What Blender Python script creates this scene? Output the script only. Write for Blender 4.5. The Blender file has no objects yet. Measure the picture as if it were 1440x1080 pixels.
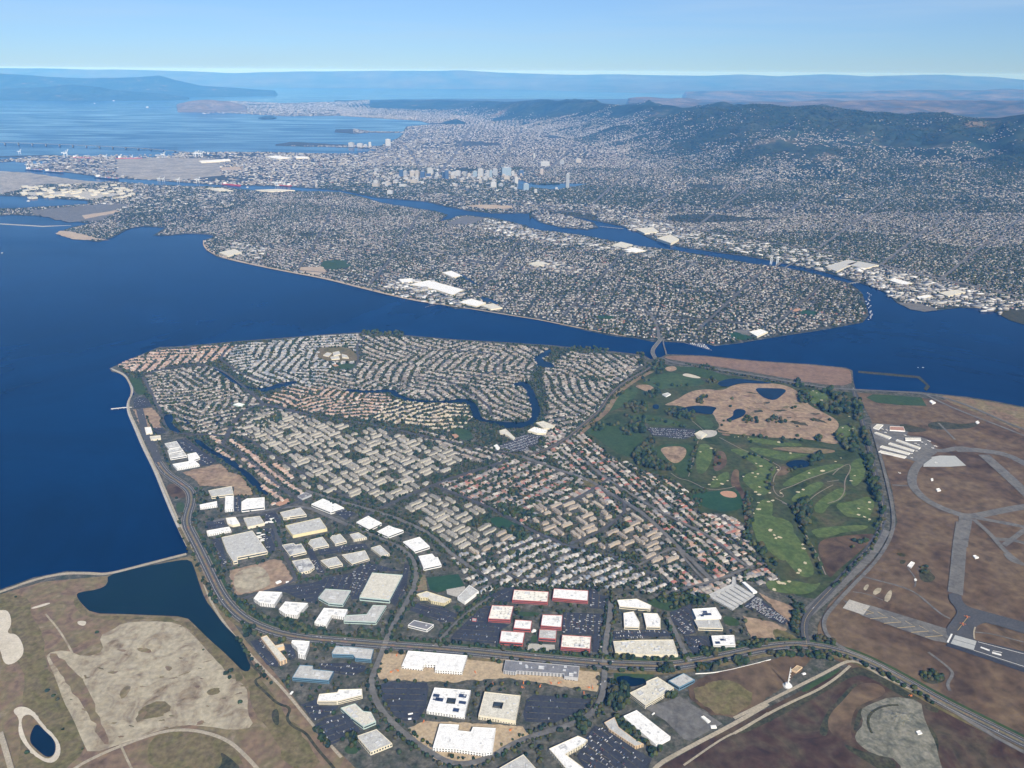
import bpy, math, random
import numpy as np
from mathutils import Vector
from mathutils.geometry import tessellate_polygon
random.seed(7); R = np.random.default_rng(7)
SC = bpy.context.scene
# ---------------------------------------------------------------- camera, sky, sun, exposure
CAMZ = 1500.0; FPX = 1100.0; PITCH = math.atan(440/1100); ROLL = math.radians(0.4)
cd = bpy.data.cameras.new('camera'); cam = bpy.data.objects.new('camera', cd); SC.collection.objects.link(cam)
cd.sensor_width = 36; cd.lens = FPX/1440*36; cd.clip_start = 5; cd.clip_end = 250000
cam.rotation_mode = 'QUATERNION'
from mathutils import Matrix
cam.matrix_world = Matrix.Translation((0, 0, CAMZ)) @ Matrix.Rotation(math.pi/2-PITCH, 4, 'X') @ Matrix.Rotation(ROLL, 4, 'Z')
SC.camera = cam
SUN_AZ = math.radians(160.0); SUN_EL = math.radians(40)      # azimuth from +Y towards +X
W = bpy.data.worlds.new('World'); SC.world = W; W.use_nodes = True
nt = W.node_tree; nt.nodes.clear()
o_ = nt.nodes.new('ShaderNodeOutputWorld'); bg = nt.nodes.new('ShaderNodeBackground'); sky = nt.nodes.new('ShaderNodeTexSky')
sky.sky_type = 'NISHITA'; sky.sun_disc = False; sky.sun_elevation = SUN_EL; sky.sun_rotation = SUN_AZ
sky.altitude = 1500; sky.air_density = 0.8; sky.dust_density = 0.0; sky.ozone_density = 3.0
bg.inputs[1].default_value = 0.074
tint = nt.nodes.new('ShaderNodeVectorMath'); tint.operation = 'MULTIPLY'; tint.inputs[1].default_value = (.80, .93, 1.07)
nt.links.new(sky.outputs[0], tint.inputs[0])
tcw = nt.nodes.new('ShaderNodeTexCoord'); mpw = nt.nodes.new('ShaderNodeMapping'); mpw.inputs['Scale'].default_value = (1.6, 1.6, 26); mpw.inputs['Rotation'].default_value = (0.03, 0.05, 0)
cln = nt.nodes.new('ShaderNodeTexNoise'); cln.inputs['Scale'].default_value = 1.6; cln.inputs['Detail'].default_value = 7; cln.inputs['Roughness'].default_value = .55
nt.links.new(tcw.outputs['Generated'], mpw.inputs[0]); nt.links.new(mpw.outputs[0], cln.inputs['Vector'])
crm = nt.nodes.new('ShaderNodeMapRange'); crm.inputs[1].default_value = .45; crm.inputs[2].default_value = .8; crm.inputs[3].default_value = 0; crm.inputs[4].default_value = .30; nt.links.new(cln.outputs[0], crm.inputs[0])
cmx = nt.nodes.new('ShaderNodeMixRGB'); cmx.inputs[2].default_value = (7.0, 8.2, 9.0, 1); nt.links.new(crm.outputs[0], cmx.inputs[0]); nt.links.new(tint.outputs[0], cmx.inputs[1]); sxy = nt.nodes.new('ShaderNodeSeparateXYZ'); nt.links.new(tcw.outputs['Generated'], sxy.inputs[0]); zmr = nt.nodes.new('ShaderNodeMapRange'); zmr.inputs[1].default_value = 0.0; zmr.inputs[2].default_value = 0.11; nt.links.new(sxy.outputs['Z'], zmr.inputs[0])
hzm = nt.nodes.new('ShaderNodeMixRGB'); hzm.blend_type = 'MULTIPLY'; hzm.inputs[0].default_value = 1; hcr = nt.nodes.new('ShaderNodeMixRGB'); hcr.inputs[1].default_value = (.58, .67, .79, 1); hcr.inputs[2].default_value = (1, 1, 1, 1); nt.links.new(zmr.outputs[0], hcr.inputs[0]); nt.links.new(cmx.outputs[0], hzm.inputs[1]); nt.links.new(hcr.outputs[0], hzm.inputs[2]); nt.links.new(hzm.outputs[0], bg.inputs[0]); nt.links.new(bg.outputs[0], o_.inputs[0])
sl = bpy.data.lights.new('sun', 'SUN'); sl.energy = 5.0; sl.angle = math.radians(0.5); sl.color = (1, 0.94, 0.85)
so = bpy.data.objects.new('sun', sl); SC.collection.objects.link(so)
sd = Vector((math.sin(SUN_AZ)*math.cos(SUN_EL), math.cos(SUN_AZ)*math.cos(SUN_EL), math.sin(SUN_EL)))
so.rotation_euler = sd.to_track_quat('Z', 'Y').to_euler(); so.location = (0, 0, 3000)
SC.view_settings.view_transform = 'Standard'; SC.view_settings.look = 'None'; SC.view_settings.exposure = 0.48; SC.view_settings.gamma = 1
SC.cycles.max_bounces = 5; SC.cycles.volume_bounces = 0; SC.cycles.use_denoising = True
SC.cycles.diffuse_bounces = 2; SC.cycles.glossy_bounces = 2; SC.cycles.transparent_max_bounces = 8

# ---------------------------------------------------------------- helpers
TILES = dict(A=(280, 680, 6), B=(340, 860, 5.143), C=(560, 870, 5.143), D=(800, 870, 5.143), E=(600, 790, 5.143), F=(500, 640, 4.5),
             G=(800, 640, 4.5), H=(140, 460, 4.5), H2=(460, 460, 4.5), H3=(780, 460, 4.5), I=(1100, 500, 4.235), J=(1100, 740, 4.235), K=(1120, 560, 7.2),
             L=(0, 180, 5.54), M=(520, 200, 4.5), N=(200, 200, 5.54), O=(200, 660, 4.5), Q=(0, 780, 3.6), S=(1040, 870, 5.143), T1=(0, 60, 3), T2=(480, 60, 3),
             T3=(960, 60, 3), T4=(240, 320, 3), T5=(660, 320, 3), T6=(960, 320, 3), V=(940, 560, 6), X=(700, 640, 7.2), Y=(1280, 780, 6), p=(0, 0, 1), U=(860, 460, 9))
cP, sP, cR, sR = math.cos(PITCH), math.sin(PITCH), math.cos(ROLL), math.sin(ROLL)
def dirs(pts):
    p = np.atleast_2d(np.asarray(pts, float)); a = (p[:, 0]-720)/FPX; b = -(p[:, 1]-540)/FPX
    a, b = a*cR+0*b, b-0*a
    a0 = (p[:, 0]-720)/FPX
    x = a0*cR - b*sR; y = a0*sR + b*cR
    return np.stack([x, cP+y*sP, -sP+y*cP], 1)
def G(pts, z=3.0, t='p'):
    ox, oy, s = TILES[t]; p = np.atleast_2d(np.asarray(pts, float)); p = np.stack([ox+p[:, 0]/s, oy+p[:, 1]/s], 1)
    d = dirs(p); k = (z-CAMZ)/d[:, 2]
    return np.stack([d[:, 0]*k, d[:, 1]*k], 1)
def project(x, y, z):
    dx = x; dy = y*cP-(z-CAMZ)*sP; up = y*sP+(z-CAMZ)*cP
    u = dx/dy; v = up/dy
    a = u*cR+v*sR; b = -u*sR+v*cR
    return 720+a*FPX, 540-b*FPX
def inpoly(P, poly):
    x, y = P[:, 0], P[:, 1]; n = len(poly); c = np.zeros(len(x), bool); j = n-1
    for i in range(n):
        xi, yi = poly[i]; xj, yj = poly[j]
        if yi != yj: c ^= ((yi > y) != (yj > y)) & (x < (xj-xi)*(y-yi)/(yj-yi)+xi)
        j = i
    return c
def tag(o, label=None, cat=None, group=None, kind=None):
    if label: o['label'] = label
    if cat: o['category'] = cat
    if group: o['group'] = group
    if kind: o['kind'] = kind
    return o
def link(o, parent=None):
    SC.collection.objects.link(o)
    if parent is not None: o.parent = parent
    return o
def npmesh(name, V, F, mats, midx=None, smooth=False):
    """F: (n,k) array or list of tuples"""
    me = bpy.data.meshes.new(name)
    if isinstance(F, np.ndarray):
        n, k = F.shape; me.vertices.add(len(V)); me.vertices.foreach_set('co', np.asarray(V, np.float32).ravel())
        me.loops.add(n*k); me.loops.foreach_set('vertex_index', F.astype(np.int32).ravel())
        me.polygons.add(n); me.polygons.foreach_set('loop_start', np.arange(0, n*k, k, dtype=np.int32))
        if midx is not None: me.polygons.foreach_set('material_index', np.asarray(midx, np.int32))
        me.update(calc_edges=True)
    else:
        me.from_pydata([tuple(map(float, v)) for v in V], [], F)
        if midx is not None: me.polygons.foreach_set('material_index', np.asarray(midx, np.int32))
        me.update()
    for m in mats: me.materials.append(m)
    if smooth: me.polygons.foreach_set('use_smooth', [True]*len(me.polygons))
    return me
def obj(name, V, F, mats, parent=None, midx=None, loc=None, smooth=False):
    if not isinstance(mats, (list, tuple)): mats = [mats]
    o = bpy.data.objects.new(name, npmesh(name, V, F, mats, midx, smooth)); link(o, parent)
    if loc is not None: o.location = loc
    return o
def tess(poly): return tessellate_polygon([[Vector((float(x), float(y), 0)) for x, y in poly]])
def area(poly):
    p = np.asarray(poly); q = np.roll(p, -1, 0); return 0.5*np.sum(p[:, 0]*q[:, 1]-q[:, 0]*p[:, 1])
def ccw(poly):
    p = np.asarray(poly, float); return p if area(p) > 0 else p[::-1].copy()
def upfaces(V, T):
    out = []
    for f in T:
        a, b, c = (np.asarray(V[i][:2], float) for i in f)
        cr = (b[0]-a[0])*(c[1]-a[1])-(b[1]-a[1])*(c[0]-a[0])
        if abs(cr) < 1e-9: continue
        out.append(tuple(f) if cr > 0 else tuple(reversed(f)))
    return out
def smoothpoly(p, it=2, closed=True):
    p = np.asarray(p, float)
    for _ in range(it):
        q = np.roll(p, -1, 0) if closed else p[1:]
        b = p if closed else p[:-1]
        r = np.empty((len(b)*2, 2)); r[0::2] = b*.75+q*.25; r[1::2] = b*.25+q*.75
        if not closed: r = np.vstack([p[:1], r, p[-1:]])
        p = r
    return p
def ragged(p, amp, seg):
    """subdivide and wobble an outline (natural edges): a coarse and a fine wobble"""
    p = np.asarray(p, float)
    for am, sg in ((amp*1.6, seg*2.2), (amp*.8, seg*.8)):
        out = []
        for i in range(len(p)):
            a, b = p[i], p[(i+1) % len(p)]; L = np.hypot(*(b-a)); n = max(1, int(L/sg)); nn = np.array([-(b-a)[1], (b-a)[0]])/max(L, 1e-6)
            for k in range(n): out.append(a+(b-a)*k/n+nn*(R.normal(0, am) if k else 0))
        p = np.array(out)
    return p
def sheet(name, poly, z, m, kind='structure', parent=None, **kw):
    V = [(x, y, z) for x, y in poly]; o = obj(name, V, upfaces(V, tess(poly)), m, parent)
    return tag(o, kind=kind, **kw)
def slab(name, poly, z0, z1, m, parent=None, kind=None):
    poly = ccw(poly); n = len(poly); V = [(x, y, z1) for x, y in poly]+[(x, y, z0) for x, y in poly]
    F = upfaces(V, tess(poly))+[(i, n+i, n+(i+1) % n, (i+1) % n) for i in range(n)]
    o = obj(name, V, F, m, parent)
    return tag(o, kind=kind) if kind else o
def strip(pts, w, z):
    """ribbon vertices/faces along a ground polyline"""
    p = np.asarray(pts, float); d = np.gradient(p, axis=0); d /= np.maximum(np.hypot(d[:, 0], d[:, 1]), 1e-6)[:, None]; n = np.stack([-d[:, 1], d[:, 0]], 1)
    L = p+n*w/2; Q = p-n*w/2; V = [(x, y, z) for x, y in L]+[(x, y, z) for x, y in Q]; k = len(p)
    return V, [(i, k+i, k+i+1, i+1) for i in range(k-1)]
def ribbon(name, pts, w, z, m, kind='structure', sm=2, off=0.0, **kw):
    p = smoothpoly(pts, sm, False)
    if off:
        d = np.gradient(p, axis=0); d /= np.hypot(d[:, 0], d[:, 1])[:, None]; p = p+np.stack([-d[:, 1], d[:, 0]], 1)*off
    V, F = strip(p, w, z); return tag(obj(name, V, F, m), kind=kind, **kw)

# ---------------------------------------------------------------- materials
def lin(c): return tuple(c)+(1.0,) if len(c) == 3 else c
def ramp(nt, cols, pos=None, const=False):
    r = nt.nodes.new('ShaderNodeValToRGB'); cr = r.color_ramp
    if const: cr.interpolation = 'CONSTANT'
    n = len(cols); pos = pos or [i/(n-1) if not const else i/n for i in range(n)]
    cr.elements[0].position = pos[0]; cr.elements[0].color = lin(cols[0]); cr.elements[1].position = pos[-1]; cr.elements[1].color = lin(cols[-1])
    for i in range(1, n-1): e = cr.elements.new(pos[i]); e.color = lin(cols[i])
    return r
def bsdf(m, rough=.9, spec=.15):
    b = m.node_tree.nodes['Principled BSDF']; b.inputs['Roughness'].default_value = rough; b.inputs['Specular IOR Level'].default_value = spec; return b
def mnoise(name, cols, scale=60, pos=None, rough=.92, spec=.1, fine=6.0, fa=0.25, detail=6, dist=0.0):
    """noise-coloured ground or surface; scale = feature size in metres"""
    m = bpy.data.materials.new(name); m.use_nodes = True; nt = m.node_tree; b = bsdf(m, rough, spec); L = nt.links.new
    tc = nt.nodes.new('ShaderNodeTexCoord'); no = nt.nodes.new('ShaderNodeTexNoise'); no.inputs['Scale'].default_value = 1/scale; no.inputs['Detail'].default_value = detail
    no.inputs['Roughness'].default_value = .62; no.inputs['Distortion'].default_value = dist
    L(tc.outputs['Object'], no.inputs['Vector'])
    r = ramp(nt, cols, pos or [0.3+0.4*i/(len(cols)-1) for i in range(len(cols))]); L(no.outputs[0], r.inputs[0])
    if fa:
        n2 = nt.nodes.new('ShaderNodeTexNoise'); n2.inputs['Scale'].default_value = 1/fine; n2.inputs['Detail'].default_value = 3; L(tc.outputs['Object'], n2.inputs['Vector'])
        mr = nt.nodes.new('ShaderNodeMapRange'); mr.inputs[1].default_value = .3; mr.inputs[2].default_value = .7; mr.inputs[3].default_value = 1-fa; mr.inputs[4].default_value = 1+fa
        L(n2.outputs[0], mr.inputs[0]); mx = nt.nodes.new('ShaderNodeVectorMath'); mx.operation = 'SCALE'; L(r.outputs[0], mx.inputs[0]); L(mr.outputs[0], mx.inputs['Scale']); L(mx.outputs[0], b.inputs['Base Color'])
    else: L(r.outputs[0], b.inputs['Base Color'])
    return m
def mrnd(name, cols, attr=None, rough=.85, spec=.15, pos=None, nz=0.0, scale=3.0):
    """colour picked per instance (attribute rnd on merged meshes, Object Info random on single objects)"""
    m = bpy.data.materials.new(name); m.use_nodes = True; nt = m.node_tree; b = bsdf(m, rough, spec)
    if attr: a = nt.nodes.new('ShaderNodeAttribute'); a.attribute_name = attr; src = a.outputs['Fac']
    else: a = nt.nodes.new('ShaderNodeObjectInfo'); src = a.outputs['Random']
    r = ramp(nt, cols, pos, const=True); nt.links.new(src, r.inputs[0]); out = r.outputs[0]
    if nz:
        tc = nt.nodes.new('ShaderNodeTexCoord'); n2 = nt.nodes.new('ShaderNodeTexNoise'); n2.inputs['Scale'].default_value = 1/scale; nt.links.new(tc.outputs['Object'], n2.inputs['Vector'])
        mr = nt.nodes.new('ShaderNodeMapRange'); mr.inputs[1].default_value = .3; mr.inputs[2].default_value = .7; mr.inputs[3].default_value = 1-nz; mr.inputs[4].default_value = 1+nz
        nt.links.new(n2.outputs[0], mr.inputs[0]); mx = nt.nodes.new('ShaderNodeVectorMath'); mx.operation = 'SCALE'; nt.links.new(out, mx.inputs[0]); nt.links.new(mr.outputs[0], mx.inputs['Scale']); out = mx.outputs[0]
    nt.links.new(out, b.inputs['Base Color'])
    return m
M = {}
M['water'] = mnoise('bay_water', [(.0001, .007, .034), (.0001, .016, .066), (.0001, .011, .049)], 2600, rough=.12, spec=.5, fine=300, fa=.1, dist=2.0)
wnt = M['water'].node_tree; wnt.nodes['Principled BSDF'].inputs['IOR'].default_value = 1.095; wtc = wnt.nodes.new('ShaderNodeTexCoord'); wmp = wnt.nodes.new('ShaderNodeMapping'); wmp.inputs['Scale'].default_value = (1/2600, 1/700, 1); wmp.inputs['Rotation'].default_value = (0, 0, .5)
wn = wnt.nodes.new('ShaderNodeTexNoise'); wn.inputs['Scale'].default_value = 1; wn.inputs['Detail'].default_value = 6; wn.inputs['Distortion'].default_value = 1.2; wmr = wnt.nodes.new('ShaderNodeMapRange'); wmr.inputs[1].default_value = .35; wmr.inputs[2].default_value = .65; wmr.inputs[3].default_value = .10; wmr.inputs[4].default_value = .26
wnt.links.new(wtc.outputs['Object'], wmp.inputs[0]); wnt.links.new(wmp.outputs[0], wn.inputs['Vector']); wnt.links.new(wn.outputs[0], wmr.inputs[0]); wnt.links.new(wmr.outputs[0], wnt.nodes['Principled BSDF'].inputs['Roughness'])
M['lagoon'] = mnoise('lagoon_water', [(.0005, .006, .018), (.001, .010, .025)], 300, rough=.2, spec=.3, fine=60, fa=.1)
M['shallow'] = mnoise('shallow_water', [(.0015, .009, .012), (.003, .014, .014)], 250, rough=.2, spec=.3, fine=60, fa=.15)
M['suburb'] = mnoise('suburb_ground', [(.028, .040, .022), (.065, .065, .05), (.13, .12, .10)], 26, fine=7, fa=.35)
M['city'] = mnoise('city_ground', [(.014, .024, .014), (.035, .04, .032), (.13, .12, .11)], 45, fine=14, fa=.35)
M['asphalt'] = mnoise('asphalt', [(.055, .057, .06), (.075, .075, .078)], 40, fa=.15)
M['oldasphalt'] = mnoise('old_asphalt', [(.085, .083, .078), (.12, .116, .108), (.15, .145, .135)], 45, fine=9, fa=.18, dist=1.0)
M['yardgrey'] = mnoise('grey_green_gravel', [(.07, .075, .055), (.12, .12, .095), (.17, .165, .13), (.21, .20, .165)], 40, fine=8, fa=.25, dist=1.6)
M['darkasphalt'] = mnoise('dark_asphalt', [(.028, .032, .042), (.045, .048, .058)], 35, fa=.2)
M['concrete'] = mnoise('concrete', [(.30, .29, .26), (.38, .36, .32)], 30, fa=.15)
M['gravelpath'] = mnoise('gravel_path', [(.27, .24, .18), (.34, .30, .23)], 40, fa=.2)
M['path'] = mnoise('worn_path', [(.15, .13, .10), (.21, .18, .14)], 30, fa=.2)
M['paleground'] = mnoise('pale_yard_ground', [(.13, .125, .115), (.24, .225, .20), (.30, .28, .25)], 220, fine=40, fa=.3)
M['mulch'] = mnoise('median_mulch', [(.22, .12, .08), (.14, .13, .07), (.26, .15, .10)], 30, fa=.2)
M['brown'] = mnoise('dry_airfield_grass', [(.048, .031, .018), (.085, .056, .033), (.125, .088, .052), (.064, .044, .026)], 260, fine=30, fa=.3, dist=1.2)
M['redbrown'] = mnoise('reddish_dry_marsh', [(.028, .017, .011), (.052, .030, .020), (.070, .052, .032), (.036, .034, .018)], 150, fine=25, fa=.35, dist=1.5)
M['drytan'] = mnoise('dry_tan_grass', [(.12, .085, .055), (.22, .155, .105), (.26, .19, .125), (.19, .15, .095)], 110, fine=16, fa=.28, dist=1.8)
M['redtan'] = mnoise('dry_reddish_grass', [(.13, .085, .06), (.18, .12, .085), (.15, .10, .07)], 140, fine=20, fa=.2)
M['playa'] = mnoise('pale_dry_flat', [(.13, .095, .06), (.21, .17, .115), (.28, .245, .175), (.33, .295, .215), (.25, .215, .15)], 75, pos=[.30, .38, .48, .60, .75], fine=12, fa=.2, dist=1.6, detail=9)
M['marsh'] = mnoise('marsh_green', [(.075, .072, .026), (.115, .10, .042), (.135, .105, .055), (.09, .085, .03)], 90, fine=12, fa=.3, dist=1.4)
M['marshbrown'] = mnoise('marsh_brown', [(.10, .068, .045), (.165, .115, .075), (.145, .12, .06), (.22, .175, .125)], 110, fine=18, fa=.25, dist=1.5)
M['salt'] = mnoise('salt_crust', [(.40, .36, .29), (.52, .48, .40)], 60, fa=.12)
M['sand'] = mnoise('construction_sand', [(.26, .195, .125), (.36, .285, .185), (.30, .235, .155)], 45, fine=7, fa=.2, dist=1.5)
M['beach'] = mnoise('beach_sand', [(.30, .235, .17), (.38, .31, .23)], 120, fa=.12)
M['rough'] = mnoise('golf_rough', [(.018, .030, .011), (.032, .048, .016), (.052, .058, .022), (.082, .068, .034)], 130, fine=18, fa=.3, dist=1.0)
M['fairway'] = mnoise('golf_fairway', [(.042, .070, .020), (.070, .100, .028), (.092, .115, .036)], 70, fine=14, fa=.22, dist=1.5)
M['oldgreen'] = mnoise('old_fairway', [(.028, .052, .020), (.042, .070, .025), (.058, .080, .030)], 90, fine=20, fa=.18, dist=1.2)
M['lawn'] = mnoise('park_lawn', [(.024, .050, .017), (.042, .066, .022)], 60, fine=10, fa=.2)
M['turf'] = mnoise('sports_turf', [(.016, .046, .020), (.024, .060, .026)], 60, fine=10, fa=.12)
M['street'] = mnoise('street_asphalt', [(.075, .074, .072), (.105, .102, .097)], 50, fa=.2)
M['bunker'] = mnoise('bunker_sand', [(.42, .36, .24), (.52, .46, .33)], 20, fa=.1)
M['clay'] = mnoise('infield_clay', [(.33, .19, .12), (.38, .23, .15)], 20, fa=.1)
M['weed'] = mnoise('dark_scrub', [(.02, .026, .014), (.045, .045, .022), (.06, .05, .03)], 40, fine=8, fa=.4)
M['hill'] = mnoise('forested_hill', [(.008, .018, .012), (.018, .030, .018), (.035, .045, .028), (.15, .115, .07)], 900, pos=[.3, .48, .62, .70], fine=160, fa=.45, detail=9)
M['brownhill'] = mnoise('dry_grass_hill', [(.025, .032, .02), (.08, .062, .038), (.15, .115, .07)], 1500, pos=[.38, .5, .66], fine=300, fa=.3, detail=9)
M['headland'] = mnoise('dry_headland', [(.07, .07, .05), (.13, .105, .08), (.19, .16, .13)], 500, fine=100, fa=.3)
M['farhill'] = mnoise('far_hill', [(.02, .03, .022), (.06, .055, .038), (.085, .075, .05)], 5000, fine=1200, fa=.3, detail=9)
M['wroof'] = mnoise('white_membrane_roof', [(.38, .38, .37), (.56, .56, .55), (.66, .66, .65), (.70, .70, .69)], 12, pos=[.27, .36, .5, .7], fine=3, fa=.12, rough=.7)
M['groof'] = mnoise('grey_flat_roof', [(.24, .24, .235), (.35, .35, .34), (.44, .44, .42)], 12, pos=[.28, .4, .65], fine=3, fa=.14, rough=.8)
M['croof'] = mnoise('cream_flat_roof', [(.32, .30, .25), (.45, .43, .37), (.56, .54, .47)], 12, pos=[.28, .4, .65], fine=3, fa=.14, rough=.8)
M['droof'] = mnoise('dark_flat_roof', [(.13, .135, .15), (.20, .20, .21)], 14, fine=4, fa=.15, rough=.8)
M['stained'] = mnoise('stained_flat_roof', [(.10, .11, .12), (.34, .34, .34), (.48, .48, .46)], 30, pos=[.35, .5, .62], fine=6, fa=.15)
M['speckled'] = mnoise('speckled_white_roof', [(.16, .15, .13), (.60, .58, .52), (.70, .68, .62)], 9, pos=[.33, .42, .6], fine=3, fa=.1)
def plain(name, c, rough=.7, spec=.3, nz=.08, sc=9): return mnoise(name, [tuple(v*(1-nz) for v in c), tuple(min(1, v*(1+nz)) for v in c)], sc, fa=0.05, rough=rough, spec=spec)
M['white'] = plain('white_wall', (.72, .71, .68)); M['cream'] = plain('cream_wall', (.62, .56, .42)); M['tan'] = plain('tan_wall', (.58, .42, .25)); M['yellow'] = plain('yellow_wall', (.60, .52, .30))
M['redwall'] = plain('brick_red_wall', (.36, .085, .07)); M['bluewall'] = plain('blue_glass_wall', (.10, .20, .28), .3, .5); M['greenwall'] = plain('pale_green_wall', (.38, .48, .44)); M['greywall'] = plain('grey_wall', (.38, .38, .38))
M['glass'] = plain('window_glass', (.03, .04, .05), .15, .5); M['metal'] = plain('roof_unit_metal', (.45, .46, .47), .5); M['solar'] = plain('solar_panel', (.03, .045, .09), .25, .5)
M['wood'] = plain('trunk_bark', (.09, .065, .045)); M['terr'] = plain('terracotta_roof', (.38, .16, .09)); M['brownroof'] = plain('brown_roof', (.32, .18, .13)); M['orange'] = plain('orange_metal', (.55, .18, .05))
M['steel'] = plain('painted_steel', (.6, .62, .63)); M['darkwall'] = plain('dark_blue_glass', (.03, .06, .12), .3, .5); M['red'] = plain('red_paint', (.4, .05, .04)); M['paintw'] = plain('white_road_paint', (.62, .62, .60)); M['painty'] = plain('yellow_road_paint', (.42, .32, .13)); M['concgrey'] = plain('pale_runway_concrete', (.33, .34, .33))
HR_grey = [(.12, .105, .09), (.18, .165, .145), (.27, .25, .22), (.15, .13, .115), (.22, .18, .145), (.33, .31, .28), (.10, .10, .105), (.25, .21, .17)]
HR_terr = [(.33, .225, .17), (.37, .265, .205), (.28, .20, .16), (.39, .31, .255), (.31, .205, .155), (.24, .19, .16)]
HR_mix = [(.20, .18, .16), (.28, .25, .22), (.22, .13, .105), (.17, .17, .18), (.38, .35, .31), (.30, .20, .15), (.24, .22, .19), (.25, .22, .2), (.27, .115, .09), (.21, .19, .17)]
HR_white = [(.30, .29, .27), (.19, .185, .18), (.36, .34, .32), (.30, .27, .24), (.17, .19, .22)]
HR_cream = [(.42, .36, .26), (.34, .28, .20), (.38, .34, .27), (.25, .21, .17)]
HR_far = [(.09, .085, .08), (.15, .14, .13), (.24, .23, .21), (.12, .10, .085), (.08, .08, .09), (.50, .48, .45), (.18, .15, .125), (.13, .13, .13)]
WALLS = [(.50, .47, .41), (.36, .32, .26), (.60, .58, .54), (.42, .39, .35), (.30, .27, .23)]
HR_pale = [(.40, .39, .37), (.52, .51, .49), (.30, .295, .285), (.62, .61, .59), (.36, .33, .29), (.22, .22, .22)]
HR_grey, HR_mix, HR_terr, HR_white, HR_cream = [[tuple(min(.6, v*1.22) for v in c) for c in h] for h in (HR_grey, HR_mix, HR_terr, HR_white, HR_cream)]
PAL = dict(pale=HR_pale, grey=HR_grey, terr=HR_terr, mix=HR_mix, white=HR_white, cream=HR_cream, far=HR_far)
ROOF = {k: mrnd('roof_'+k, v, nz=.12) for k, v in PAL.items()}; ROOFA = {k: mrnd('roofs_'+k, v, 'rnd', nz=.1, scale=5) for k, v in PAL.items()}
WALL = mrnd('house_wall', WALLS); WALLA = mrnd('house_walls', [tuple(v*k for v in c) for c, k in zip(WALLS, (.8, .8, 1, .75, .8))], 'rnd')
TREEC = [(.018, .034, .014), (.028, .048, .018), (.038, .055, .022), (.022, .036, .02), (.05, .06, .022), (.016, .028, .016), (.06, .055, .025), (.032, .05, .02), (.07, .075, .028), (.012, .022, .012), (.05, .052, .03)]
LEAF = mrnd('tree_leaves', TREEC, nz=.45, scale=2.2, rough=.9, spec=.1); LEAFA = mrnd('trees_leaves', TREEC, 'rnd', nz=.3, scale=4, spec=.05)
LEAFRED = mrnd('autumn_leaves', [(.16, .03, .02), (.13, .05, .02), (.20, .06, .03)], nz=.3)
CARC = [(.7, .7, .7), (.5, .5, .52), (.03, .03, .035), (.25, .26, .28), (.75, .75, .74), (.12, .02, .02), (.04, .08, .18), (.6, .6, .6), (.1, .1, .11)]
CAR = mrnd('car_paint', CARC, rough=.4, spec=.5); CARA = mrnd('cars_paint', CARC, 'rnd', rough=.4, spec=.5)

# ---------------------------------------------------------------- water and land
def grid(name, x0, x1, y0, y1, z, m): return tag(obj(name, [(x0, y0, z), (x1, y0, z), (x1, y1, z), (x0, y1, z)], [(0, 1, 2, 3)], m), kind='structure')
grid('bay_water', -90000, 90000, -4000, 91000, 0, M['water'])
def tl(t, pts):
    ox, oy, s = TILES[t]; return [(ox+x/s, oy+y/s) for x, y in pts]
BF = [(-250, 900), (-60, 850), (0, 829), (47, 812), (94, 803), (125, 804), (150, 806), (200, 793), (250, 780), (267, 777), (263, 764), (253, 747), (242, 724), (229, 693), (216, 660), (200, 629), (188, 598), (179, 576), (178, 569),
      (183, 560), (189, 554), (187, 544), (180, 533), (174, 526), (157, 522), (154, 518), (169, 511), (216, 491), (224, 488), (251, 487), (329, 480), (396, 475), (460, 470), (493, 468), (527, 467), (567, 471), (638, 477),
      (727, 482), (771, 485), (824, 490), (880, 496), (905, 499), (915, 505), (930, 502), (938, 498), (993, 500), (1060, 507), (1140, 512), (1190, 517), (1199, 521), (1200, 535), (1203, 547), (1213, 548), (1293, 551),
      (1360, 558), (1393, 563), (1440, 572), (1520, 590), (1750, 640), (1900, 1250), (-400, 1250)]
ALA = [(-300, 238), (0, 242), (50, 248), (100, 257), (157, 255), (213, 260), (313, 263), (360, 268), (480, 270), (510, 277), (537, 285), (580, 292), (613, 297), (630, 302), (618, 311), (632, 308), (647, 303), (660, 303), (697, 307), (740, 317), (750, 323),
       (793, 327), (833, 333), (893, 345), (943, 351), (1010, 362), (1060, 371), (1100, 375), (1147, 385), (1193, 398), (1207, 407), (1213, 413), (1218, 430), (1222, 443), (1213, 453), (1160, 463), (1093, 473), (1040, 482),
       (1005, 486), (992, 483), (937, 480), (917, 480), (893, 475), (860, 472), (817, 463), (760, 450), (720, 444), (693, 438), (660, 434), (640, 434), (623, 428), (573, 421), (507, 405), (457, 392), (407, 383), (357, 373),
       (307, 362), (290, 352), (285, 343), (289, 337), (303, 332), (290, 329), (267, 328), (240, 331), (215, 331), (232, 320), (200, 318), (180, 322), (160, 333), (140, 340), (115, 337), (85, 331), (80, 327), (100, 320), (125, 315),
       (95, 308), (60, 304), (20, 302), (0, 303), (-60, 300), (-60, 293), (0, 293), (20, 293), (67, 290), (123, 287), (123, 282), (43, 277), (0, 275), (-300, 262)]
CGI = [(745, 297), (765, 298), (800, 303), (835, 313), (842, 320), (825, 323), (790, 320), (760, 313), (748, 305)]
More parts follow.
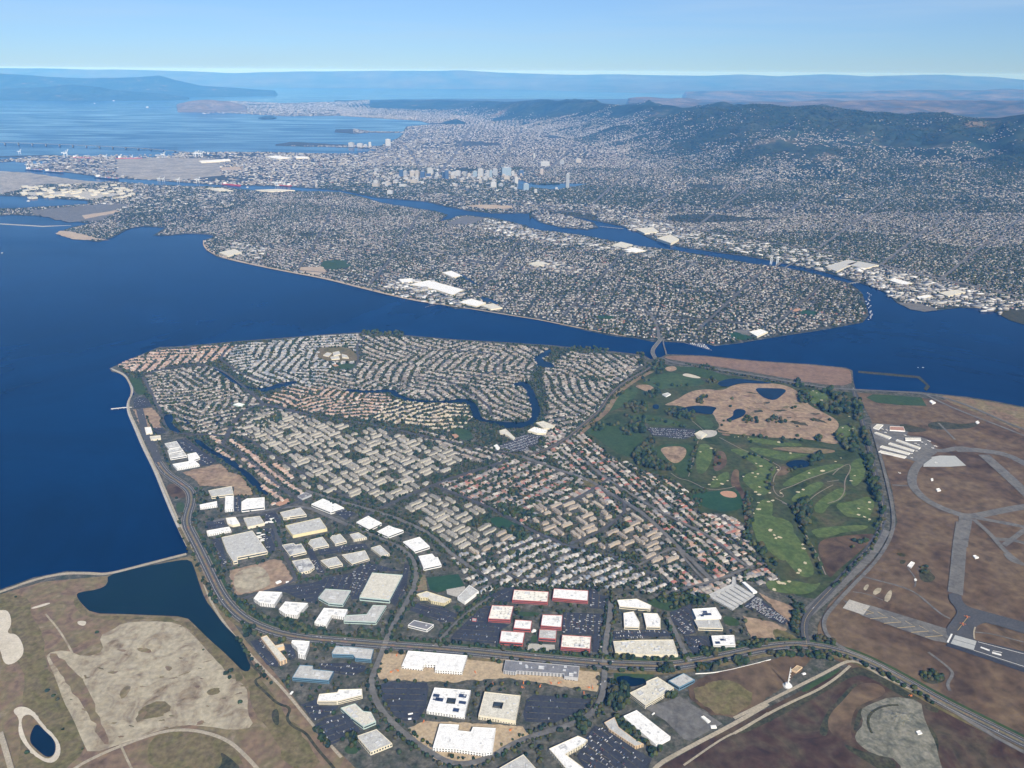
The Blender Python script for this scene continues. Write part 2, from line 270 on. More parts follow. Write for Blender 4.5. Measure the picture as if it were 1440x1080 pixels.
MAIN = [(-100, 225), (0, 224), (48, 222), (95, 222.5), (97, 221), (0, 221), (0, 219.5), (60, 218), (140, 220), (200, 222), (245, 219), (250, 214), (330, 213.5), (400, 214), (440, 215.5), (500, 216), (530, 211), (500, 207.5), (388, 205), (387, 203), (410, 199.5), (480, 203),
        (533, 205.5), (560, 194), (567, 187), (521, 186.5), (500, 188), (470, 186), (472, 182), (500, 181), (522, 184.5), (567, 185), (571, 178), (607, 175), (590, 170), (560, 168), (480, 163), (400, 163.5), (340, 160), (275, 157), (250, 149),
        (247, 147), (290, 142), (330, 142), (400, 145), (480, 143), (540, 140), (640, 139), (800, 139), (960, 139), (1200, 139), (1600, 139), (1800, 139), (2200, 330), (1800, 520), (1500, 460), (1440, 453), (1415, 443), (1400, 434), (1350, 432), (1300, 438), (1280, 434), (1262, 426), (1247, 412),
        (1225, 403), (1207, 397), (1150, 380), (1100, 370), (1060, 362), (1010, 355), (960, 348), (920, 338), (893, 325), (873, 318), (840, 311), (800, 303), (760, 300), (735, 300), (690, 300), (655, 296), (630, 291), (600, 284), (580, 282), (530, 278), (480, 268),
        (400, 262), (300, 260), (213, 253), (150, 250), (90, 242), (40, 236), (35, 232), (60, 230), (85, 226), (40, 226), (0, 228), (-100, 230)]
def land(name, px, m, top=3.0, rag=None):
    p = G(px, 3.0) if rag is None else ragged(G(px, 3.0), rag, rag*6)
    return slab(name, p, -1.0, top, m, kind='structure'), p
land('bay_farm_land', BF, M['suburb']); land('island_city_land', ALA, M['city']); land('small_island_land', CGI, M['city']); land('mainland', MAIN, M['city'])
land('breakwater_spit', [(1207, 521), (1250, 524.5), (1293, 528.5), (1300, 535), (1308, 543), (1303, 549), (1299, 546), (1303, 541), (1290, 531), (1250, 527.5), (1207, 523.5)], M['weed'], 1.5)
land('small_bay_island', tl('T1', [(1088, 318), (1110, 312), (1150, 311), (1167, 318), (1150, 324), (1105, 324)]), M['hill'], 12)
land('ferry_breakwater', [(0, 314), (60, 317.5), (100, 316.5), (60, 318.5), (0, 315)], M['concrete'], 2)
land('estuary_spit', [(1395, 436), (1440, 431), (1600, 440), (1600, 480), (1440, 456), (1420, 450)], M['weed'], 2.5)
_lc = [0]
def LY(k):
    _lc[0] += 1; return 3.0+0.5*k+_lc[0]*0.0009
OCCPOLY = []     # ground polygons where no houses or random trees stand
def area_sheet(name, t, pts, k, m, block=True, sm=0, rag=0, kind='structure'):
    p = G(pts, LY(k), t)
    if sm: p = smoothpoly(p, sm)
    if rag: p = ragged(p, rag, rag*5)
    if block: OCCPOLY.append(p)
    return sheet(name, p, LY(k), m, kind)
# foreground flats, bottom left
area_sheet('marsh', 'p', [(-400, 1249), (-250, 905), (0, 836), (60, 818), (150, 810), (266, 782), (290, 800), (310, 850), (345, 900), (390, 950), (450, 1030), (500, 1080), (560, 1249)], 1, M['marshbrown'])
area_sheet('green_marsh', 'Q', [(-200, 230), (60, 190), (160, 230), (150, 300), (230, 420), (220, 520), (290, 640), (350, 760), (420, 900), (430, 1000), (330, 1080), (250, 1200), (60, 1200), (100, 1000), (110, 800), (130, 620), (100, 560), (60, 500), (60, 360), (40, 280), (-200, 300)], 2, M['marsh'], sm=1, rag=7)
area_sheet('pale_flat', 'Q', [(230, 500), (330, 480), (430, 520), (530, 490), (500, 410), (570, 380), (620, 345), (760, 335), (900, 345), (960, 390), (1010, 440), (1060, 500), (1130, 560), (1150, 620), (1220, 640), (1260, 700), (1250, 800), (1290, 870), (1180, 890), (1060, 870), (930, 860), (800, 890), (640, 950), (450, 1010), (420, 950), (370, 830), (320, 740), (280, 620), (250, 560)], 2, M['playa'], sm=1, rag=8)
for i, q in enumerate([[(380, 210), (520, 180), (560, 140), (600, 160), (480, 190), (400, 235), (460, 310), (620, 310), (940, 320), (1060, 400), (1200, 560), (1240, 640), (1180, 640), (1040, 470), (920, 345), (760, 325), (560, 330), (420, 310), (370, 250)],
                       [(1000, 300), (1040, 260), (1240, 460), (1290, 600), (1380, 700), (1440, 800), (1560, 960), (1640, 1080), (1440, 1080), (1380, 900), (1280, 800), (1260, 660), (1200, 560), (1100, 440)],
                       [(800, 900), (1000, 890), (1130, 930), (1200, 1000), (1240, 1080), (900, 1100), (760, 1080), (740, 980)], [(700, 780), (820, 730), (880, 780), (800, 820), (700, 840)], [(1040, 690), (1100, 670), (1120, 700), (1060, 715)]]):
    area_sheet('marsh_edge', 'Q', q, 3, M['marsh'], sm=1, rag=6)
for q in [[(240, 500), (300, 500), (420, 640), (470, 720), (520, 860), (560, 960), (520, 960), (440, 800), (380, 700), (280, 570)], [(690, 470), (760, 475), (770, 500), (700, 490)], [(600, 700), (640, 660), (670, 670), (620, 740)], [(830, 560), (880, 570), (850, 595)],
          [(680, 820), (760, 780), (700, 860)], [(580, 478), (640, 480), (630, 495)], [(980, 665), (1020, 660), (1000, 680)]]:
    area_sheet('dark_soil_patch', 'Q', q, 3, M['marshbrown'], sm=1, rag=5)
for i_ in range(60):
    x_, y_ = R.uniform(230, 1260), R.uniform(350, 960); c_ = G([(x_, y_)], 3, 'Q')[0]; r_ = R.uniform(2.5, 9)*R.uniform(.5, 1); n_ = 13; e_ = R.uniform(.3, .9); t_ = R.uniform(-.5, .6)
    a_ = np.linspace(0, 6.283, n_, endpoint=False); w_ = r_*(1+R.normal(0, .28, n_)); u_, v_ = w_*np.cos(a_)*1.8, w_*np.sin(a_)*e_; sheet('soil_blotch', np.stack([c_[0]+u_*math.cos(t_)-v_*math.sin(t_), c_[1]+u_*math.sin(t_)+v_*math.cos(t_)], 1), LY(3), M['marshbrown' if i_ % 3 else 'marsh'])
for q in [[(-80, 290), (0, 280), (45, 282), (62, 350), (30, 400), (90, 400), (130, 490), (80, 550), (20, 560), (0, 470), (-60, 430)], [(390, 335), (440, 335), (430, 362), (395, 355)], [(150, 270), (250, 240), (255, 250), (170, 275)]]:
    area_sheet('salt_patch', 'Q', q, 4, M['salt'], sm=2)
area_sheet('pond_margin', 'Q', [(60, 790), (100, 765), (160, 780), (220, 860), (300, 940), (310, 1010), (270, 1060), (200, 1040), (120, 960), (90, 900), (100, 830)], 4, M['salt'], sm=2, rag=2)
area_sheet('pond_mud', 'Q', [(100, 830), (150, 800), (200, 860), (250, 920), (285, 950), (280, 1010), (240, 1040), (180, 1000), (130, 940)], 5, M['marshbrown'], sm=2)
area_sheet('pond', 'Q', [(155, 900), (185, 850), (225, 890), (280, 940), (280, 1010), (240, 1030), (190, 990), (150, 950)], 6, M['lagoon'], sm=2)
area_sheet('dark_pond', 'Q', [(1375, 790), (1410, 775), (1415, 860), (1395, 865), (1375, 830)], 5, M['weed'], sm=2)
area_sheet('green_pond', 'Q', [(1110, 990), (1180, 1040), (1230, 1090), (1090, 1100), (1130, 1050)], 5, M['weed'], sm=2)
area_sheet('inner_bay_water', 'Q', [(545, 100), (545, 150), (500, 175), (400, 190), (385, 205), (410, 245), (465, 297), (620, 300), (780, 307), (940, 313), (990, 360), (1060, 430), (1130, 490), (1190, 550), (1230, 590), (1265, 590), (1270, 540), (1245, 460), (1200, 420), (1130, 350), (1080, 280), (1040, 230), (1010, 150), (985, 70), (965, 25), (900, 28), (720, 62)], 5, M['shallow'], sm=1)
ribbon('creek', G([(345, 910), (352, 935), (372, 950), (355, 957), (375, 975), (390, 990), (410, 995), (402, 1010), (412, 1022), (430, 1030), (440, 1045), (452, 1060), (470, 1080), (490, 1110)], LY(6)), 7, LY(6), M['weed'])
# dykes, tracks and sea walls
ribbon('dyke_path', G([(-120, 868), (0, 833), (47, 815), (90, 806), (125, 806), (150, 808), (200, 795), (262, 779)], LY(6)), 13, LY(6), M['gravelpath'])
ribbon('dirt_track', G([(90, 1090), (130, 1065), (200, 1037), (240, 1026), (280, 1027), (320, 1040), (345, 1062), (370, 1090), (400, 1140)], LY(6)), 9, LY(6), M['gravelpath'])
ribbon('dirt_track', G([(0, 1030), (8, 1055), (18, 1090), (25, 1130)], LY(6)), 12, LY(6), M['gravelpath'])
ribbon('faint_track', G(tl('Q', [(230, 300), (300, 380), (370, 500), (430, 640), (490, 760), (560, 880), (610, 960), (640, 1030), (670, 1090)]), LY(5)), 5, LY(5), M['playa'])
ribbon('shore_path', G([(158, 520), (176, 528), (183, 540), (186, 552), (180, 566), (182, 580), (192, 600), (204, 629), (220, 660), (234, 693), (247, 724), (259, 750), (268, 768), (276, 790), (285, 815), (298, 850), (318, 880), (338, 905), (365, 935), (400, 970), (440, 1020), (480, 1065)], LY(4)), 7, LY(4), M['gravelpath'])
ribbon('rock_shore', G([(156, 518), (175, 526), (181, 536), (188, 550), (179, 566), (180, 580), (189, 600), (201, 629), (217, 660), (230, 693), (243, 724), (254, 748), (264, 768)], LY(3)), 9, LY(3), M['concrete'])
ribbon('beach', G([(286, 338), (286, 346), (293, 353), (310, 362), (357, 373), (407, 383), (457, 392), (507, 405), (573, 421), (610, 427)], LY(2)), 34, LY(2), M['beach'], off=14)
ribbon('beach', G([(610, 427), (660, 434), (720, 444), (760, 450), (817, 462), (880, 473)], LY(2)), 14, LY(2), M['beach'], off=6)
# lagoons inside the neighbourhood
LAG = [tl('H', [(715, 250), (765, 265), (830, 305), (865, 350), (920, 370), (985, 388), (1060, 382), (1150, 350), (1240, 340), (1265, 355), (1150, 385), (1050, 412), (980, 400), (900, 385), (850, 360), (800, 320), (740, 280)]),
       tl('H2', [(40, 395), (150, 392), (250, 402), (420, 388), (470, 430), (520, 452), (600, 463), (750, 468), (850, 448), (910, 462), (955, 500), (970, 560), (990, 582), (1090, 600), (1250, 603), (1290, 580), (1298, 530), (1270, 450), (1240, 380), (1180, 372), (1168, 355), (1260, 342), (1295, 380), (1345, 490), (1350, 550), (1315, 605), (1255, 635), (1150, 645), (1095, 622), (960, 592), (922, 590), (910, 520), (885, 482), (800, 482), (600, 480), (500, 468), (430, 440), (400, 415), (250, 420), (120, 412)]),
       tl('H2', [(1300, 190), (1330, 180), (1360, 160), (1370, 145), (1425, 138), (1410, 180), (1355, 200), (1440, 240), (1440, 262), (1340, 255), (1310, 215)]),
       tl('H', [(410, 555), (450, 550), (470, 570), (455, 610), (500, 650), (525, 668), (480, 672), (430, 635), (402, 600)]),
       tl('H', [(590, 710), (640, 713), (680, 755), (760, 800), (850, 838), (885, 880), (960, 930), (1010, 985), (1060, 1035), (1070, 1065), (1020, 1055), (955, 990), (900, 925), (800, 855), (700, 795), (630, 750)]),
       tl('H', [(725, 625), (745, 585), (830, 545), (830, 555), (760, 590), (740, 625)]), tl('H', [(530, 560), (545, 545), (548, 590), (600, 625), (590, 635), (530, 600)])]
for l in LAG: area_sheet('lagoon', 'p', l, 3, M['lagoon'], sm=1)
LAKE = tl('M', [(925, 245), (960, 238), (1010, 262), (1090, 268), (1200, 262), (1260, 262), (1300, 262), (1380, 262), (1385, 266), (1250, 292), (1180, 300), (1100, 296), (1010, 285), (1005, 305), (965, 302), (930, 300)])
area_sheet('lake', 'p', LAKE, 1, M['lagoon'], sm=1)
area_sheet('reservoir', 'T3', [(630, 642), (690, 641), (730, 652), (725, 665), (685, 667), (640, 660)], 1, M['concrete'], sm=1)
for q in [[(610, 338), (680, 345), (700, 362), (670, 360), (640, 350)], [(1290, 290), (1340, 295), (1390, 320), (1380, 325), (1320, 310)], [(1215, 190), (1250, 210), (1310, 245), (1300, 250), (1240, 215)]][1:]:
    area_sheet('lagoon', 'T4', q, 1, M['lagoon'], sm=1)
# inner arm at the left of the island city and basin shapes
# parks, bare lots
for t, q, m, n in [('H', [(185, 320), (230, 318), (270, 350), (300, 410), (270, 430), (235, 425), (215, 380)], 'lawn', 'park_lawn'), ('H', [(215, 520), (330, 510), (370, 550), (390, 590), (375, 620), (400, 640), (270, 640), (245, 600)], 'drytan', 'bare_lot'),
                   ('H', [(520, 920), (760, 865), (830, 920), (900, 940), (960, 1020), (975, 1060), (850, 1065), (850, 1010), (640, 1005), (600, 960)], 'drytan', 'bare_lot'), ('H', [(420, 995), (500, 990), (545, 1030), (560, 1080), (440, 1080)], 'brown', 'bare_lot'),
                   ('O', [(210, 215), (260, 205), (270, 240), (265, 290), (225, 280)], 'lawn', 'lawn'), ('A', [(640, 165), (745, 125), (765, 140), (760, 160), (665, 195)], 'clay', 'bare_lot'),
                   ('A', [(255, 735), (480, 680), (640, 640), (700, 650), (800, 825), (760, 850), (560, 900), (300, 945), (270, 850)], 'drytan', 'bare_lot'), ('F', [(448, 775), (650, 752), (690, 825), (520, 870), (470, 850)], 'turf', 'sports_field'), ('F', [(395, 760), (440, 760), (455, 855), (385, 858)], 'mulch', 'playground_ground'),
                   ('F', [(575, 850), (690, 830), (700, 850), (650, 900), (580, 880)], 'concrete', 'school_yard'), ('F', [(610, 960), (640, 945), (675, 965), (640, 990)], 'lawn', 'lawn'),
                   ('F', [(835, 405), (910, 385), (1050, 450), (1030, 470), (930, 478)], 'turf', 'park_lawn'), ('F', [(990, 515), (1060, 500), (1090, 520), (1030, 540)], 'lawn', 'lawn'), ('H2', [(790, 660), (830, 640), (890, 645), (925, 690), (915, 715), (840, 715)], 'lawn', 'ball_field'),
                   ('H2', [(785, 680), (815, 675), (835, 690), (810, 705)], 'clay', 'infield'), ('H2', [(20, 250), (100, 230), (180, 230), (190, 260), (110, 275)], 'lawn', 'ball_field'), ('H2', [(30, 240), (60, 235), (75, 245), (50, 250)], 'clay', 'infield'), ('H2', [(-60, 130), (0, 130), (140, 125), (190, 180), (190, 220), (130, 220), (-60, 215)], 'marsh', 'school_ground'),
                   ('E', [(640, 360), (830, 365), (800, 395), (660, 395)], 'lawn', 'lawn'), ('E', [(740, 590), (925, 600), (930, 650), (720, 650)], 'concrete', 'plaza'), ('E', [(755, 535), (800, 530), (800, 580), (755, 580)], 'lawn', 'lawn'),
                   ('G', [(480, 930), (560, 900), (680, 900), (830, 880), (880, 905), (740, 960), (650, 990), (560, 970)], 'lawn', 'park_lawn'), ('G', [(970, 1015), (1060, 1030), (1090, 1080), (990, 1080)], 'lawn', 'lawn'), ('G', [(1200, 870), (1300, 915), (1425, 960), (1440, 1000), (1380, 1080), (1330, 1000)], 'drytan', 'bare_lot'),
                   ('G', [(1100, 1015), (1300, 1060), (1380, 1100), (1300, 1180), (1150, 1150)], 'drytan', 'bare_lot'), ('G', [(80, 165), (160, 145), (235, 180), (180, 205), (110, 200)], 'marsh', 'school_field'), ('X', [(840, 265), (900, 235), (960, 235), (1100, 285), (1030, 320), (930, 300)], 'marsh', 'school_field'),
                   ('D', [(810, 530), (1000, 400), (1440, 300), (1700, 230), (1800, 260), (1440, 590), (1110, 755)], 'brown', 'dry_field'), ('D', [(850, 530), (1050, 450), (1180, 440), (1380, 570), (1130, 740)], 'marsh', 'playing_field'), ('D', [(540, 640), (700, 600), (800, 560), (1110, 760), (880, 885), (830, 870), (700, 740)], 'oldasphalt', 'school_yard'),
                   ('D', [(320, 380), (500, 375), (640, 400), (560, 450), (440, 500), (330, 440)], 'lawn', 'lawn'), ('B', [(1010, 300), (1190, 290), (1600, 330), (1900, 340), (2590, 420), (2570, 580), (2340, 540), (1900, 480), (1500, 510), (1000, 490), (985, 460)], 'sand', 'construction_ground'),
                   ('C', [(190, 740), (640, 760), (900, 780), (950, 830), (920, 890), (680, 1010), (560, 1060), (300, 1050), (200, 960), (100, 840), (70, 790)], 'sand', 'construction_ground'), ('B', [(740, 980), (800, 960), (850, 1000), (820, 1035), (750, 1025)], 'lawn', 'lawn'),
                   ('J', [(-40, 690), (120, 700), (60, 640), (-60, 600)], 'marsh', 'corner_ground')]:
    area_sheet(n, t, q, 3, M[m], sm=1 if m in ('lawn', 'marsh', 'brown') else 0, rag=1.2 if m in ('drytan', 'sand', 'brown', 'marsh') else 0)
area_sheet('pale_sand_patch', 'A', [(300, 750), (480, 690), (560, 720), (600, 800), (600, 870), (330, 940), (290, 850)], 4, M['playa'], sm=2)
area_sheet('pond', 'D', [(335, 420), (420, 410), (470, 430), (555, 430), (550, 470), (480, 490), (430, 490), (360, 470)], 4, M['lagoon'], sm=2)
# mainland and island-city open ground
for q, m in [((545, 380, 600, 355, 700, 365, 760, 385, 700, 400, 630, 390), 'lawn')]: pass
for t, q, m, n in [('T4', [(640, 140), (740, 138), (770, 165), (690, 180), (630, 170)], 'lawn', 'park_lawn'), ('T4', [(540, 165), (640, 165), (660, 195), (600, 200), (540, 185)], 'beach', 'bare_lot'), ('T5', [(1080, 448), (1130, 440), (1195, 465), (1150, 475), (1110, 465)], 'turf', 'ball_field'), ('T5', [(1120, 432), (1180, 430), (1200, 455), (1150, 450)], 'oldasphalt', 'school_yard'),
                   ('T6', [(490, 345), (570, 355), (560, 375), (500, 365)], 'turf', 'ball_field'), ('T6', [(450, 342), (500, 340), (505, 352), (460, 354)], 'clay', 'infield'), ('T5', [(535, 370), (610, 375), (600, 388), (550, 385)], 'turf', 'ball_field'),
                   ('T6', [(900, 315), (1000, 320), (1080, 345), (1020, 355), (960, 345)], 'oldasphalt', 'waterfront_ground'), ('L', [(-300, 300), (0, 335), (250, 350), (560, 400), (850, 425), (700, 435), (300, 440), (100, 490), (0, 510), (-300, 480)], 'paleground', 'airfield_ground'),
                   ('L', [(160, 520), (560, 540), (700, 555), (980, 520), (700, 490), (200, 500)], 'concrete', 'waterfront_ground'), ('L', [(250, 640), (700, 600), (1000, 590), (800, 720), (540, 735), (250, 670)], 'oldasphalt', 'waterfront_ground'), ('L', [(640, 680), (900, 640), (940, 650), (660, 710)], 'beach', 'bare_lot'),
                   ('L', [(430, 820), (470, 800), (560, 810), (760, 860), (860, 875), (560, 865)], 'beach', 'beach'), ('N', [(-200, 130), (200, 120), (600, 130), (620, 260), (300, 290), (0, 290), (-200, 250)], 'paleground', 'rail_yard'), ('N', [(600, 195), (760, 192), (780, 215), (620, 222)], 'beach', 'bare_lot'),
                   ('M', [(600, 400), (720, 395), (900, 400), (900, 420), (740, 425)], 'beach', 'bare_lot'), ('M', [(490, 512), (600, 465), (740, 480), (640, 520), (500, 520)], 'oldasphalt', 'bare_lot'), ('T3', [(210, 450), (290, 447), (420, 455), (370, 465), (250, 462)], 'drytan', 'quarry_ground'), ('T6', [(1320, 350), (1440, 345), (1600, 360), (1600, 410), (1440, 400)], 'weed', 'marsh')]:
    if n != 'quarry_ground': area_sheet(n, t, q, 1, M[m], sm=0, rag=8 if G(q, 3, t)[:, 1].min() > 6000 else 3)
area_sheet('dry_shore_ground', 'p', [(932, 501), (960, 500), (993, 501), (1060, 508), (1140, 513), (1192, 518), (1197, 524), (1198, 543), (1150, 540), (1080, 527), (1020, 517), (960, 508), (940, 505)], 1, M['redtan'], sm=1)
# ---------------------------------------------------------------- golf course
area_sheet('golf_rough', 'p', [(935, 512), (960, 520), (1020, 527), (1080, 535), (1150, 547), (1200, 552), (1208, 590), (1218, 640), (1232, 690), (1240, 740), (1225, 770), (1195, 800), (1165, 828), (1150, 843), (1120, 838), (1098, 815), (1080, 795), (1060, 770), (1045, 735), (1015, 722), (985, 722), (968, 690), (950, 675), (900, 660), (860, 640), (818, 607), (850, 585), (865, 555), (885, 535), (915, 518)], 2, M['rough'])
area_sheet('dry_golf_ground', 'p', tl('V', [(-60, 60), (60, 20), (180, -60), (330, -80), (450, -60), (560, -120), (760, -130), (960, -120), (1100, -60), (1180, 60), (1330, 130), (1430, 190), (1440, 250), (1390, 290), (1440, 380), (1380, 388), (1200, 345), (900, 335), (640, 310), (440, 290), (410, 280), (440, 230), (400, 180), (380, 130), (330, 120), (220, 110), (100, 60)]), 3, M['drytan'], sm=2, rag=9)
for i_ in range(70):
    x_, y_ = R.uniform(420, 1400), R.uniform(-90, 330); c_ = G([(x_, y_)], 3, 'V')[0]; r_ = R.uniform(4, 20); n_ = 15; e_ = R.uniform(.4, 1); t_ = R.uniform(-.8, .8)
    if i_ % 2 and 500 < x_ < 1200: continue
    a_ = np.linspace(0, 6.283, n_, endpoint=False); w_ = r_*(1+R.normal(0, .25, n_)); u_, v_ = w_*np.cos(a_)*2, w_*np.sin(a_)*e_; sheet('grass_patch', np.stack([c_[0]+u_*math.cos(t_)-v_*math.sin(t_), c_[1]+u_*math.sin(t_)+v_*math.cos(t_)], 1), LY(4)-.2, M[('marshbrown', 'weed', 'redtan', 'marsh', 'redtan')[i_ % 5]])
FW = [('V', [(250, 390), (330, 380), (370, 430), (375, 500), (330, 600), (290, 640), (240, 630), (230, 520)]), ('V', [(500, 430), (620, 420), (760, 480), (880, 560), (920, 600), (860, 680), (870, 780), (790, 830), (640, 720), (620, 660), (700, 620), (770, 600), (700, 540), (600, 480)]),
      ('V', [(650, 410), (820, 420), (960, 460), (1200, 470), (1180, 490), (1080, 500), (1000, 530), (900, 510), (780, 480)]), ('V', [(640, 330), (800, 340), (950, 370), (1130, 380), (1120, 410), (900, 400), (700, 370)]),
      ('V', [(950, 740), (1000, 690), (1120, 630), (1240, 580), (1400, 550), (1500, 560), (1440, 610), (1300, 640), (1150, 690), (1020, 745)]), ('V', [(1030, 850), (1100, 790), (1200, 720), (1290, 700), (1320, 730), (1230, 800), (1140, 860), (1060, 880)]),
      ('V', [(1230, 900), (1330, 820), (1440, 770), (1520, 790), (1440, 870), (1350, 900), (1320, 960), (1270, 980)]), ('V', [(710, 990), (750, 900), (790, 850), (880, 860), (880, 960), (870, 1000), (1000, 1020), (1060, 1080), (1050, 1200), (1020, 1350), (960, 1380), (860, 1300), (760, 1200), (700, 1080)]),
      ('V', [(420, 650), (500, 610), (520, 660), (490, 710), (400, 760), (330, 740)]), ('G', [(1170, 420), (1260, 430), (1330, 560), (1340, 640), (1250, 600), (1180, 540)]), ('G', [(1240, 800), (1310, 790), (1440, 810), (1480, 850), (1440, 880), (1330, 870), (1260, 850)]),
      ('I', [(400, 640), (470, 600), (500, 640), (490, 730), (430, 790), (400, 740)]), ('I', [(190, 880), (340, 780), (380, 800), (340, 850), (270, 880), (230, 940), (190, 930)]), ('I', [(330, 420), (430, 410), (450, 470), (390, 510), (330, 480)]), ('I', [(150, 210), (230, 205), (290, 260), (200, 300), (150, 260)]),
      ('J', [(-60, 0), (60, 20), (110, 90), (170, 200), (200, 290), (120, 310), (60, 250), (0, 180), (-60, 100)]), ('J', [(160, 20), (300, 0), (520, -10), (500, 20), (350, 40), (200, 60)]), ('J', [(-20, 330), (60, 320), (190, 350), (240, 330), (180, 400), (60, 410)]), ('I', [(180, 1060), (340, 1030), (360, 1060), (220, 1090)]),
      ('I', [(400, 960), (540, 970), (500, 1000), (560, 880), (520, 830), (420, 870), (300, 880), (380, 960)])]
for t, q in FW: area_sheet('fairway', t, q, 4, M['fairway'], sm=2)
OG = [('H3', [(540, 350), (700, 280), (860, 310), (960, 340), (940, 370), (760, 380), (640, 400), (600, 370)]), ('H3', [(330, 500), (440, 390), (520, 375), (530, 420), (470, 480), (350, 540), (320, 530)]), ('H3', [(440, 565), (560, 550), (700, 575), (840, 610), (830, 630), (680, 620), (520, 600)]),
      ('H3', [(880, 560), (960, 560), (1020, 620), (970, 650), (920, 625)]), ('H3', [(180, 610), (330, 600), (480, 620), (560, 690), (570, 760), (500, 830), (400, 800), (260, 700), (190, 650)]), ('H3', [(700, 250), (900, 250), (1040, 290), (1120, 330), (1030, 345), (860, 290)]), ('H3', [(620, 740), (880, 740), (880, 800), (850, 930), (820, 960), (740, 900), (640, 850)])]
for i, (t, q) in enumerate(OG): area_sheet('old_fairway', t, q, 4, M['oldgreen' if i < 4 else 'lawn'], sm=2)
for t, q, m in [('H3', [(660, 760), (820, 750), (840, 800), (790, 860), (740, 860), (690, 810)], 'drytan'), ('H3', [(805, 300), (840, 290), (935, 320), (900, 325), (820, 310)], 'salt'), ('V', [(430, 800), (450, 785), (500, 780), (560, 790), (585, 830), (540, 842), (470, 830)], 'clay'), ('H3', [(500, 370), (590, 360), (640, 390), (600, 415), (540, 390)], 'drytan'),
                ('V', [(850, 420), (1000, 410), (1200, 415), (1440, 440), (1340, 470), (1150, 465), (960, 440)], 'marshbrown'), ('V', [(540, 600), (600, 600), (590, 700), (640, 800), (690, 850), (700, 950), (680, 1080), (640, 1080), (640, 900), (580, 760), (520, 740)], 'brown'), ('V', [(400, 440), (480, 450), (500, 560), (420, 620), (370, 600)], 'brown'),
                ('J', [(200, 90), (330, 60), (540, 40), (560, 60), (420, 190), (330, 260), (280, 320), (240, 220)], 'brown'), ('V', [(950, 560), (1040, 600), (1000, 640), (930, 660), (900, 640)], 'brown'), ('V', [(880, 900), (1000, 930), (1080, 1000), (1080, 1080), (1000, 1020), (880, 1000)], 'rough'), ('H3', [(690, 255), (760, 245), (780, 270), (720, 285)], 'drytan')]:
    area_sheet('ball_infield' if m == 'clay' else 'dry_patch', t, q, 5, M[m], sm=2)
area_sheet('ball_field', 'V', [(180, 820), (300, 790), (420, 780), (570, 770), (640, 840), (630, 930), (480, 960), (330, 930), (240, 880)], 4, M['turf'], sm=1)
for t, q in [('V', [(80, 95), (180, 65), (280, 60), (420, 75), (380, 110), (370, 140), (250, 125), (160, 110)]), ('V', [(480, 180), (550, 150), (545, 110), (580, 85), (660, 100), (640, 150), (560, 180), (510, 195)]), ('V', [(985, 545), (1060, 520), (1150, 520), (1200, 550), (1180, 580), (1080, 590), (1010, 580)]),
             ('H3', [(1265, 385), (1340, 385), (1480, 390), (1430, 440), (1390, 465), (1330, 450), (1290, 420)]), ('H3', [(1020, 350), (1120, 320), (1250, 335), (1400, 355), (1300, 358), (1180, 352), (1110, 375), (1060, 378)]), ('H3', [(620, 490), (660, 488), (660, 520), (620, 515)])]:
    area_sheet('golf_pond', t, q, 6, M['lagoon'], sm=2)
BUNK = [('V', x, y, r) for x, y, r in [(360, 422, 20), (270, 452, 16), (740, 549, 14), (780, 572, 20), (710, 630, 16), (755, 638, 16), (735, 662, 14), (632, 660, 14), (390, 665, 16), (378, 685, 14), (410, 685, 12), (345, 727, 16), (452, 722, 20), (735, 790, 20), (765, 812, 22), (855, 798, 16), (845, 872, 18), (880, 862, 20), (760, 880, 14), (762, 936, 24),
        (720, 970, 12), (935, 370, 26), (1030, 463, 18), (1300, 612, 26), (1190, 630, 14), (1135, 770, 16), (1100, 792, 16), (1130, 850, 18), (640, 318, 12), (675, 328, 10), (590, 325, 10), (560, 328, 7), (925, 604, 14), (912, 582, 10), (950, 800, 14), (770, 748, 18), (500, 695, 12), (1410, 533, 12)]]
BUNK += [('G', x, y, r) for x, y, r in [(1275, 475, 18), (1300, 505, 12), (1335, 520, 16), (1310, 525, 12), (1330, 805, 20), (1395, 800, 12), (1300, 850, 16), (1350, 810, 12)]]
BUNK += [('I', x, y, r) for x, y, r in [(185, 210, 12), (205, 222, 10), (235, 265, 14), (360, 430, 12), (420, 435, 12), (400, 445, 9), (400, 362, 9), (520, 873, 14), (455, 910, 9), (520, 914, 11), (455, 948, 12), (490, 960, 11), (520, 975, 12), (240, 687, 16), (160, 700, 9), (125, 798, 12), (90, 812, 10), (410, 745, 11), (432, 715, 8), (350, 610, 7), (118, 855, 10)]]
BUNK += [('J', x, y, r) for x, y, r in [(122, 108, 9), (127, 132, 14), (137, 218, 14), (104, 262, 16), (95, 278, 12), (10, 340, 16), (40, 328, 10)]]
for t, x, y, r in BUNK:
    c = G([(x, y)], LY(6), t)[0]; px = TILES[t][2]; rr = r/px*2.7*0.72; n = 14; ph = R.uniform(0, 6.28, 3)
    p = [(c[0]+rr*(1+.28*math.sin(2*a+ph[0])+.18*math.sin(3*a+ph[1]))*math.cos(a), c[1]+rr*.95*(1+.22*math.sin(2*a+ph[2])+.15*math.sin(5*a+ph[1]))*math.sin(a)) for a in np.linspace(0, 2*math.pi, n, endpoint=False)]
    sheet('sand_bunker', p, LY(6), M['bunker'])
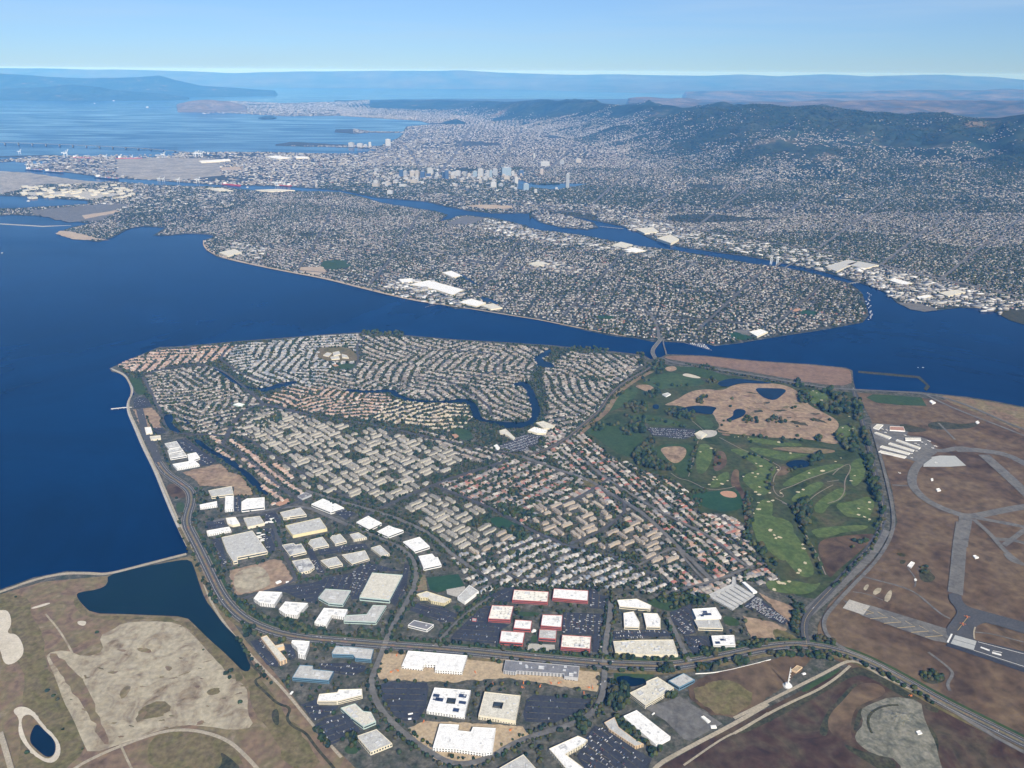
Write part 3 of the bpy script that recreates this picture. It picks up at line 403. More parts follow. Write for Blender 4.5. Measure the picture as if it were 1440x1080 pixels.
for t, q in [('V', [(250, 360), (230, 440), (200, 560), (170, 660)]), ('V', [(430, 330), (560, 400), (660, 450), (800, 500), (900, 550), (960, 590), (900, 640), (880, 720), (890, 790), (950, 840), (980, 820), (920, 780), (1050, 740), (1150, 690), (1300, 640), (1440, 590)]), ('V', [(900, 840), (1000, 890), (1080, 960), (1100, 1060)]), ('V', [(1340, 705), (1440, 690)]),
             ('V', [(1170, 880), (1230, 820), (1330, 760), (1390, 730)]), ('I', [(270, 880), (340, 860), (375, 810), (370, 740), (410, 680), (400, 640), (340, 670), (300, 710)]), ('I', [(0, 875), (60, 900), (90, 960), (120, 1030), (150, 1080)]), ('J', [(100, 0), (140, 50), (200, 150), (260, 290)]), ('V', [(20, 630), (90, 680), (170, 690), (340, 780), (500, 760), (560, 745)]),
             ('V', [(700, -20), (820, 60), (920, 150), (1100, 240), (1200, 310)]), ('V', [(820, 220), (1000, 230), (1100, 250), (950, 255), (800, 240)]), ('V', [(400, 180), (440, 230), (400, 280), (330, 270)]), ('V', [(200, 190), (260, 240), (320, 290)])]:
    ribbon('cart_path', G(q, LY(5), t), 4, LY(5), M['path'])
area_sheet('clubhouse_yard', 'V', [(220, 300), (290, 265), (400, 270), (415, 300), (380, 325), (290, 335), (250, 350)], 5, M['concrete'], sm=1)
# ---------------------------------------------------------------- airfield
area_sheet('airfield_grass', 'p', [(1205, 552), (1260, 556), (1330, 563), (1380, 582), (1440, 607), (1520, 640), (1750, 700), (1900, 1249), (1560, 1249), (1440, 1075), (1380, 1045), (1260, 985), (1190, 935), (1150, 915), (1150, 880), (1165, 850), (1200, 815), (1245, 770), (1262, 735), (1255, 690), (1240, 640), (1225, 590)], 1, M['brown'])
area_sheet('dark_scrub', 'p', tl('T6', [(1080, 705), (1200, 718), (1440, 760), (1600, 800), (1600, 1000), (1440, 870), (1300, 800), (1180, 760), (1120, 735)]), 2, M['marshbrown'], sm=2)
area_sheet('red_marsh', 'p', [(905, 1249), (920, 1083), (1040, 1015), (1100, 985), (1190, 937), (1240, 950), (1300, 985), (1360, 1015), (1440, 1060), (1560, 1160), (1560, 1249)], 2, M['redbrown'])
area_sheet('green_field', 'I', [(500, 250), (540, 230), (640, 235), (830, 250), (860, 300), (700, 295), (560, 280)], 3, M['lawn'])
area_sheet('hangar_apron', 'K', [(740, 270), (800, 250), (900, 262), (1130, 280), (1140, 345), (1100, 375), (1300, 395), (1380, 470), (1440, 545), (1360, 590), (1290, 640), (1200, 640), (1120, 610), (840, 560), (800, 470), (780, 390)], 3, M['oldasphalt'], sm=1)
area_sheet('blue_grey_apron', 'I', [(850, 610), (940, 595), (1030, 597), (1095, 655), (1000, 662), (840, 662)], 4, M['concgrey'])
TW = [([(870, 600), (800, 650), (770, 720), (775, 780), (840, 850), (930, 900), (1050, 945), (1130, 960), (1250, 935), (1400, 905), (1600, 880)], 34), ([(1030, 560), (1130, 560), (1240, 572), (1340, 590), (1440, 640), (1600, 720)], 42), ([(900, 560), (960, 570), (1060, 545), (1130, 560)], 30), ([(1200, 590), (1290, 670), (1400, 770), (1560, 920)], 46),
      ([(1095, 955), (1085, 1020), (1070, 1080), (1065, 1130)], 42), ([(1150, 965), (1260, 985), (1400, 1010), (1600, 1060)], 22), ([(1140, 975), (1240, 1060), (1320, 1160), (1440, 1250)], 18), ([(1260, 1090), (1400, 1100), (1500, 1140)], 20), ([(1320, 1130), (1440, 1040), (1500, 1010)], 18), ([(655, 770), (750, 775)], 10), ([(930, 400), (980, 450), (1030, 500)], 10), ([(860, 235), (960, 285), (1100, 345), (1300, 420), (1600, 540)], 14), ([(1330, 1180), (1370, 1230), (1500, 1250)], 16)]
for q, w in TW: ribbon('taxiway', G(q, LY(4), 'I'), w, LY(4), M['oldasphalt'])
ribbon('taxiway', G([(1075, -20), (1055, 120), (1045, 250), (1030, 400)], LY(5), 'J'), 42, LY(5), M['oldasphalt'])
area_sheet('taxiway_junction', 'J', [(992, 395), (1066, 405), (1070, 445), (1110, 480), (1200, 505), (1440, 570), (1600, 610), (1600, 690), (1440, 640), (1230, 575), (1180, 580), (1140, 610), (1140, 670), (1160, 690), (1110, 700), (985, 660), (975, 610), (1010, 560), (1045, 515), (1030, 480), (995, 445)], 6, M['asphalt'], sm=1)
area_sheet('overrun', 'J', [(360, 440), (520, 470), (980, 610), (1010, 645), (980, 695), (900, 680), (470, 530)], 5, M['oldasphalt'])
area_sheet('concrete_pad', 'J', [(400, 436), (523, 475), (483, 528), (360, 487)], 6, M['concrete'])
area_sheet('runway_edge', 'J', [(1015, 638), (1160, 680), (1440, 745), (1700, 820), (1680, 920), (1440, 870), (1240, 800), (976, 712)], 5, M['darkasphalt'])
area_sheet('runway', 'J', [(1018, 641), (1160, 683), (1440, 752), (1700, 825), (1680, 898), (1440, 846), (1130, 742), (978, 692)], 7, M['asphalt'])
for q in [[(1030, 648), (1158, 684), (1140, 738), (1003, 698)]]: area_sheet('threshold_marking', 'J', q, 8, M['concgrey'])
ribbon('centre_line', G([(1018, 672), (1150, 710)], LY(9), 'J'), 1.5, LY(9), M['asphalt'], sm=0)
area_sheet('threshold_bar', 'J', [(1005, 640), (1016, 642), (990, 694), (979, 690)], 9, M['paintw'])
for a, b, w in [((1182, 720), (1235, 740), 7), ((1250, 752), (1305, 767), 8), ((1255, 742), (1310, 752), 2), ((1165, 688), (1440, 760), 1.5), ((1140, 738), (1440, 835), 1.5)]: ribbon('runway_marking', G([a, b], LY(9), 'J'), w, LY(9), M['paintw'], sm=0)
for k in range(6):
    x = 545+k*82; y = 516+k*27
    ribbon('overrun_chevron', G([(x-58, y-33-(0 if k else -10)), (x, y), (x-104 if k else x-45, y+8)], LY(6), 'J'), 1.8, LY(6), M['painty'], sm=0)
for q, w in [([(465, 295), (560, 320), (680, 350), (780, 385), (850, 440), (940, 520), (1000, 550)], 7), ([(750, 250), (800, 315), (790, 360)], 4), ([(420, 390), (500, 400), (600, 440)], 4), ([(870, 750), (940, 800), (1000, 850), (1020, 880), (980, 940), (1000, 980)], 8), ([(1150, 630), (1250, 640), (1440, 690), (1600, 730)], 5)]:
    ribbon('service_track', G(q, LY(4), 'J'), w, LY(4), M['oldasphalt'])
ribbon('blast_edge', G([(1150, 600), (1140, 630), (1145, 670)], LY(8), 'J'), 4, LY(8), M['gravelpath'])
ribbon('taxiway_line', G([(1045, 620), (1075, 580), (1105, 540)], LY(8), 'J'), 1.2, LY(8), M['painty'], sm=0)
for q in [[(480, 375), (500, 345), (520, 350), (500, 385)], [(535, 400), (560, 365), (600, 370), (560, 412)], [(600, 440), (640, 375), (658, 390), (635, 455)]]: area_sheet('salt_patch', 'J', q, 3, M['playa'], sm=1, rag=3)
for t, q in [('J', [(815, 260), (850, 235), (890, 280), (920, 310), (870, 340), (820, 320)]), ('J', [(680, 155), (740, 165), (730, 185), (690, 175)]), ('J', [(700, 200), (740, 200), (730, 225), (700, 225)]), ('J', [(820, 880), (870, 850), (960, 880), (980, 920), (900, 945), (830, 920)]),
             ('I', [(860, 400), (960, 390), (1060, 410), (1180, 395), (1150, 430), (1000, 440), (880, 440)]), ('I', [(700, 400), (830, 430), (870, 450), (760, 460), (700, 430)]), ('S', [(560, 830), (640, 650), (830, 460), (860, 480), (760, 600), (640, 720), (640, 860)]), ('S', [(0, 800), (200, 720), (420, 560), (640, 480), (820, 350), (900, 350), (1240, 520), (1320, 560), (1300, 600), (1180, 570), (960, 430), (850, 400), (700, 480), (500, 600), (300, 700), (0, 850)]),
             ('S', [(820, 800), (860, 650), (900, 650), (870, 760), (840, 810)]), ('S', [(760, 900), (880, 960), (1060, 990), (1150, 1050), (1080, 1130), (880, 1010), (760, 930)]), ('S', [(1330, 610), (1440, 640), (1440, 690), (1340, 650)]), ('S', [(1340, 740), (1440, 850), (1440, 1000), (1380, 880)])]:
    area_sheet('dark_scrub', t, q, 3, M['weed'], sm=2, rag=4)
# construction yard bottom right
area_sheet('gravel_yard', 'S', [(870, 660), (940, 620), (1100, 560), (1310, 590), (1330, 700), (1360, 780), (1420, 900), (1440, 1000), (1500, 1200), (1180, 1200), (1160, 1020), (960, 980), (850, 900), (830, 840), (900, 760)], 3, M['yardgrey'], sm=1, rag=6)
area_sheet('gravel_mound_ground', 'S', [(950, 680), (1040, 630), (1180, 620), (1260, 680), (1290, 780), (1200, 830), (1060, 850), (950, 780), (925, 730)], 4, M['yardgrey'], sm=1, rag=6)
area_sheet('brown_mound_ground', 'S', [(640, 700), (760, 580), (850, 470), (1000, 460), (1080, 540), (900, 610), (830, 650), (800, 780), (820, 890), (700, 860), (640, 800)], 3, M['brown'], sm=2)
c_ = G([(1150, 715)], 3, 'S')[0]; nn_, rr_ = 36, 9; VM = []; FM = []
for i_ in range(rr_):
    for j_ in range(nn_):
        f_ = i_/(rr_-1); a_ = 6.28318*j_/nn_; w_ = 1+.22*math.sin(3*a_+1)+.12*math.sin(7*a_)+R.normal(0, .03); VM.append((c_[0]+f_*34*w_*math.cos(a_), c_[1]+f_*27*w_*math.sin(a_), 5.2+max(0, (1-f_)**1.3*9+R.normal(0, .5)*(f_ < .95)-(2.5 if f_ < .2 else 0))))
for i_ in range(rr_-1):
    for j_ in range(nn_): FM.append((i_*nn_+j_, (i_+1)*nn_+j_, (i_+1)*nn_+(j_+1) % nn_, i_*nn_+(j_+1) % nn_))
tag(obj('gravel_mound', VM, FM, M['yardgrey']), kind='structure')
ribbon('curved_ditch', G([(960, 830), (925, 760), (940, 690), (1000, 645), (1080, 625), (1150, 625)], LY(5), 'S'), 6, LY(5), M['weed'])
ribbon('gravel_road', G([(560, 1250), (600, 1080), (820, 955), (1120, 800), (1300, 700), (1440, 615)], LY(5), 'D'), 11, LY(5), M['gravelpath'])
ribbon('gravel_road', G([(-40, 720), (180, 610), (400, 500), (640, 380), (760, 312), (830, 305), (900, 330), (1000, 400), (1240, 510), (1440, 600), (1600, 680)], LY(5), 'S'), 9, LY(5), M['gravelpath'])
ribbon('gravel_road', G([(-40, 830), (200, 690), (400, 590), (560, 520), (700, 430), (800, 340)], LY(5), 'S'), 7, LY(5), M['gravelpath'])
ribbon('gravel_road', G([(830, 1060), (1130, 850), (1250, 810), (1440, 680)], LY(5), 'D'), 5, LY(5), M['gravelpath'])
area_sheet('verge', 'S', [(440, 520), (500, 470), (660, 390), (740, 350), (700, 400), (560, 480), (470, 535)], 4, M['lawn'], sm=1)

# ---------------------------------------------------------------- roads
ROADS = []
def road(pts, w, k=6, m='asphalt', t='p', block=True, name='road'):
    g = G(pts, LY(k), t); ribbon(name, g, w, LY(k), M[m])
    if block: ROADS.append((smoothpoly(g, 2, False), w))
    return g
PK = [(196, 575), (200, 590), (205, 612), (217, 631), (222, 650), (232, 665), (255, 680), (268, 690), (270, 705), (264, 722), (262, 738), (275, 762), (286, 785), (297, 808), (310, 835), (325, 855), (345, 872), (370, 884), (400, 893), (440, 899), (480, 902), (540, 907), (600, 911), (660, 916), (720, 922), (780, 928), (850, 934), (900, 936), (940, 937),
      (980, 931), (1030, 921), (1070, 912), (1110, 907), (1135, 908), (1170, 913), (1210, 925), (1260, 950), (1320, 985), (1380, 1015), (1440, 1045), (1520, 1085), (1700, 1180)]
g = road(PK, 30); ribbon('median', g[4:], 6.5, LY(7), M['mulch']); 
for of in (-10.5, 10.5): ribbon('lane_line', g[4:], .5, LY(7), M['paintw'], off=of)
for of in (-25, 25): ribbon('verge_lawn', g[10:46], 11, LY(3), M['marsh'] if of < 0 else M['lawn'], off=of)
for of in (-17.5, 17.5): ribbon('pavement', g[4:], 2.2, LY(6)+.1, M['path'], off=of)
g = road([(1135, 907), (1130, 885), (1133, 868), (1148, 850), (1165, 832), (1190, 805), (1222, 772), (1240, 742), (1243, 715), (1232, 670), (1220, 620), (1208, 575), (1201, 550)], 20); ribbon('lane_line', g, .6, LY(7), M['painty'])
g = road([(1700, 1180), (1440, 1060), (1340, 1000), (1240, 935), (1180, 910), (1160, 890), (1158, 870), (1172, 852), (1200, 822), (1232, 790), (1254, 755), (1258, 725), (1246, 670), (1232, 620), (1226, 600)], 12, m='oldasphalt')
for q in [[(1135, 862), (1160, 840), (1190, 812), (1226, 778), (1245, 745)]]: ribbon('verge', G(q, LY(5)), 34, LY(5), M['oldasphalt'])
g = road([(1600, 660), (1440, 605), (1385, 580), (1340, 562), (1300, 553), (1250, 550), (1203, 548), (1150, 544), (1080, 531), (1020, 521), (960, 512), (940, 508), (930, 503)], 18, m='oldasphalt')
g = road([(932, 503), (910, 520), (885, 533), (865, 547), (853, 562), (845, 577), (820, 596), (800, 613), (780, 627), (755, 636), (735, 642), (700, 634), (660, 626), (615, 618), (560, 605), (510, 595), (470, 590), (430, 583), (395, 573), (372, 569), (355, 570), (335, 585), (325, 600), (318, 618)], 18); ribbon('median', g[:12], 3, LY(7), M['mulch'])
ribbon('greenbelt', g[1:11], 34, LY(4), M['marshbrown'], off=26)
for q, w, m in [([(735, 642), (790, 662), (830, 675), (855, 692), (900, 718), (930, 745), (960, 775), (985, 800), (1000, 815)], 16, 'oldasphalt'), ([(822, 648), (845, 668), (880, 690), (915, 712), (960, 735), (1010, 760), (1040, 790), (1060, 800)], 12, 'oldasphalt'), ([(715, 647), (660, 664), (609, 681), (531, 716), (510, 728)], 13, 'asphalt'), ([(609, 681), (650, 698), (700, 718), (745, 745), (775, 757), (800, 769), (840, 776), (867, 783), (911, 805), (964, 831)], 13, 'asphalt'),
                ([(300, 733), (340, 724), (400, 713), (430, 712), (460, 725), (493, 740), (529, 755), (560, 768), (578, 782), (586, 800), (583, 825), (570, 850), (555, 875), (545, 895), (541, 907), (530, 935), (520, 960), (530, 990), (550, 1015), (575, 1037), (600, 1055), (640, 1078), (690, 1066), (720, 1046), (760, 1031), (800, 1020), (832, 1005), (847, 980), (850, 955), (850, 935), (852, 900), (858, 865), (859, 845)], 15, 'oldasphalt'),
                ([(1440, 1180), (1040, 1100)], 10, 'asphalt'), ([(940, 868), (955, 900), (970, 932)], 13, 'oldasphalt'), ([(690, 840), (672, 852), (650, 868), (628, 890), (612, 908)], 12, 'oldasphalt'), ([(430, 690), (480, 706), (540, 722), (580, 738), (607, 752), (633, 778), (668, 802)], 14, 'oldasphalt'),
                ([(300, 745), (330, 735), (375, 722), (420, 705)], 11, 'asphalt'), ([(382, 735), (395, 765), (410, 800), (418, 818), (350, 838), (320, 850)], 11, 'asphalt'), ([(418, 818), (440, 812), (520, 790), (545, 782)], 11, 'asphalt'), ([(390, 770), (450, 757), (500, 748)], 9, 'asphalt'), ([(395, 762), (430, 812)], 10, 'asphalt'), ([(318, 618), (310, 625), (340, 640), (370, 665), (400, 690), (425, 705)], 10, 'asphalt'),
                ([(205, 527), (222, 520), (260, 513), (290, 513), (315, 522), (345, 545), (372, 569)], 12, 'asphalt'), ([(200, 530), (212, 550), (225, 575), (232, 600), (245, 610), (318, 612)], 10, 'asphalt'), ([(310, 505), (318, 492), (340, 484)], 9, 'asphalt'), ([(310, 505), (330, 520), (355, 533), (400, 540)], 9, 'asphalt'),
                ([(512, 475), (500, 487), (505, 505), (500, 517), (480, 525)], 9, 'asphalt'), ([(560, 487), (640, 492), (700, 497), (705, 510), (690, 525), (640, 532), (600, 530), (560, 528)], 9, 'asphalt'), ([(620, 528), (650, 548), (680, 563), (690, 575), (690, 585)], 8, 'asphalt'), ([(700, 642), (750, 620), (790, 600)], 0.1, 'asphalt'),
                ([(531, 716), (490, 700), (450, 680), (400, 650), (370, 630), (340, 612)], 8, 'asphalt'), ([(780, 715), (830, 690), (860, 670)], 9, 'asphalt'), ([(800, 765), (850, 745), (885, 715), (865, 695)], 10, 'asphalt'), ([(895, 796), (935, 775), (950, 768), (975, 800), (990, 815)], 9, 'oldasphalt'), ([(920, 838), (960, 828), (1010, 815), (1060, 795)], 10, 'oldasphalt'), ([(700, 822), (676, 806), (665, 795), (700, 780), (760, 755)], 8, 'asphalt'), ([(710, 805), (730, 815), (780, 812), (775, 790), (765, 775)], 7, 'asphalt')]:
    if w > 1: road(q, w, m=m)
# bridge approaches, freeways and channels across the water
for q, w, m in [([(927, 478), (925, 460), (915, 440), (880, 420), (800, 400), (700, 375), (600, 350), (500, 330)], 18, 'oldasphalt'), ([(1440, 418), (1350, 398), (1250, 375), (1150, 352), (1050, 337), (960, 318), (880, 302), (800, 298), (720, 288), (640, 276), (560, 268), (460, 262)], 55, 'oldasphalt'), ([(640, 262), (700, 278), (760, 288), (850, 300)], 30, 'oldasphalt'), ([(615, 245), (635, 225), (650, 200), (665, 175)], 60, 'oldasphalt'), ([(260, 214), (400, 222), (480, 228), (540, 215), (575, 195), (600, 180)], 45, 'oldasphalt'),
                ([(590, 240), (580, 215), (562, 200)], 40, 'oldasphalt'), ([(1100, 378), (1130, 362), (1180, 345)], 16, 'oldasphalt'), ([(540, 262), (480, 250), (440, 240)], 40, 'oldasphalt')]:
    road(q, w, 2, m)
for q, w in [([(1440, 352), (1250, 318), (1050, 292), (900, 272), (800, 262)], 34), ([(1440, 322), (1200, 288), (1000, 266), (880, 252)], 30), ([(1440, 296), (1240, 268), (1050, 246), (900, 232)], 30), ([(1440, 384), (1300, 358), (1160, 335), (1000, 312)], 30), ([(1440, 270), (1300, 250), (1150, 232), (1000, 216), (880, 206)], 34),
             ([(1320, 395), (1400, 330), (1440, 305)], 26), ([(1240, 372), (1330, 300), (1390, 262)], 26), ([(1150, 350), (1240, 284), (1300, 245)], 28), ([(1060, 335), (1150, 266), (1200, 232)], 28), ([(980, 318), (1070, 250), (1110, 222)], 30), ([(900, 300), (985, 238), (1020, 212)], 30), ([(830, 290), (900, 225), (935, 190), (950, 175)], 34),
             ([(770, 240), (800, 212), (820, 185), (830, 165)], 40), ([(700, 235), (720, 205), (735, 178), (742, 160)], 44), ([(560, 195), (620, 200), (700, 205), (800, 212), (900, 220)], 40), ([(580, 180), (660, 184), (760, 190), (860, 196)], 50), ([(600, 168), (680, 170), (780, 174)], 60), ([(500, 240), (560, 225), (600, 205)], 34)]: road(q, w, 2, 'oldasphalt')
for q, w in [([(330, 350), (420, 340), (540, 352), (700, 372), (860, 395), (1000, 412), (1150, 425)], 20), ([(420, 380), (560, 392), (700, 412), (820, 430), (960, 448), (1060, 455)], 18), ([(300, 312), (430, 305), (560, 318), (700, 338), (860, 358), (1000, 372)], 20), ([(520, 400), (560, 350), (590, 300)], 18), ([(660, 425), (710, 365), (735, 330)], 18), ([(790, 445), (850, 385), (880, 350)], 18), ([(980, 465), (1040, 410), (1075, 378)], 18), ([(420, 378), (450, 330), (470, 285)], 18), ([(1090, 455), (1140, 415), (1160, 395)], 16)]: road(q, w, 2, 'street')
# ---------------------------------------------------------------- hills
def fbm(x, y, seed, oct=5):
    out = np.zeros_like(x); amp = 1.0; rs = np.random.default_rng(seed)
    for o in range(oct):
        for _ in range(4):
            a = rs.uniform(0, 2*math.pi); f = 2**o*rs.uniform(.7, 1.4); out += amp*np.sin((x*math.cos(a)+y*math.sin(a))*f+rs.uniform(0, 6.28))/2.5
        amp *= .52
    return out
def crest_h(xs, ys, D):
    d = dirs(np.stack([xs, ys], 1)); return CAMZ+d[:, 2]*(D/d[:, 1])
HF = {}
def hills(name, prof, nx, rows, m, seed, nscale, namp, base=-2.0, back=0.3, ridgy=0.5, far=1.0):
    """prof rows: (px x, front Y metres, crest Y metres, crest px y, back Y metres); a real height field in metres"""
    P = np.array(prof, float); P[:, [1, 2, 4]] *= far
    if name == 'far_ridge': P[:, 1] = np.where(P[:, 0] < 950, 74000, 60000); P[:, 2] = 83000; P[:, 4] = 90000
    xs = np.linspace(P[0, 0], P[-1, 0], nx); f, c, cy, b = (np.interp(xs, P[:, 0], P[:, i]) for i in (1, 2, 3, 4))
    az = (xs-720)/FPX/cP*0.0
    hc = np.minimum(crest_h(xs, cy, c), 1500)
    dd = dirs(np.stack([xs, cy], 1)); slope = dd[:, 0]/dd[:, 1]
    T = np.linspace(0, 1, rows); kc = 0.6
    Y = np.where(T[None] < kc, f[:, None]+(c-f)[:, None]*(T/kc)[None], c[:, None]+(b-c)[:, None]*((T-kc)/(1-kc))[None]); X = Y*slope[:, None]
    up = np.clip(T/kc, 0, 1); prof_ = np.where(T < kc, (1-np.cos(up*math.pi))/2*.3+up**1.9*.7, 1-(1-back)*np.sin(np.clip((T-kc)/(1-kc), 0, 1)*math.pi/2))
    nz = fbm(X/nscale, Y/nscale, seed); rg = 1-2*np.abs(np.sin(fbm(X/nscale*.8, Y/nscale*.8, seed+5, 4)))
    env = np.clip(T*5, 0, 1)[None]*(1-.8*np.exp(-((T-kc)/.07)**2))[None]
    h = hc[:, None]*prof_[None]*(1+namp*env*(nz*.6+rg*ridgy)); h = np.maximum(h, 0)+base*(1-np.clip(T*8, 0, 1))[None]
    h[0] = base; h[-1] = base
    V = np.stack([X, Y, h], 2).reshape(-1, 3); i, j = np.meshgrid(np.arange(nx-1), np.arange(rows-1), indexing='ij'); a = (i*rows+j).ravel(); F = np.stack([a, a+rows, a+rows+1, a+1], 1)
    HF[name] = (xs, slope, f, c, b, kc, h, rows)
    return tag(obj(name, V, F, m, smooth=True), kind='structure')
km = 1000
hills('wooded_hills', [(470, 34*km, 38*km, 147, 44*km), (520, 33*km, 38*km, 145.5, 44*km), (560, 32*km, 37.5*km, 142.5, 44*km), (610, 31*km, 36*km, 141.5, 43*km), (650, 29*km, 34*km, 143, 42*km), (700, 25*km, 31*km, 143, 40*km), (760, 21*km, 27.5*km, 143.5, 36*km), (830, 17.5*km, 24.5*km, 142, 33*km), (865, 16*km, 23*km, 144.5, 31*km), (900, 14.5*km, 22*km, 144, 29*km), (960, 12.8*km, 20*km, 147.5, 27*km), (1020, 11.6*km, 19*km, 146.5, 26*km), (1060, 11*km, 18*km, 147.5, 25*km),
       (1110, 10.4*km, 17.5*km, 148.5, 24*km), (1150, 10*km, 17.5*km, 144.5, 24*km), (1172, 9.9*km, 17.5*km, 147, 24*km), (1200, 9.8*km, 17*km, 153, 23*km), (1260, 9.6*km, 16.5*km, 158, 22*km), (1330, 9.5*km, 16*km, 164, 21*km), (1400, 9.4*km, 15.5*km, 169, 20*km), (1440, 9.3*km, 15*km, 163, 20*km), (1700, 9.3*km, 15*km, 160, 20*km)], 460, 170, M['hill'], 3, 620, .36)
hills('brown_hills', [(880, 24*km, 30*km, 143, 36*km), (1000, 22*km, 30*km, 142, 36*km), (1100, 21*km, 29*km, 144, 35*km), (1180, 20*km, 28*km, 143, 34*km), (1260, 19*km, 27*km, 141, 34*km), (1350, 18*km, 27*km, 143, 34*km), (1440, 18*km, 27*km, 142, 34*km), (1700, 18*km, 27*km, 142, 34*km)], 260, 90, M['brownhill'], 9, 1400, .5, back=.5, far=1.15)
hills('far_hills', [(960, 34*km, 41*km, 129, 48*km), (1100, 33*km, 41*km, 128, 48*km), (1300, 32*km, 40*km, 127, 48*km), (1440, 32*km, 40*km, 128, 48*km), (1700, 32*km, 40*km, 128, 48*km)], 200, 60, M['brownhill'], 13, 2500, .5, back=.3, far=1.3)
hills('far_ridge', [(700, 45*km, 58*km, 108, 68*km), (960, 45*km, 58*km, 107, 68*km), (1040, 45*km, 58*km, 104.5, 68*km), (1093, 45*km, 58*km, 107.5, 68*km), (1160, 45*km, 58*km, 104, 68*km), (1220, 45*km, 58*km, 107, 68*km), (1280, 45*km, 56*km, 105.5, 68*km), (1327, 45*km, 56*km, 104.5, 68*km), (1400, 45*km, 56*km, 109, 68*km), (1440, 45*km, 56*km, 112, 68*km), (1700, 45*km, 56*km, 112, 68*km)], 260, 60, M['farhill'], 21, 3500, .25, far=1.32)
hills('far_ridge', [(-200, 50*km, 60*km, 95, 70*km), (0, 50*km, 60*km, 95.5, 70*km), (100, 50*km, 60*km, 97, 70*km), (233, 50*km, 60*km, 99, 70*km), (333, 50*km, 60*km, 102, 70*km), (400, 48*km, 60*km, 101, 70*km), (450, 46*km, 60*km, 100, 70*km), (500, 45*km, 59*km, 99.5, 70*km), (547, 45*km, 59*km, 98.5, 70*km), (562, 45*km, 59*km, 96, 70*km), (587, 45*km, 59*km, 96, 70*km), (600, 45*km, 59*km, 99, 70*km), (623, 45*km, 59*km, 94.5, 70*km), (647, 45*km, 59*km, 99.5, 70*km), (713, 45*km, 59*km, 101.5, 70*km), (800, 45*km, 59*km, 103.5, 70*km), (960, 45*km, 59*km, 105.5, 70*km), (1040, 46*km, 59*km, 107, 70*km)], 300, 60, M['farhill'], 23, 3500, .25, far=1.28)
hills('headland_hills', [(-200, 36*km, 41*km, 100, 47*km), (0, 36*km, 41*km, 103, 47*km), (67, 36*km, 41*km, 108, 47*km), (133, 36*km, 41*km, 110, 47*km), (193, 36*km, 41*km, 108, 47*km), (223, 36*km, 41*km, 105, 47*km), (247, 36*km, 41*km, 112, 47*km), (283, 37*km, 41*km, 120, 46*km), (340, 38*km, 41*km, 124, 45*km), (390, 39*km, 41*km, 127.5, 44*km)], 200, 60, M['hill'], 31, 1800, .25, far=1.3)
hills('headland_shore', [(-200, 31.5*km, 34.5*km, 126, 38*km), (0, 31.5*km, 34.5*km, 125, 38*km), (33, 31.5*km, 34.5*km, 123, 38*km), (100, 31.5*km, 34.5*km, 119, 38*km), (140, 31.5*km, 34.5*km, 122, 38*km), (167, 32*km, 34.5*km, 127, 37*km), (233, 32.5*km, 34.5*km, 132, 36*km), (266, 33*km, 34.5*km, 137, 36*km)], 160, 50, M['hill'], 37, 900, .3, far=1.3)
hills('shore_hills', [(248, 25*km, 27.5*km, 148, 30*km), (262, 25*km, 27.5*km, 142.5, 30*km), (290, 25*km, 27.5*km, 139.5, 30*km), (320, 25*km, 27.5*km, 142, 30*km), (347, 25*km, 27.5*km, 149, 29*km)], 80, 40, M['headland'], 41, 700, .3, far=1.22)
hills('small_hill', [(620, 17.2*km, 17.8*km, 174, 18.4*km), (632, 17.2*km, 17.8*km, 169, 18.4*km), (642, 17.2*km, 17.8*km, 166.5, 18.4*km), (653, 17.2*km, 17.8*km, 172, 18.4*km), (658, 17.2*km, 17.8*km, 175, 18.4*km)], 30, 20, M['hill'], 43, 300, .2, far=1.42)
def hz(x, y):
    """ground height of the wooded hills"""
    xs, slope, f, c, b, kc, h, rows = HF['wooded_hills']; s = x/y; i = np.clip(np.interp(s, slope, np.arange(len(slope))), 0, len(slope)-1.001); i0 = i.astype(int); w = i-i0
    def val(k):
        t = np.where(y < c[k], (y-f[k])/(c[k]-f[k])*kc, kc+(y-c[k])/(b[k]-c[k])*(1-kc)); ok = (t > 0) & (t < 1); q = np.clip(t, 0, .9999)*(rows-1); q0 = q.astype(int); return np.where(ok, h[k, q0]*(1-(q-q0))+h[k, q0+1]*(q-q0), 0)
    out = val(i0)*(1-w)+val(i0+1)*w; return np.where((s < slope[0]) | (s > slope[-1]), 0, out)
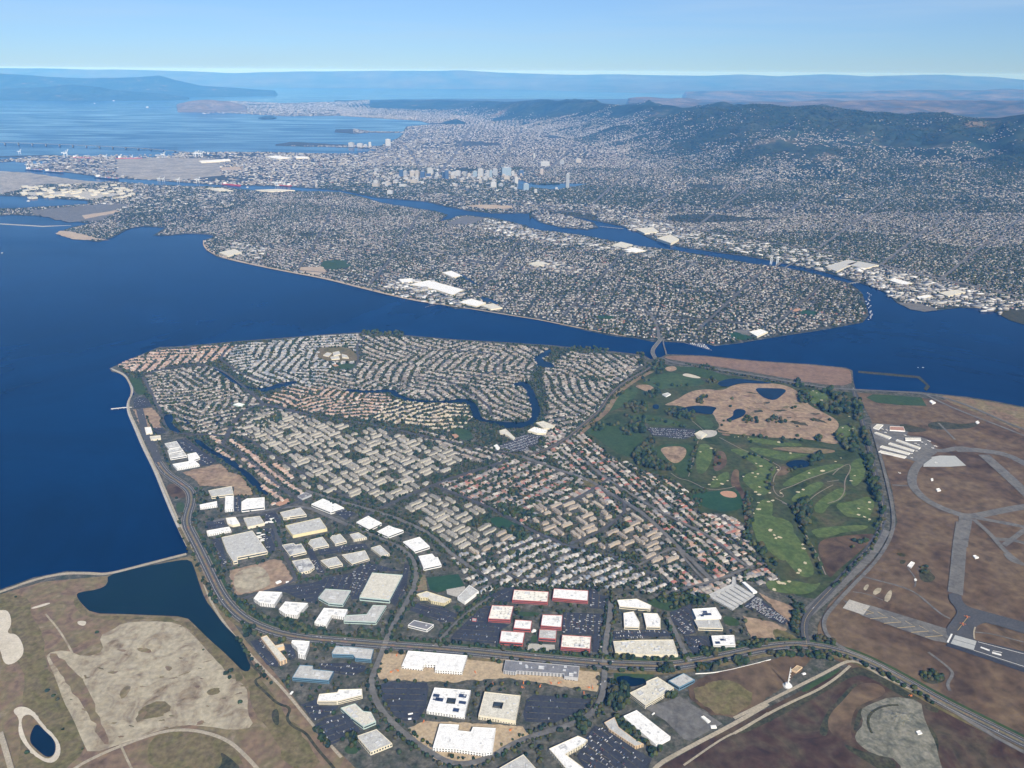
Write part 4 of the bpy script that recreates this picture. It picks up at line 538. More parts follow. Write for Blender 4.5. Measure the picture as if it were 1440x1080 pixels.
# ---------------------------------------------------------------- templates
def box_t(l=1, w=1, h=1):
    x, y = l/2, w/2
    V = [(-x, -y, 0), (x, -y, 0), (x, y, 0), (-x, y, 0), (-x, -y, h), (x, -y, h), (x, y, h), (-x, y, h)]
    return V, [(0, 1, 5, 4), (1, 2, 6, 5), (2, 3, 7, 6), (3, 0, 4, 7)], [(4, 5, 6, 7)]
def house_t(kind):
    """unit house (x = ridge direction): walls, roof faces as tris/quads -> everything triangulated"""
    Wv = [(-.5, -.5, 0), (.5, -.5, 0), (.5, .5, 0), (-.5, .5, 0), (-.5, -.5, .58), (.5, -.5, .58), (.5, .5, .58), (-.5, .5, .58)]
    Wf = [(0, 1, 5, 4), (1, 2, 6, 5), (2, 3, 7, 6), (3, 0, 4, 7)]
    e = .56
    if kind == 'hip':
        Rv = [(-e, -e, .56), (e, -e, .56), (e, e, .56), (-e, e, .56), (-.22, 0, 1), (.22, 0, 1)]; Rf = [(0, 1, 5, 4), (2, 3, 4, 5), (1, 2, 5, 5), (3, 0, 4, 4)]
    elif kind == 'gable':
        Rv = [(-e, -e, .56), (e, -e, .56), (e, e, .56), (-e, e, .56), (-e, 0, 1), (e, 0, 1)]; Rf = [(0, 1, 5, 4), (2, 3, 4, 5)]; Wv = Wv+[(-.5, 0, .96), (.5, 0, .96)]; Wf = Wf+[(5, 6, 9, 9), (7, 4, 8, 8)]
    elif kind == 'ell':     # main wing and a lower front wing
        Wv = Wv+[(0, -.85, 0), (.48, -.85, 0), (.48, -.4, 0), (0, -.4, 0), (0, -.85, .45), (.48, -.85, .45), (.48, -.4, .45), (0, -.4, .45)]; Wf = Wf+[(8, 9, 13, 12), (9, 10, 14, 13), (11, 8, 12, 15)]
        Rv = [(-e, -e, .56), (e, -e, .56), (e, e, .56), (-e, e, .56), (-.3, 0, 1), (.3, 0, 1), (-.04, -.9, .43), (.53, -.9, .43), (.53, -.2, .43), (-.04, -.2, .43), (.24, -.9, .72), (.24, -.1, .8)]
        Rf = [(0, 1, 5, 4), (2, 3, 4, 5), (1, 2, 5, 5), (3, 0, 4, 4), (7, 8, 11, 10), (9, 6, 10, 11), (6, 7, 10, 10)]
    else:
        Rv = [(-.52, -.52, .95), (.52, -.52, .95), (.52, .52, .95), (-.52, .52, .95), (-.52, -.52, 1), (.52, -.52, 1), (.52, .52, 1), (-.52, .52, 1)]; Rf = [(4, 5, 6, 7), (0, 1, 5, 4), (1, 2, 6, 5), (2, 3, 7, 6), (3, 0, 4, 7)]
        Wv = [(x, y, z if z == 0 else .96) for x, y, z in Wv]
    return Wv, Wf, Rv, Rf
def quads(F): return [f if len(f) == 4 else (f[0], f[1], f[2], f[2]) for f in F]
def tri(F):
    out = []
    for f in F:
        out.append((f[0], f[1], f[2]))
        if len(f) == 4 and f[2] != f[3]: out.append((f[0], f[2], f[3]))
    return out
HT = {k: house_t(k) for k in ('hip', 'gable', 'ell', 'flat')}
def ico(sub, jag, seed, lobes=0):
    import bmesh
    bm = bmesh.new(); bmesh.ops.create_icosphere(bm, subdivisions=sub, radius=.5); rs = np.random.default_rng(seed)
    V = np.array([v.co[:] for v in bm.verts]); F = [tuple(v.index for v in f.verts) for f in bm.faces]; bm.free()
    n = V/np.linalg.norm(V, axis=1)[:, None]; k = np.ones(len(V))
    for _ in range(lobes):
        d = rs.normal(size=3); d /= np.linalg.norm(d); k += .28*np.clip((n@d)*2.2-1.0, 0, 1)-.16*np.clip(-(n@d)*2-1.0, 0, 1)
    k *= 1+rs.normal(0, jag, len(V)); V = n*.5*np.clip(k, .5, 1.5)[:, None]; V[:, 2] += .5; V[:, 2] = np.clip(V[:, 2], .08, 2)
    return V, F
TT = [ico(2, .13, 11+i, 5) for i in range(5)]          # broad-leaved crowns
TL = [ico(1, .2, 31+i, 2) for i in range(4)]            # small ones for the mass
def conif(seed, n=7, levels=4):
    rs = np.random.default_rng(seed); V = []; F = []
    for l in range(levels):
        z0 = .08+.2*l; r = .5*(1-l/levels*.85); b = len(V)
        for i in range(n): a = 6.283*i/n+l; rr = r*rs.uniform(.75, 1.15); V.append((rr*math.cos(a), rr*math.sin(a), z0+rs.uniform(-.03, .03)))
        V.append((0, 0, min(1, z0+.42)))
        F += [(b+i, b+(i+1) % n, b+n) for i in range(n)]
    return np.array(V), F
TC = [conif(51+i) for i in range(3)]
class Mass:
    """collects instances of templates into ONE merged mesh"""
    def __init__(s, name, mats): s.name = name; s.mats = mats; s.V = []; s.F = []; s.m = []; s.r = []; s.n = 0
    def add(s, Vt, Ft, pos, yaw, sc, rnd, mi):
        Vt = np.asarray(Vt, np.float32); Ft = np.asarray(tri(Ft) if len(Ft[0]) == 4 or any(len(f) == 4 for f in Ft) else Ft, np.int64); N = len(pos)
        if N == 0: return
        c, sn = np.cos(yaw)[:, None], np.sin(yaw)[:, None]; X = Vt[None, :, 0]*sc[:, 0:1]; Y = Vt[None, :, 1]*sc[:, 1:2]; Z = Vt[None, :, 2]*sc[:, 2:3]
        P = np.stack([X*c-Y*sn+pos[:, 0:1], X*sn+Y*c+pos[:, 1:2], Z+pos[:, 2:3]], 2).reshape(-1, 3)
        F = (Ft[None]+(np.arange(N)*len(Vt))[:, None, None]+s.n).reshape(-1, 3)
        s.V.append(P); s.F.append(F); s.m.append(np.repeat(np.broadcast_to(mi, N), len(Ft))); s.r.append(np.repeat(rnd, len(Ft))); s.n += len(P)
    def build(s, **kw):
        V = np.vstack(s.V); F = np.vstack(s.F); o = obj(s.name, V, F, s.mats, midx=np.concatenate(s.m))
        a = o.data.attributes.new('rnd', 'FLOAT', 'FACE'); a.data.foreach_set('value', np.concatenate(s.r).astype(np.float32)); return tag(o, **kw)
PK_ = list(PAL)
houses = Mass('houses', [WALLA]+[ROOFA[k] for k in PK_])
trees = Mass('trees', [LEAFA]); cars = Mass('cars', [CARA, M['glass']])
# ---------------------------------------------------------------- occupancy raster (6 m cells over the near land)
CS = 5.0; OX, OY = -3600.0, 1000.0; NXC, NYC = 1500, 900; OCC = np.zeros((NXC, NYC), np.uint8)
def mark(poly, v):
    p = np.asarray(poly); a = np.clip(((p.min(0)-[OX, OY])/CS).astype(int), 0, [NXC-1, NYC-1]); b = np.clip(((p.max(0)-[OX, OY])/CS).astype(int)+2, 0, [NXC, NYC])
    if (b <= a).any(): return
    gx, gy = np.meshgrid(np.arange(a[0], b[0]), np.arange(a[1], b[1]), indexing='ij'); P = np.stack([gx.ravel()*CS+OX+CS/2, gy.ravel()*CS+OY+CS/2], 1); k = inpoly(P, p)
    OCC[gx.ravel()[k], gy.ravel()[k]] = v
for p in OCCPOLY: mark(p, 1)
def markline(p, w, v=2):
    for a, b in zip(p[:-1], p[1:]):
        d = b-a; L = np.hypot(*d)
        if L < 1e-3: continue
        n = np.array([-d[1], d[0]])/L*w/2; e = d/L*2; mark([a-e+n, b+e+n, b+e-n, a-e-n], v)
for p, w in ROADS: markline(p, w+9)
mark(G([(-400, 1249), (-250, 860), (0, 824), (150, 803), (262, 775), (290, 830), (320, 880), (340, 905), (400, 965), (450, 1025), (480, 1060), (520, 1110), (560, 1249)]), 1)
SH = G(BF, 3.0)
def occ(P):
    i = ((P[:, 0]-OX)/CS).astype(int); j = ((P[:, 1]-OY)/CS).astype(int); ok = (i >= 0) & (i < NXC) & (j >= 0) & (j < NYC); r = np.ones(len(P), np.uint8); r[ok] = OCC[i[ok], j[ok]]; return r
def setocc(x, y, rad, v=3):
    i, j = int((x-OX)/CS), int((y-OY)/CS); k = int(math.ceil(rad/CS))-1
    if 0 <= i < NXC and 0 <= j < NYC: OCC[max(0, i-k):i+k+1, max(0, j-k):j+k+1] = v
# ---------------------------------------------------------------- big traced buildings
def inset(poly, d):
    p = ccw(poly); n = len(p); out = []
    for i in range(n):
        a, b, c = p[i-1], p[i], p[(i+1) % n]; e1 = (b-a)/np.hypot(*(b-a)); e2 = (c-b)/np.hypot(*(c-b)); n1 = np.array([-e1[1], e1[0]]); n2 = np.array([-e2[1], e2[0]])
        m = n1+n2; m /= max(np.hypot(*m), .3); out.append(b+m*d/max(.45, m@n1))
    return np.array(out)
UNIT = None
def box_mesh(name, m):
    V, a, b = box_t(); b2 = a+b+[(3, 2, 1, 0)]; me = npmesh(name, V, b2, [m]); return me
WIN = box_mesh('window', M['glass']); RU = box_mesh('roof_unit', M['metal']); SOL = box_mesh('solar_array', M['solar']); BAND = box_mesh('window_band', M['glass'])
def place(me, name, parent, loc, rz, sc, **kw):
    o = bpy.data.objects.new(name, me); link(o, parent); o.location = loc; o.rotation_euler = (0, 0, rz); o.scale = sc; return tag(o, **kw)
BPOLY = []
def building(label, t, pts, h, wall, roof, win=0, units=4, band=0, name='office_building', cat='building', group=None, hole=None, solar=0, court=None, winmat=None):
    z0 = 3.0; top = z0+h; poly = ccw(G(pts, top, t)); c = poly.mean(0)
    foot = poly; OCCm = inset(foot, -7); mark(OCCm, 3); BPOLY.append(foot)
    root = bpy.data.objects.new(name, None); link(root); root.location = (c[0], c[1], z0); tag(root, label, cat, group)
    p = poly-c; n = len(p); q = inset(p, 1.0); hh = h; pr = 1.0
    V = [(x, y, 0) for x, y in p]+[(x, y, hh+pr) for x, y in p]+[(x, y, hh+pr) for x, y in q]+[(x, y, hh-.5) for x, y in q]
    F = []
    for k in range(3):
        for i in range(n): F.append((k*n+i, k*n+(i+1) % n, (k+1)*n+(i+1) % n, (k+1)*n+i))
    obj('wall', V, F, wall, root)
    q2 = inset(p, .9)
    if court is None:
        obj('roof', [(x, y, hh) for x, y in q2], upfaces([(x, y, 0) for x, y in q2], tess(q2)), roof, root)
    else:
        cc = ccw(G(court, top, t))-c; allp = [Vector((x, y, 0)) for x, y in q2]; ci = [Vector((x, y, 0)) for x, y in cc]
        pass
        m_ = len(cc); ac = np.array([(v.x, v.y) for v in allp]); sh = min(range(m_), key=lambda k: sum(np.hypot(*(ac[i]-cc[(i+k) % m_])) for i in range(len(ac)))); VV = [(x, y, hh) for x, y in ac]+[(*cc[(i+sh) % m_], hh) for i in range(m_)]; obj('roof', VV, [(i, (i+1) % m_, m_+(i+1) % m_, m_+i) for i in range(m_)], roof, root)
        obj('courtyard_wall', [(x, y, 0) for x, y in cc]+[(x, y, hh+.8) for x, y in cc], [((i+1) % m_, i, m_+i, m_+(i+1) % m_) for i in range(m_)], M['glass'], root)
    rs = np.random.default_rng(int(abs(c[0]*7+c[1]*3)))
    lens = [np.hypot(*(p[(i+1) % n]-p[i])) for i in range(n)]; li = int(np.argmax(lens)); e = (p[(li+1) % n]-p[li])/lens[li]; rz = math.atan2(e[1], e[0])
    inner = inset(p, 5.0); k = tries = 0
    while k < units and tries < 60:
        tries += 1; x = rs.uniform(p[:, 0].min(), p[:, 0].max()); y = rs.uniform(p[:, 1].min(), p[:, 1].max())
        if inpoly(np.array([[x, y]]), inner)[0] and (court is None or not inpoly(np.array([[x, y]]), inset(ccw(G(court, top, t))-c, -5))[0]):
            place(RU, 'roof_unit', root, (x, y, hh+.02), rz, (rs.uniform(3, 8), rs.uniform(2.5, 5), rs.uniform(1.4, 2.6))); k += 1
    if units >= 5 and court is None and name != 'warehouse':
        for sc_ in range(2 if units > 6 else 1):
            for _ in range(30):
                x = rs.uniform(p[:, 0].min(), p[:, 0].max()); y = rs.uniform(p[:, 1].min(), p[:, 1].max()); a_, b_ = rs.uniform(6, 10), rs.uniform(4, 6); e2 = np.array([-e[1], e[0]]); cs_ = np.array([np.array([x, y])+e*sx_*a_+e2*sy_*b_ for sx_, sy_ in ((-1, -1), (1, -1), (1, 1), (-1, 1))])
                if inpoly(cs_, inset(p, 3)).all():
                    ci = np.array([np.array([x, y])+(q_-[x, y])*.9 for q_ in cs_]); obj('roof_screen', [(*q_, hh) for q_ in cs_]+[(*q_, hh+2.6) for q_ in cs_]+[(*q_, hh+2.6) for q_ in ci]+[(*q_, hh+.3) for q_ in ci], [(k_*4+i_, k_*4+(i_+1) % 4, k_*4+4+(i_+1) % 4, k_*4+4+i_) for k_ in range(3) for i_ in range(4)]+[(12, 13, 14, 15)], M['metal'], root); break
    k = tries = 0
    while k < solar and tries < 80:
        tries += 1; x = rs.uniform(p[:, 0].min(), p[:, 0].max()); y = rs.uniform(p[:, 1].min(), p[:, 1].max())
        if inpoly(np.array([[x, y]]), inset(p, 9))[0]: place(SOL, 'solar_array', root, (x, y, hh+.3), rz, (rs.uniform(12, 20), rs.uniform(8, 12), .4)); k += 1
    if win or band:
        used = 0; st = max(win, band); fh = h/st
        for i in range(n):
            a, b = p[i], p[(i+1) % n]; L = lens[i]; d = (b-a)/L; nn = np.array([d[1], -d[0]]); mid = (a+b)/2+c
            if nn @ (-mid) < .12*np.hypot(*mid) or L < 10: continue
            r = math.atan2(d[1], d[0])
            for s in range(st):
                zz = fh*(s+.35)
                if band: place(BAND, 'window_band', root, tuple((a+b)/2+nn*.05)+(zz,), r, (L-3, .5, fh*.42))
                else:
                    m = int(min(14, L//6.5))
                    for w in range(m):
                        if used > 60: break
                        f = (w+.5)/m; place(WIN, 'window', root, tuple(a+(b-a)*f+nn*.05)+(zz,), r, (L/m*.55, .5, fh*.5)); used += 1
    return root
wr, gr, cr_, dr, st_, sp_ = M['wroof'], M['groof'], M['croof'], M['droof'], M['stained'], M['speckled']; wh, cm, tn, ye, rw, bw, gw, yw = M['white'], M['cream'], M['tan'], M['greywall'], M['redwall'], M['bluewall'], M['greenwall'], M['yellow']
B = building
B('grey roofed warehouse south of the bare lot by the lagoon', 'A', [(78, 60), (275, 22), (290, 88), (105, 112)], 9, cm, gr, band=1, name='warehouse', units=2)
B('small white office block nearest the parkway bend, below the grey warehouse', 'A', [(5, 180), (150, 150), (152, 185), (8, 205)], 8, wh, wr, win=2, units=2)
B('tall narrow white office with two roof halves between car parks', 'A', [(222, 108), (292, 105), (290, 212), (216, 220)], 11, wh, wr, win=2, units=3)
B('white block with stepped corner and a small orange yard beside it', 'A', [(358, 155), (402, 128), (552, 118), (552, 195), (357, 218)], 12, wh, wr, band=1, units=5)
B('low white office with clipped corner above the long sawtooth office', 'A', [(225, 292), (308, 283), (345, 340), (285, 352), (240, 338)], 8, cm, wr, units=3)
B('square grey roofed office left of the parked lorries', 'A', [(375, 292), (512, 275), (552, 335), (410, 368)], 9, cm, gr, units=3)
B('long thin white office with a sawtooth front edge along the parkway', 'A', [(62, 400), (255, 365), (270, 395), (72, 430)], 8, wh, wr, win=2, units=3)
B('largest grey roofed warehouse beside the sandy lot', 'A', [(190, 455), (450, 398), (578, 572), (322, 622), (325, 652), (288, 660), (235, 575)], 11, cm, gr, band=1, name='warehouse', units=6)
B('grey roofed warehouse with a cream front above the big one with the red bay', 'A', [(683, 245), (855, 203), (905, 262), (762, 282), (745, 290), (710, 290)], 9, cm, gr, band=1, name='warehouse', units=2)
B('long grey roofed warehouse with a red loading bay and yellow front', 'A', [(728, 355), (1018, 290), (1080, 380), (790, 438)], 11, ye if 0 else yw, gr, name='warehouse', units=5)
B('bright white warehouse next to the curved lane, topmost of five', 'A', [(947, 175), (1045, 128), (1120, 160), (1125, 175), (1150, 168), (1222, 205), (1110, 240)], 10, wh, wr, band=1, name='warehouse', units=2, group=None)
B('dark stained flat roof office, upper of two stained ones', 'A', [(700, 520), (795, 503), (815, 518), (862, 508), (905, 576), (765, 608)], 9, cm, st_, band=1, units=3)
B('pale grey office with a smudged roof, lower of two stained ones', 'A', [(783, 655), (925, 630), (975, 702), (935, 735), (848, 755)], 9, cm, st_, win=1, units=6)
B('cream walled office at the left end of the upper row of three', 'A', [(920, 505), (940, 475), (1040, 450), (1095, 520), (965, 548)], 8, cm, gr, band=1, units=4)
B('cream walled office in the middle of the upper row of three', 'A', [(1105, 460), (1125, 438), (1190, 425), (1245, 486), (1150, 512)], 8, cm, gr, band=1, units=4)
B('cream walled office at the right end of the upper row of three', 'A', [(1270, 430), (1345, 413), (1415, 456), (1305, 476)], 8, cm, gr, win=2, units=5)
B('grey roofed office with a notch, left of the lower pair above the big car park', 'A', [(1025, 650), (1160, 618), (1212, 680), (1090, 706), (1070, 690)], 8, cm, gr, band=1, units=3)
B('wide grey roofed office, right of the lower pair above the big car park', 'A', [(1205, 603), (1400, 565), (1437, 635), (1290, 680), (1240, 638)], 8, cm, gr, band=1, units=6)
B('small blue grey roofed clubhouse beside terracotta houses', 'A', [(830, 105), (900, 75), (950, 95), (870, 130)], 6, M['greywall'], dr, units=1)
B('bright white warehouse next to the curved lane, second of five from the top', 'F', [(5, 425), (80, 385), (165, 430), (85, 468)], 10, wh, wr, band=1, name='warehouse', units=2)
B('bright white warehouse next to the curved lane, third of five, with a stepped side', 'F', [(135, 485), (210, 446), (245, 460), (303, 476), (205, 513)], 10, wh, wr, band=1, name='warehouse', units=2)
B('bright white warehouse next to the curved lane, fourth of five', 'F', [(300, 550), (405, 518), (468, 577), (370, 608)], 10, wh, wr, band=1, name='warehouse', units=2)
B('bright white warehouse next to the curved lane, nearest the green sports field', 'F', [(398, 640), (485, 625), (505, 648), (520, 646), (543, 692), (430, 716)], 10, wh, wr, band=1, name='warehouse', units=3)
B('small pale office with roof screens left of the curved lane', 'F', [(97, 588), (155, 570), (215, 626), (165, 640)], 8, cm, gr, win=2, units=5)
B('very large square pale warehouse amid full car parks', 'F', [(25, 900), (105, 745), (298, 760), (215, 918)], 12, gw, cr_, units=10, band=1, name='warehouse')
B('pale green walled ell shaped office below the very large warehouse', 'F', [(-60, 1015), (70, 1008), (110, 950), (195, 953), (130, 1058), (-75, 1050)], 9, gw, gr, units=5, band=1)
B('yellow walled school with a pale broken roofline', 'F', [(385, 882), (450, 862), (605, 912), (560, 940), (480, 925), (455, 905), (410, 905)], 9, yw, cr_, win=2, units=5, name='school')
B('white school hall with a slanted plan beside the playground', 'F', [(645, 900), (720, 823), (780, 862), (692, 930)], 10, wh, gr, units=5, name='school')
B('long red walled office with a mottled roof, left of the top pair', 'E', [(632, 203), (883, 218), (875, 292), (618, 276)], 11, rw, sp_, units=6, band=2)
B('long red walled office with a clean white roof, right of the top pair', 'E', [(920, 195), (1170, 210), (1165, 284), (910, 262)], 11, rw, wr, units=4, band=2)
B('square red walled office with a ring on its roof at the car park', 'E', [(472, 315), (628, 322), (605, 420), (445, 412)], 12, rw, sp_, units=9, band=2)
B('small red walled office left of the white tent in the courtyard', 'E', [(640, 420), (762, 428), (752, 490), (628, 480)], 10, rw, wr, units=3, band=1)
B('red walled office with a domed vent right of the lawn path', 'E', [(838, 383), (983, 388), (975, 475), (825, 462)], 11, rw, wr, units=5, band=2)
B('red walled office with a white roof at the lower left of its group', 'E', [(540, 500), (710, 512), (695, 590), (527, 578)], 11, rw, wr, units=5, band=1)
B('grey roofed red walled office tucked between two white roofed ones', 'E', [(815, 490), (940, 495), (935, 560), (810, 552)], 10, rw, gr, units=7, band=1)
B('red walled office with a speckled white roof at the crossing road', 'E', [(980, 530), (1190, 543), (1182, 632), (970, 617)], 11, rw, sp_, units=7, band=2)
B('tiny red walled kiosk standing in the car park', 'E', [(330, 408), (362, 412), (358, 432), (328, 428)], 4, rw, gr, units=0, name='kiosk')
B('long unroofed grey shell under construction on the sand', 'E', [(570, 712), (1105, 757), (1095, 840), (995, 830), (995, 812), (650, 790), (645, 800), (555, 788)], 12, M['greywall'], dr, win=3, units=9, name='unfinished_building')
B('tan hotel with a long narrow cream roof beside the creek', 'B', [(138, 188), (180, 172), (325, 345), (275, 365)], 13, tn, cr_, win=4, units=4, name='hotel')
B('short tan side wing of the hotel by the car park', 'B', [(240, 248), (300, 233), (307, 252), (255, 268)], 11, tn, cr_, units=1, name='hotel_wing')
B('white tower shaped hotel with an angled plan by the parkway', 'B', [(358, 225), (365, 208), (490, 216), (486, 242), (458, 318), (408, 308), (402, 262)], 14, wh, wr, win=4, units=4, name='hotel')
B('blue glass office with two joined grey roofs on the parkway', 'B', [(650, 298), (680, 250), (790, 256), (955, 273), (935, 348), (820, 338), (805, 315), (655, 310)], 11, bw, gr, band=2, units=7)
B('blue glass office with a notched grey roof near the creek', 'B', [(365, 478), (420, 388), (515, 393), (515, 418), (665, 433), (630, 500)], 11, bw, gr, band=2, units=6)
B('white office with a swept curved front and a roof canopy', 'B', [(545, 650), (560, 598), (690, 585), (700, 565), (755, 563), (870, 560), (872, 605), (690, 650)], 11, cm, wr, band=2, units=5)
B('grey roofed office with a stepped outline and green glazing', 'B', [(715, 698), (820, 666), (880, 722), (935, 728), (970, 795), (880, 832), (790, 765)], 10, gw, cr_, band=1, units=7)
B('grey roofed cream office with roof screens near the dark conifer', 'B', [(830, 902), (975, 852), (1088, 955), (930, 1018)], 10, cm, gr, win=1, units=6)
B('office with grey roof and white walls beside the side road', 'C', [(70, 48), (115, 12), (257, 43), (208, 82)], 8, wh, dr, band=1, units=1)
B('huge new white warehouse on the sandy building site', 'C', [(25, 340), (72, 233), (500, 268), (462, 385), (265, 372), (270, 335), (190, 330), (175, 355)], 12, wh, wr, win=2, units=2, name='warehouse')
B('white office with a courtyard and many solar arrays', 'C', [(205, 660), (262, 500), (525, 520), (480, 698)], 13, wh, wr, win=3, units=10, solar=6, court=[(345, 612), (356, 573), (420, 578), (410, 618)])
B('beige roofed office with a square courtyard', 'C', [(580, 700), (625, 530), (885, 558), (850, 740)], 13, cm, cr_, win=3, units=5, court=[(680, 642), (690, 602), (762, 608), (750, 652)])
B('new white building of two joined blocks with a front of tall windows', 'C', [(250, 935), (300, 762), (440, 768), (430, 810), (525, 820), (540, 785), (705, 793), (680, 965), (620, 975), (420, 945)], 12, wh, wr, win=2, units=2)
B('white ell shaped office at the bottom of the picture beside a car park', 'C', [(1090, 942), (1300, 848), (1370, 878), (1350, 903), (1210, 982), (1340, 1080), (1250, 1130), (1120, 975)], 9, cm, wr, win=2, units=5)
B('grey roofed building cut by the bottom edge under the sandy site', 'C', [(700, 1100), (905, 983), (1010, 1100), (900, 1180)], 9, cm, gr, units=3)
B('white office with a blocky plan above the bend, first by the parkway', 'O', [(705, 818), (740, 773), (885, 778), (835, 855), (745, 845)], 12, wh, wr, win=3, units=6)
B('white three storey office with windows, second along the parkway', 'O', [(865, 886), (905, 838), (1048, 848), (980, 925), (905, 915)], 12, wh, wr, win=3, units=7)
B('wide office with pale roof and green strip in front of the rowed car park', 'O', [(1115, 812), (1160, 757), (1320, 768), (1270, 855), (1180, 848)], 9, gw, gr, band=1, units=6)
B('white ell shaped office with a bent roof beside brick courtyards', 'O', [(1090, 968), (1150, 878), (1300, 888), (1280, 935), (1200, 922), (1165, 985)], 11, wh, wr, win=3, units=6)
B('cream roofed office at the edge of the park, upper of its group', 'G', [(305, 918), (430, 910), (522, 952), (515, 975), (320, 958)], 8, cm, wr, units=4, band=1)
B('white roofed office, left twin beside the side street', 'G', [(345, 1000), (410, 990), (450, 1062), (445, 1092), (350, 1088)], 8, cm, wr, units=3, band=1)
B('white roofed office, right twin beside the side street', 'G', [(470, 1000), (560, 1003), (580, 1036), (580, 1090), (490, 1088)], 8, cm, wr, units=3, band=1)
B('white office covered with dark solar arrays near the storage yard', 'G', [(780, 975), (930, 965), (965, 1022), (805, 1030)], 9, wh, wr, solar=4, units=2)
B('grey roofed office just below the solar covered one', 'D', [(905, 10), (1085, 5), (1115, 72), (935, 66)], 9, cm, gr, band=1, units=4)
B('white office with grey roof panels beside the curving parkway', 'D', [(1030, 125), (1195, 120), (1205, 192), (1045, 192)], 10, wh, wr, band=2, units=4, solar=2)
B('long low beige building with rooftop machinery beside the crossing', 'D', [(320, 165), (515, 155), (755, 153), (790, 262), (535, 262), (335, 240)], 8, cm, cr_, units=24)
B('cream roofed school with a stepped outline beside a pond', 'D', [(438, 538), (560, 480), (560, 455), (640, 422), (760, 500), (680, 555), (555, 630)], 11, cm, cr_, band=2, units=8, name='school')
B('grey ribbed roofed gymnasium with dark glazing beside the playing field', 'D', [(720, 450), (830, 395), (910, 443), (800, 498)], 11, bw, gr, band=1, units=0, name='gymnasium')
B('bright white warehouse on a slant below the school', 'D', [(390, 708), (490, 663), (735, 855), (630, 912)], 10, wh, wr, units=5, name='warehouse')
B('tan motel block among dark trees on a slant', 'D', [(255, 753), (330, 713), (360, 785), (480, 875), (540, 908), (480, 925), (350, 840), (290, 800)], 9, tn, gr, win=3, units=2, name='hotel')
B('tiny white hut on the paved school yard', 'D', [(955, 710), (975, 703), (1025, 742), (1005, 753)], 4, wh, wr, units=0, name='hut')
B('wide flat ferry office by the shore near the red bare lot', 'H', [(285, 635), (325, 632), (335, 668), (295, 678)], 7, cm, wr, units=2)
B('small pale ferry office just below it near the shore path', 'H', [(318, 692), (385, 685), (388, 705), (325, 715)], 6, cm, cr_, units=1)
for l_, q_ in (('white campus wing at the parkway end, with a stepped roof', [(412, 738), (487, 722), (512, 758), (440, 772)]), ('middle white campus wing between the other two wings', [(430, 780), (515, 764), (530, 782), (440, 800)]), ('lower white campus wing of the three parallel ones', [(438, 808), (535, 790), (552, 812), (448, 830)])): B(l_, 'H', q_, 9, wh, gr, units=5, band=1)
B('small square white campus building in the middle of the car park', 'H', [(555, 805), (610, 793), (635, 826), (565, 848)], 9, wh, wr, units=2, band=1)
B('long white campus building with a slanted front', 'H', [(462, 868), (600, 843), (632, 870), (490, 896)], 9, wh, wr, units=3, win=2)
B('white shopping block beside the lagoon and supermarket car park', 'H2', [(1270, 655), (1310, 632), (1395, 650), (1385, 672), (1330, 672)], 8, cm, wr, units=4, name='supermarket', cat='shop')
B('pale shop row with an angled roof next to the lagoon', 'H2', [(1090, 655), (1130, 645), (1190, 700), (1180, 715), (1140, 685), (1095, 672)], 6, cm, cr_, units=2, name='shop', cat='shop')
B('pale shop with a square roof at the lagoon end', 'H2', [(1320, 605), (1370, 595), (1440, 625), (1420, 642), (1370, 640)], 6, cm, cr_, units=2, name='shop', cat='shop')
B('tiny white shop beside the road junction', 'H2', [(1055, 750), (1075, 742), (1095, 765), (1075, 778)], 5, wh, wr, units=0, name='shop', cat='shop')
B('clubhouse with a white blue roof among the golf trees', 'H3', [(680, 425), (715, 415), (735, 425), (705, 440)], 5, wh, gr, units=0, name='clubhouse', cat='clubhouse')
B('white clubhouse of the golf course beside its full car park', 'H3', [(885, 675), (920, 655), (965, 680), (930, 705)], 6, cm, cr_, units=3, name='clubhouse', cat='clubhouse')
B('pale turquoise roofed pool house among grey homes', 'H', [(845, 490), (880, 478), (920, 490), (890, 503)], 5, gw, M['white'], units=0, name='pool_house')
for l_, q_ in (('low white school wing nearest the shore', [(-25, 178), (0, 160), (30, 165), (10, 184)]), ('middle white school wing ringed by fields', [(35, 160), (75, 152), (85, 172), (42, 180)]), ('white school wing beside the ball field', [(20, 188), (75, 184), (80, 200), (28, 204)]), ('white school wing at the curved street end', [(92, 170), (125, 178), (138, 196), (95, 192)])): B(l_, 'H2', q_, 6, cm, gr, units=3, name='school')
# storage yard: parallel long sheds
for i in range(6):
    x = 905+i*27; y = 905-i*15.5
    B('long grey storage shed, number of roofs from the street side' if 0 else ['storage shed at the outer edge beside the houses', 'second storage shed from the houses', 'third storage shed from the houses', 'storage shed just past the middle of the yard', 'storage shed second from the car filled tip', 'storage shed nearest the car filled tip'][i]+', long and grey', 'G', [(x, y), (x+20, y-11), (x+20+130-i*3, y-11+70), (x+130-i*3, y+72)], 4, M['greywall'], gr, units=0, name='storage_shed', cat='shed')
B('grey storage shed running along the tree edge', 'G', [(880, 885), (1030, 815), (1035, 770), (1055, 775), (1060, 825), (900, 903)], 4, M['greywall'], gr, units=0, name='storage_shed', cat='shed')
B('white storage shed along the golf side of the yard', 'G', [(1095, 805), (1115, 803), (1192, 865), (1165, 872)], 5, wh, wr, units=0, name='storage_shed', cat='shed')
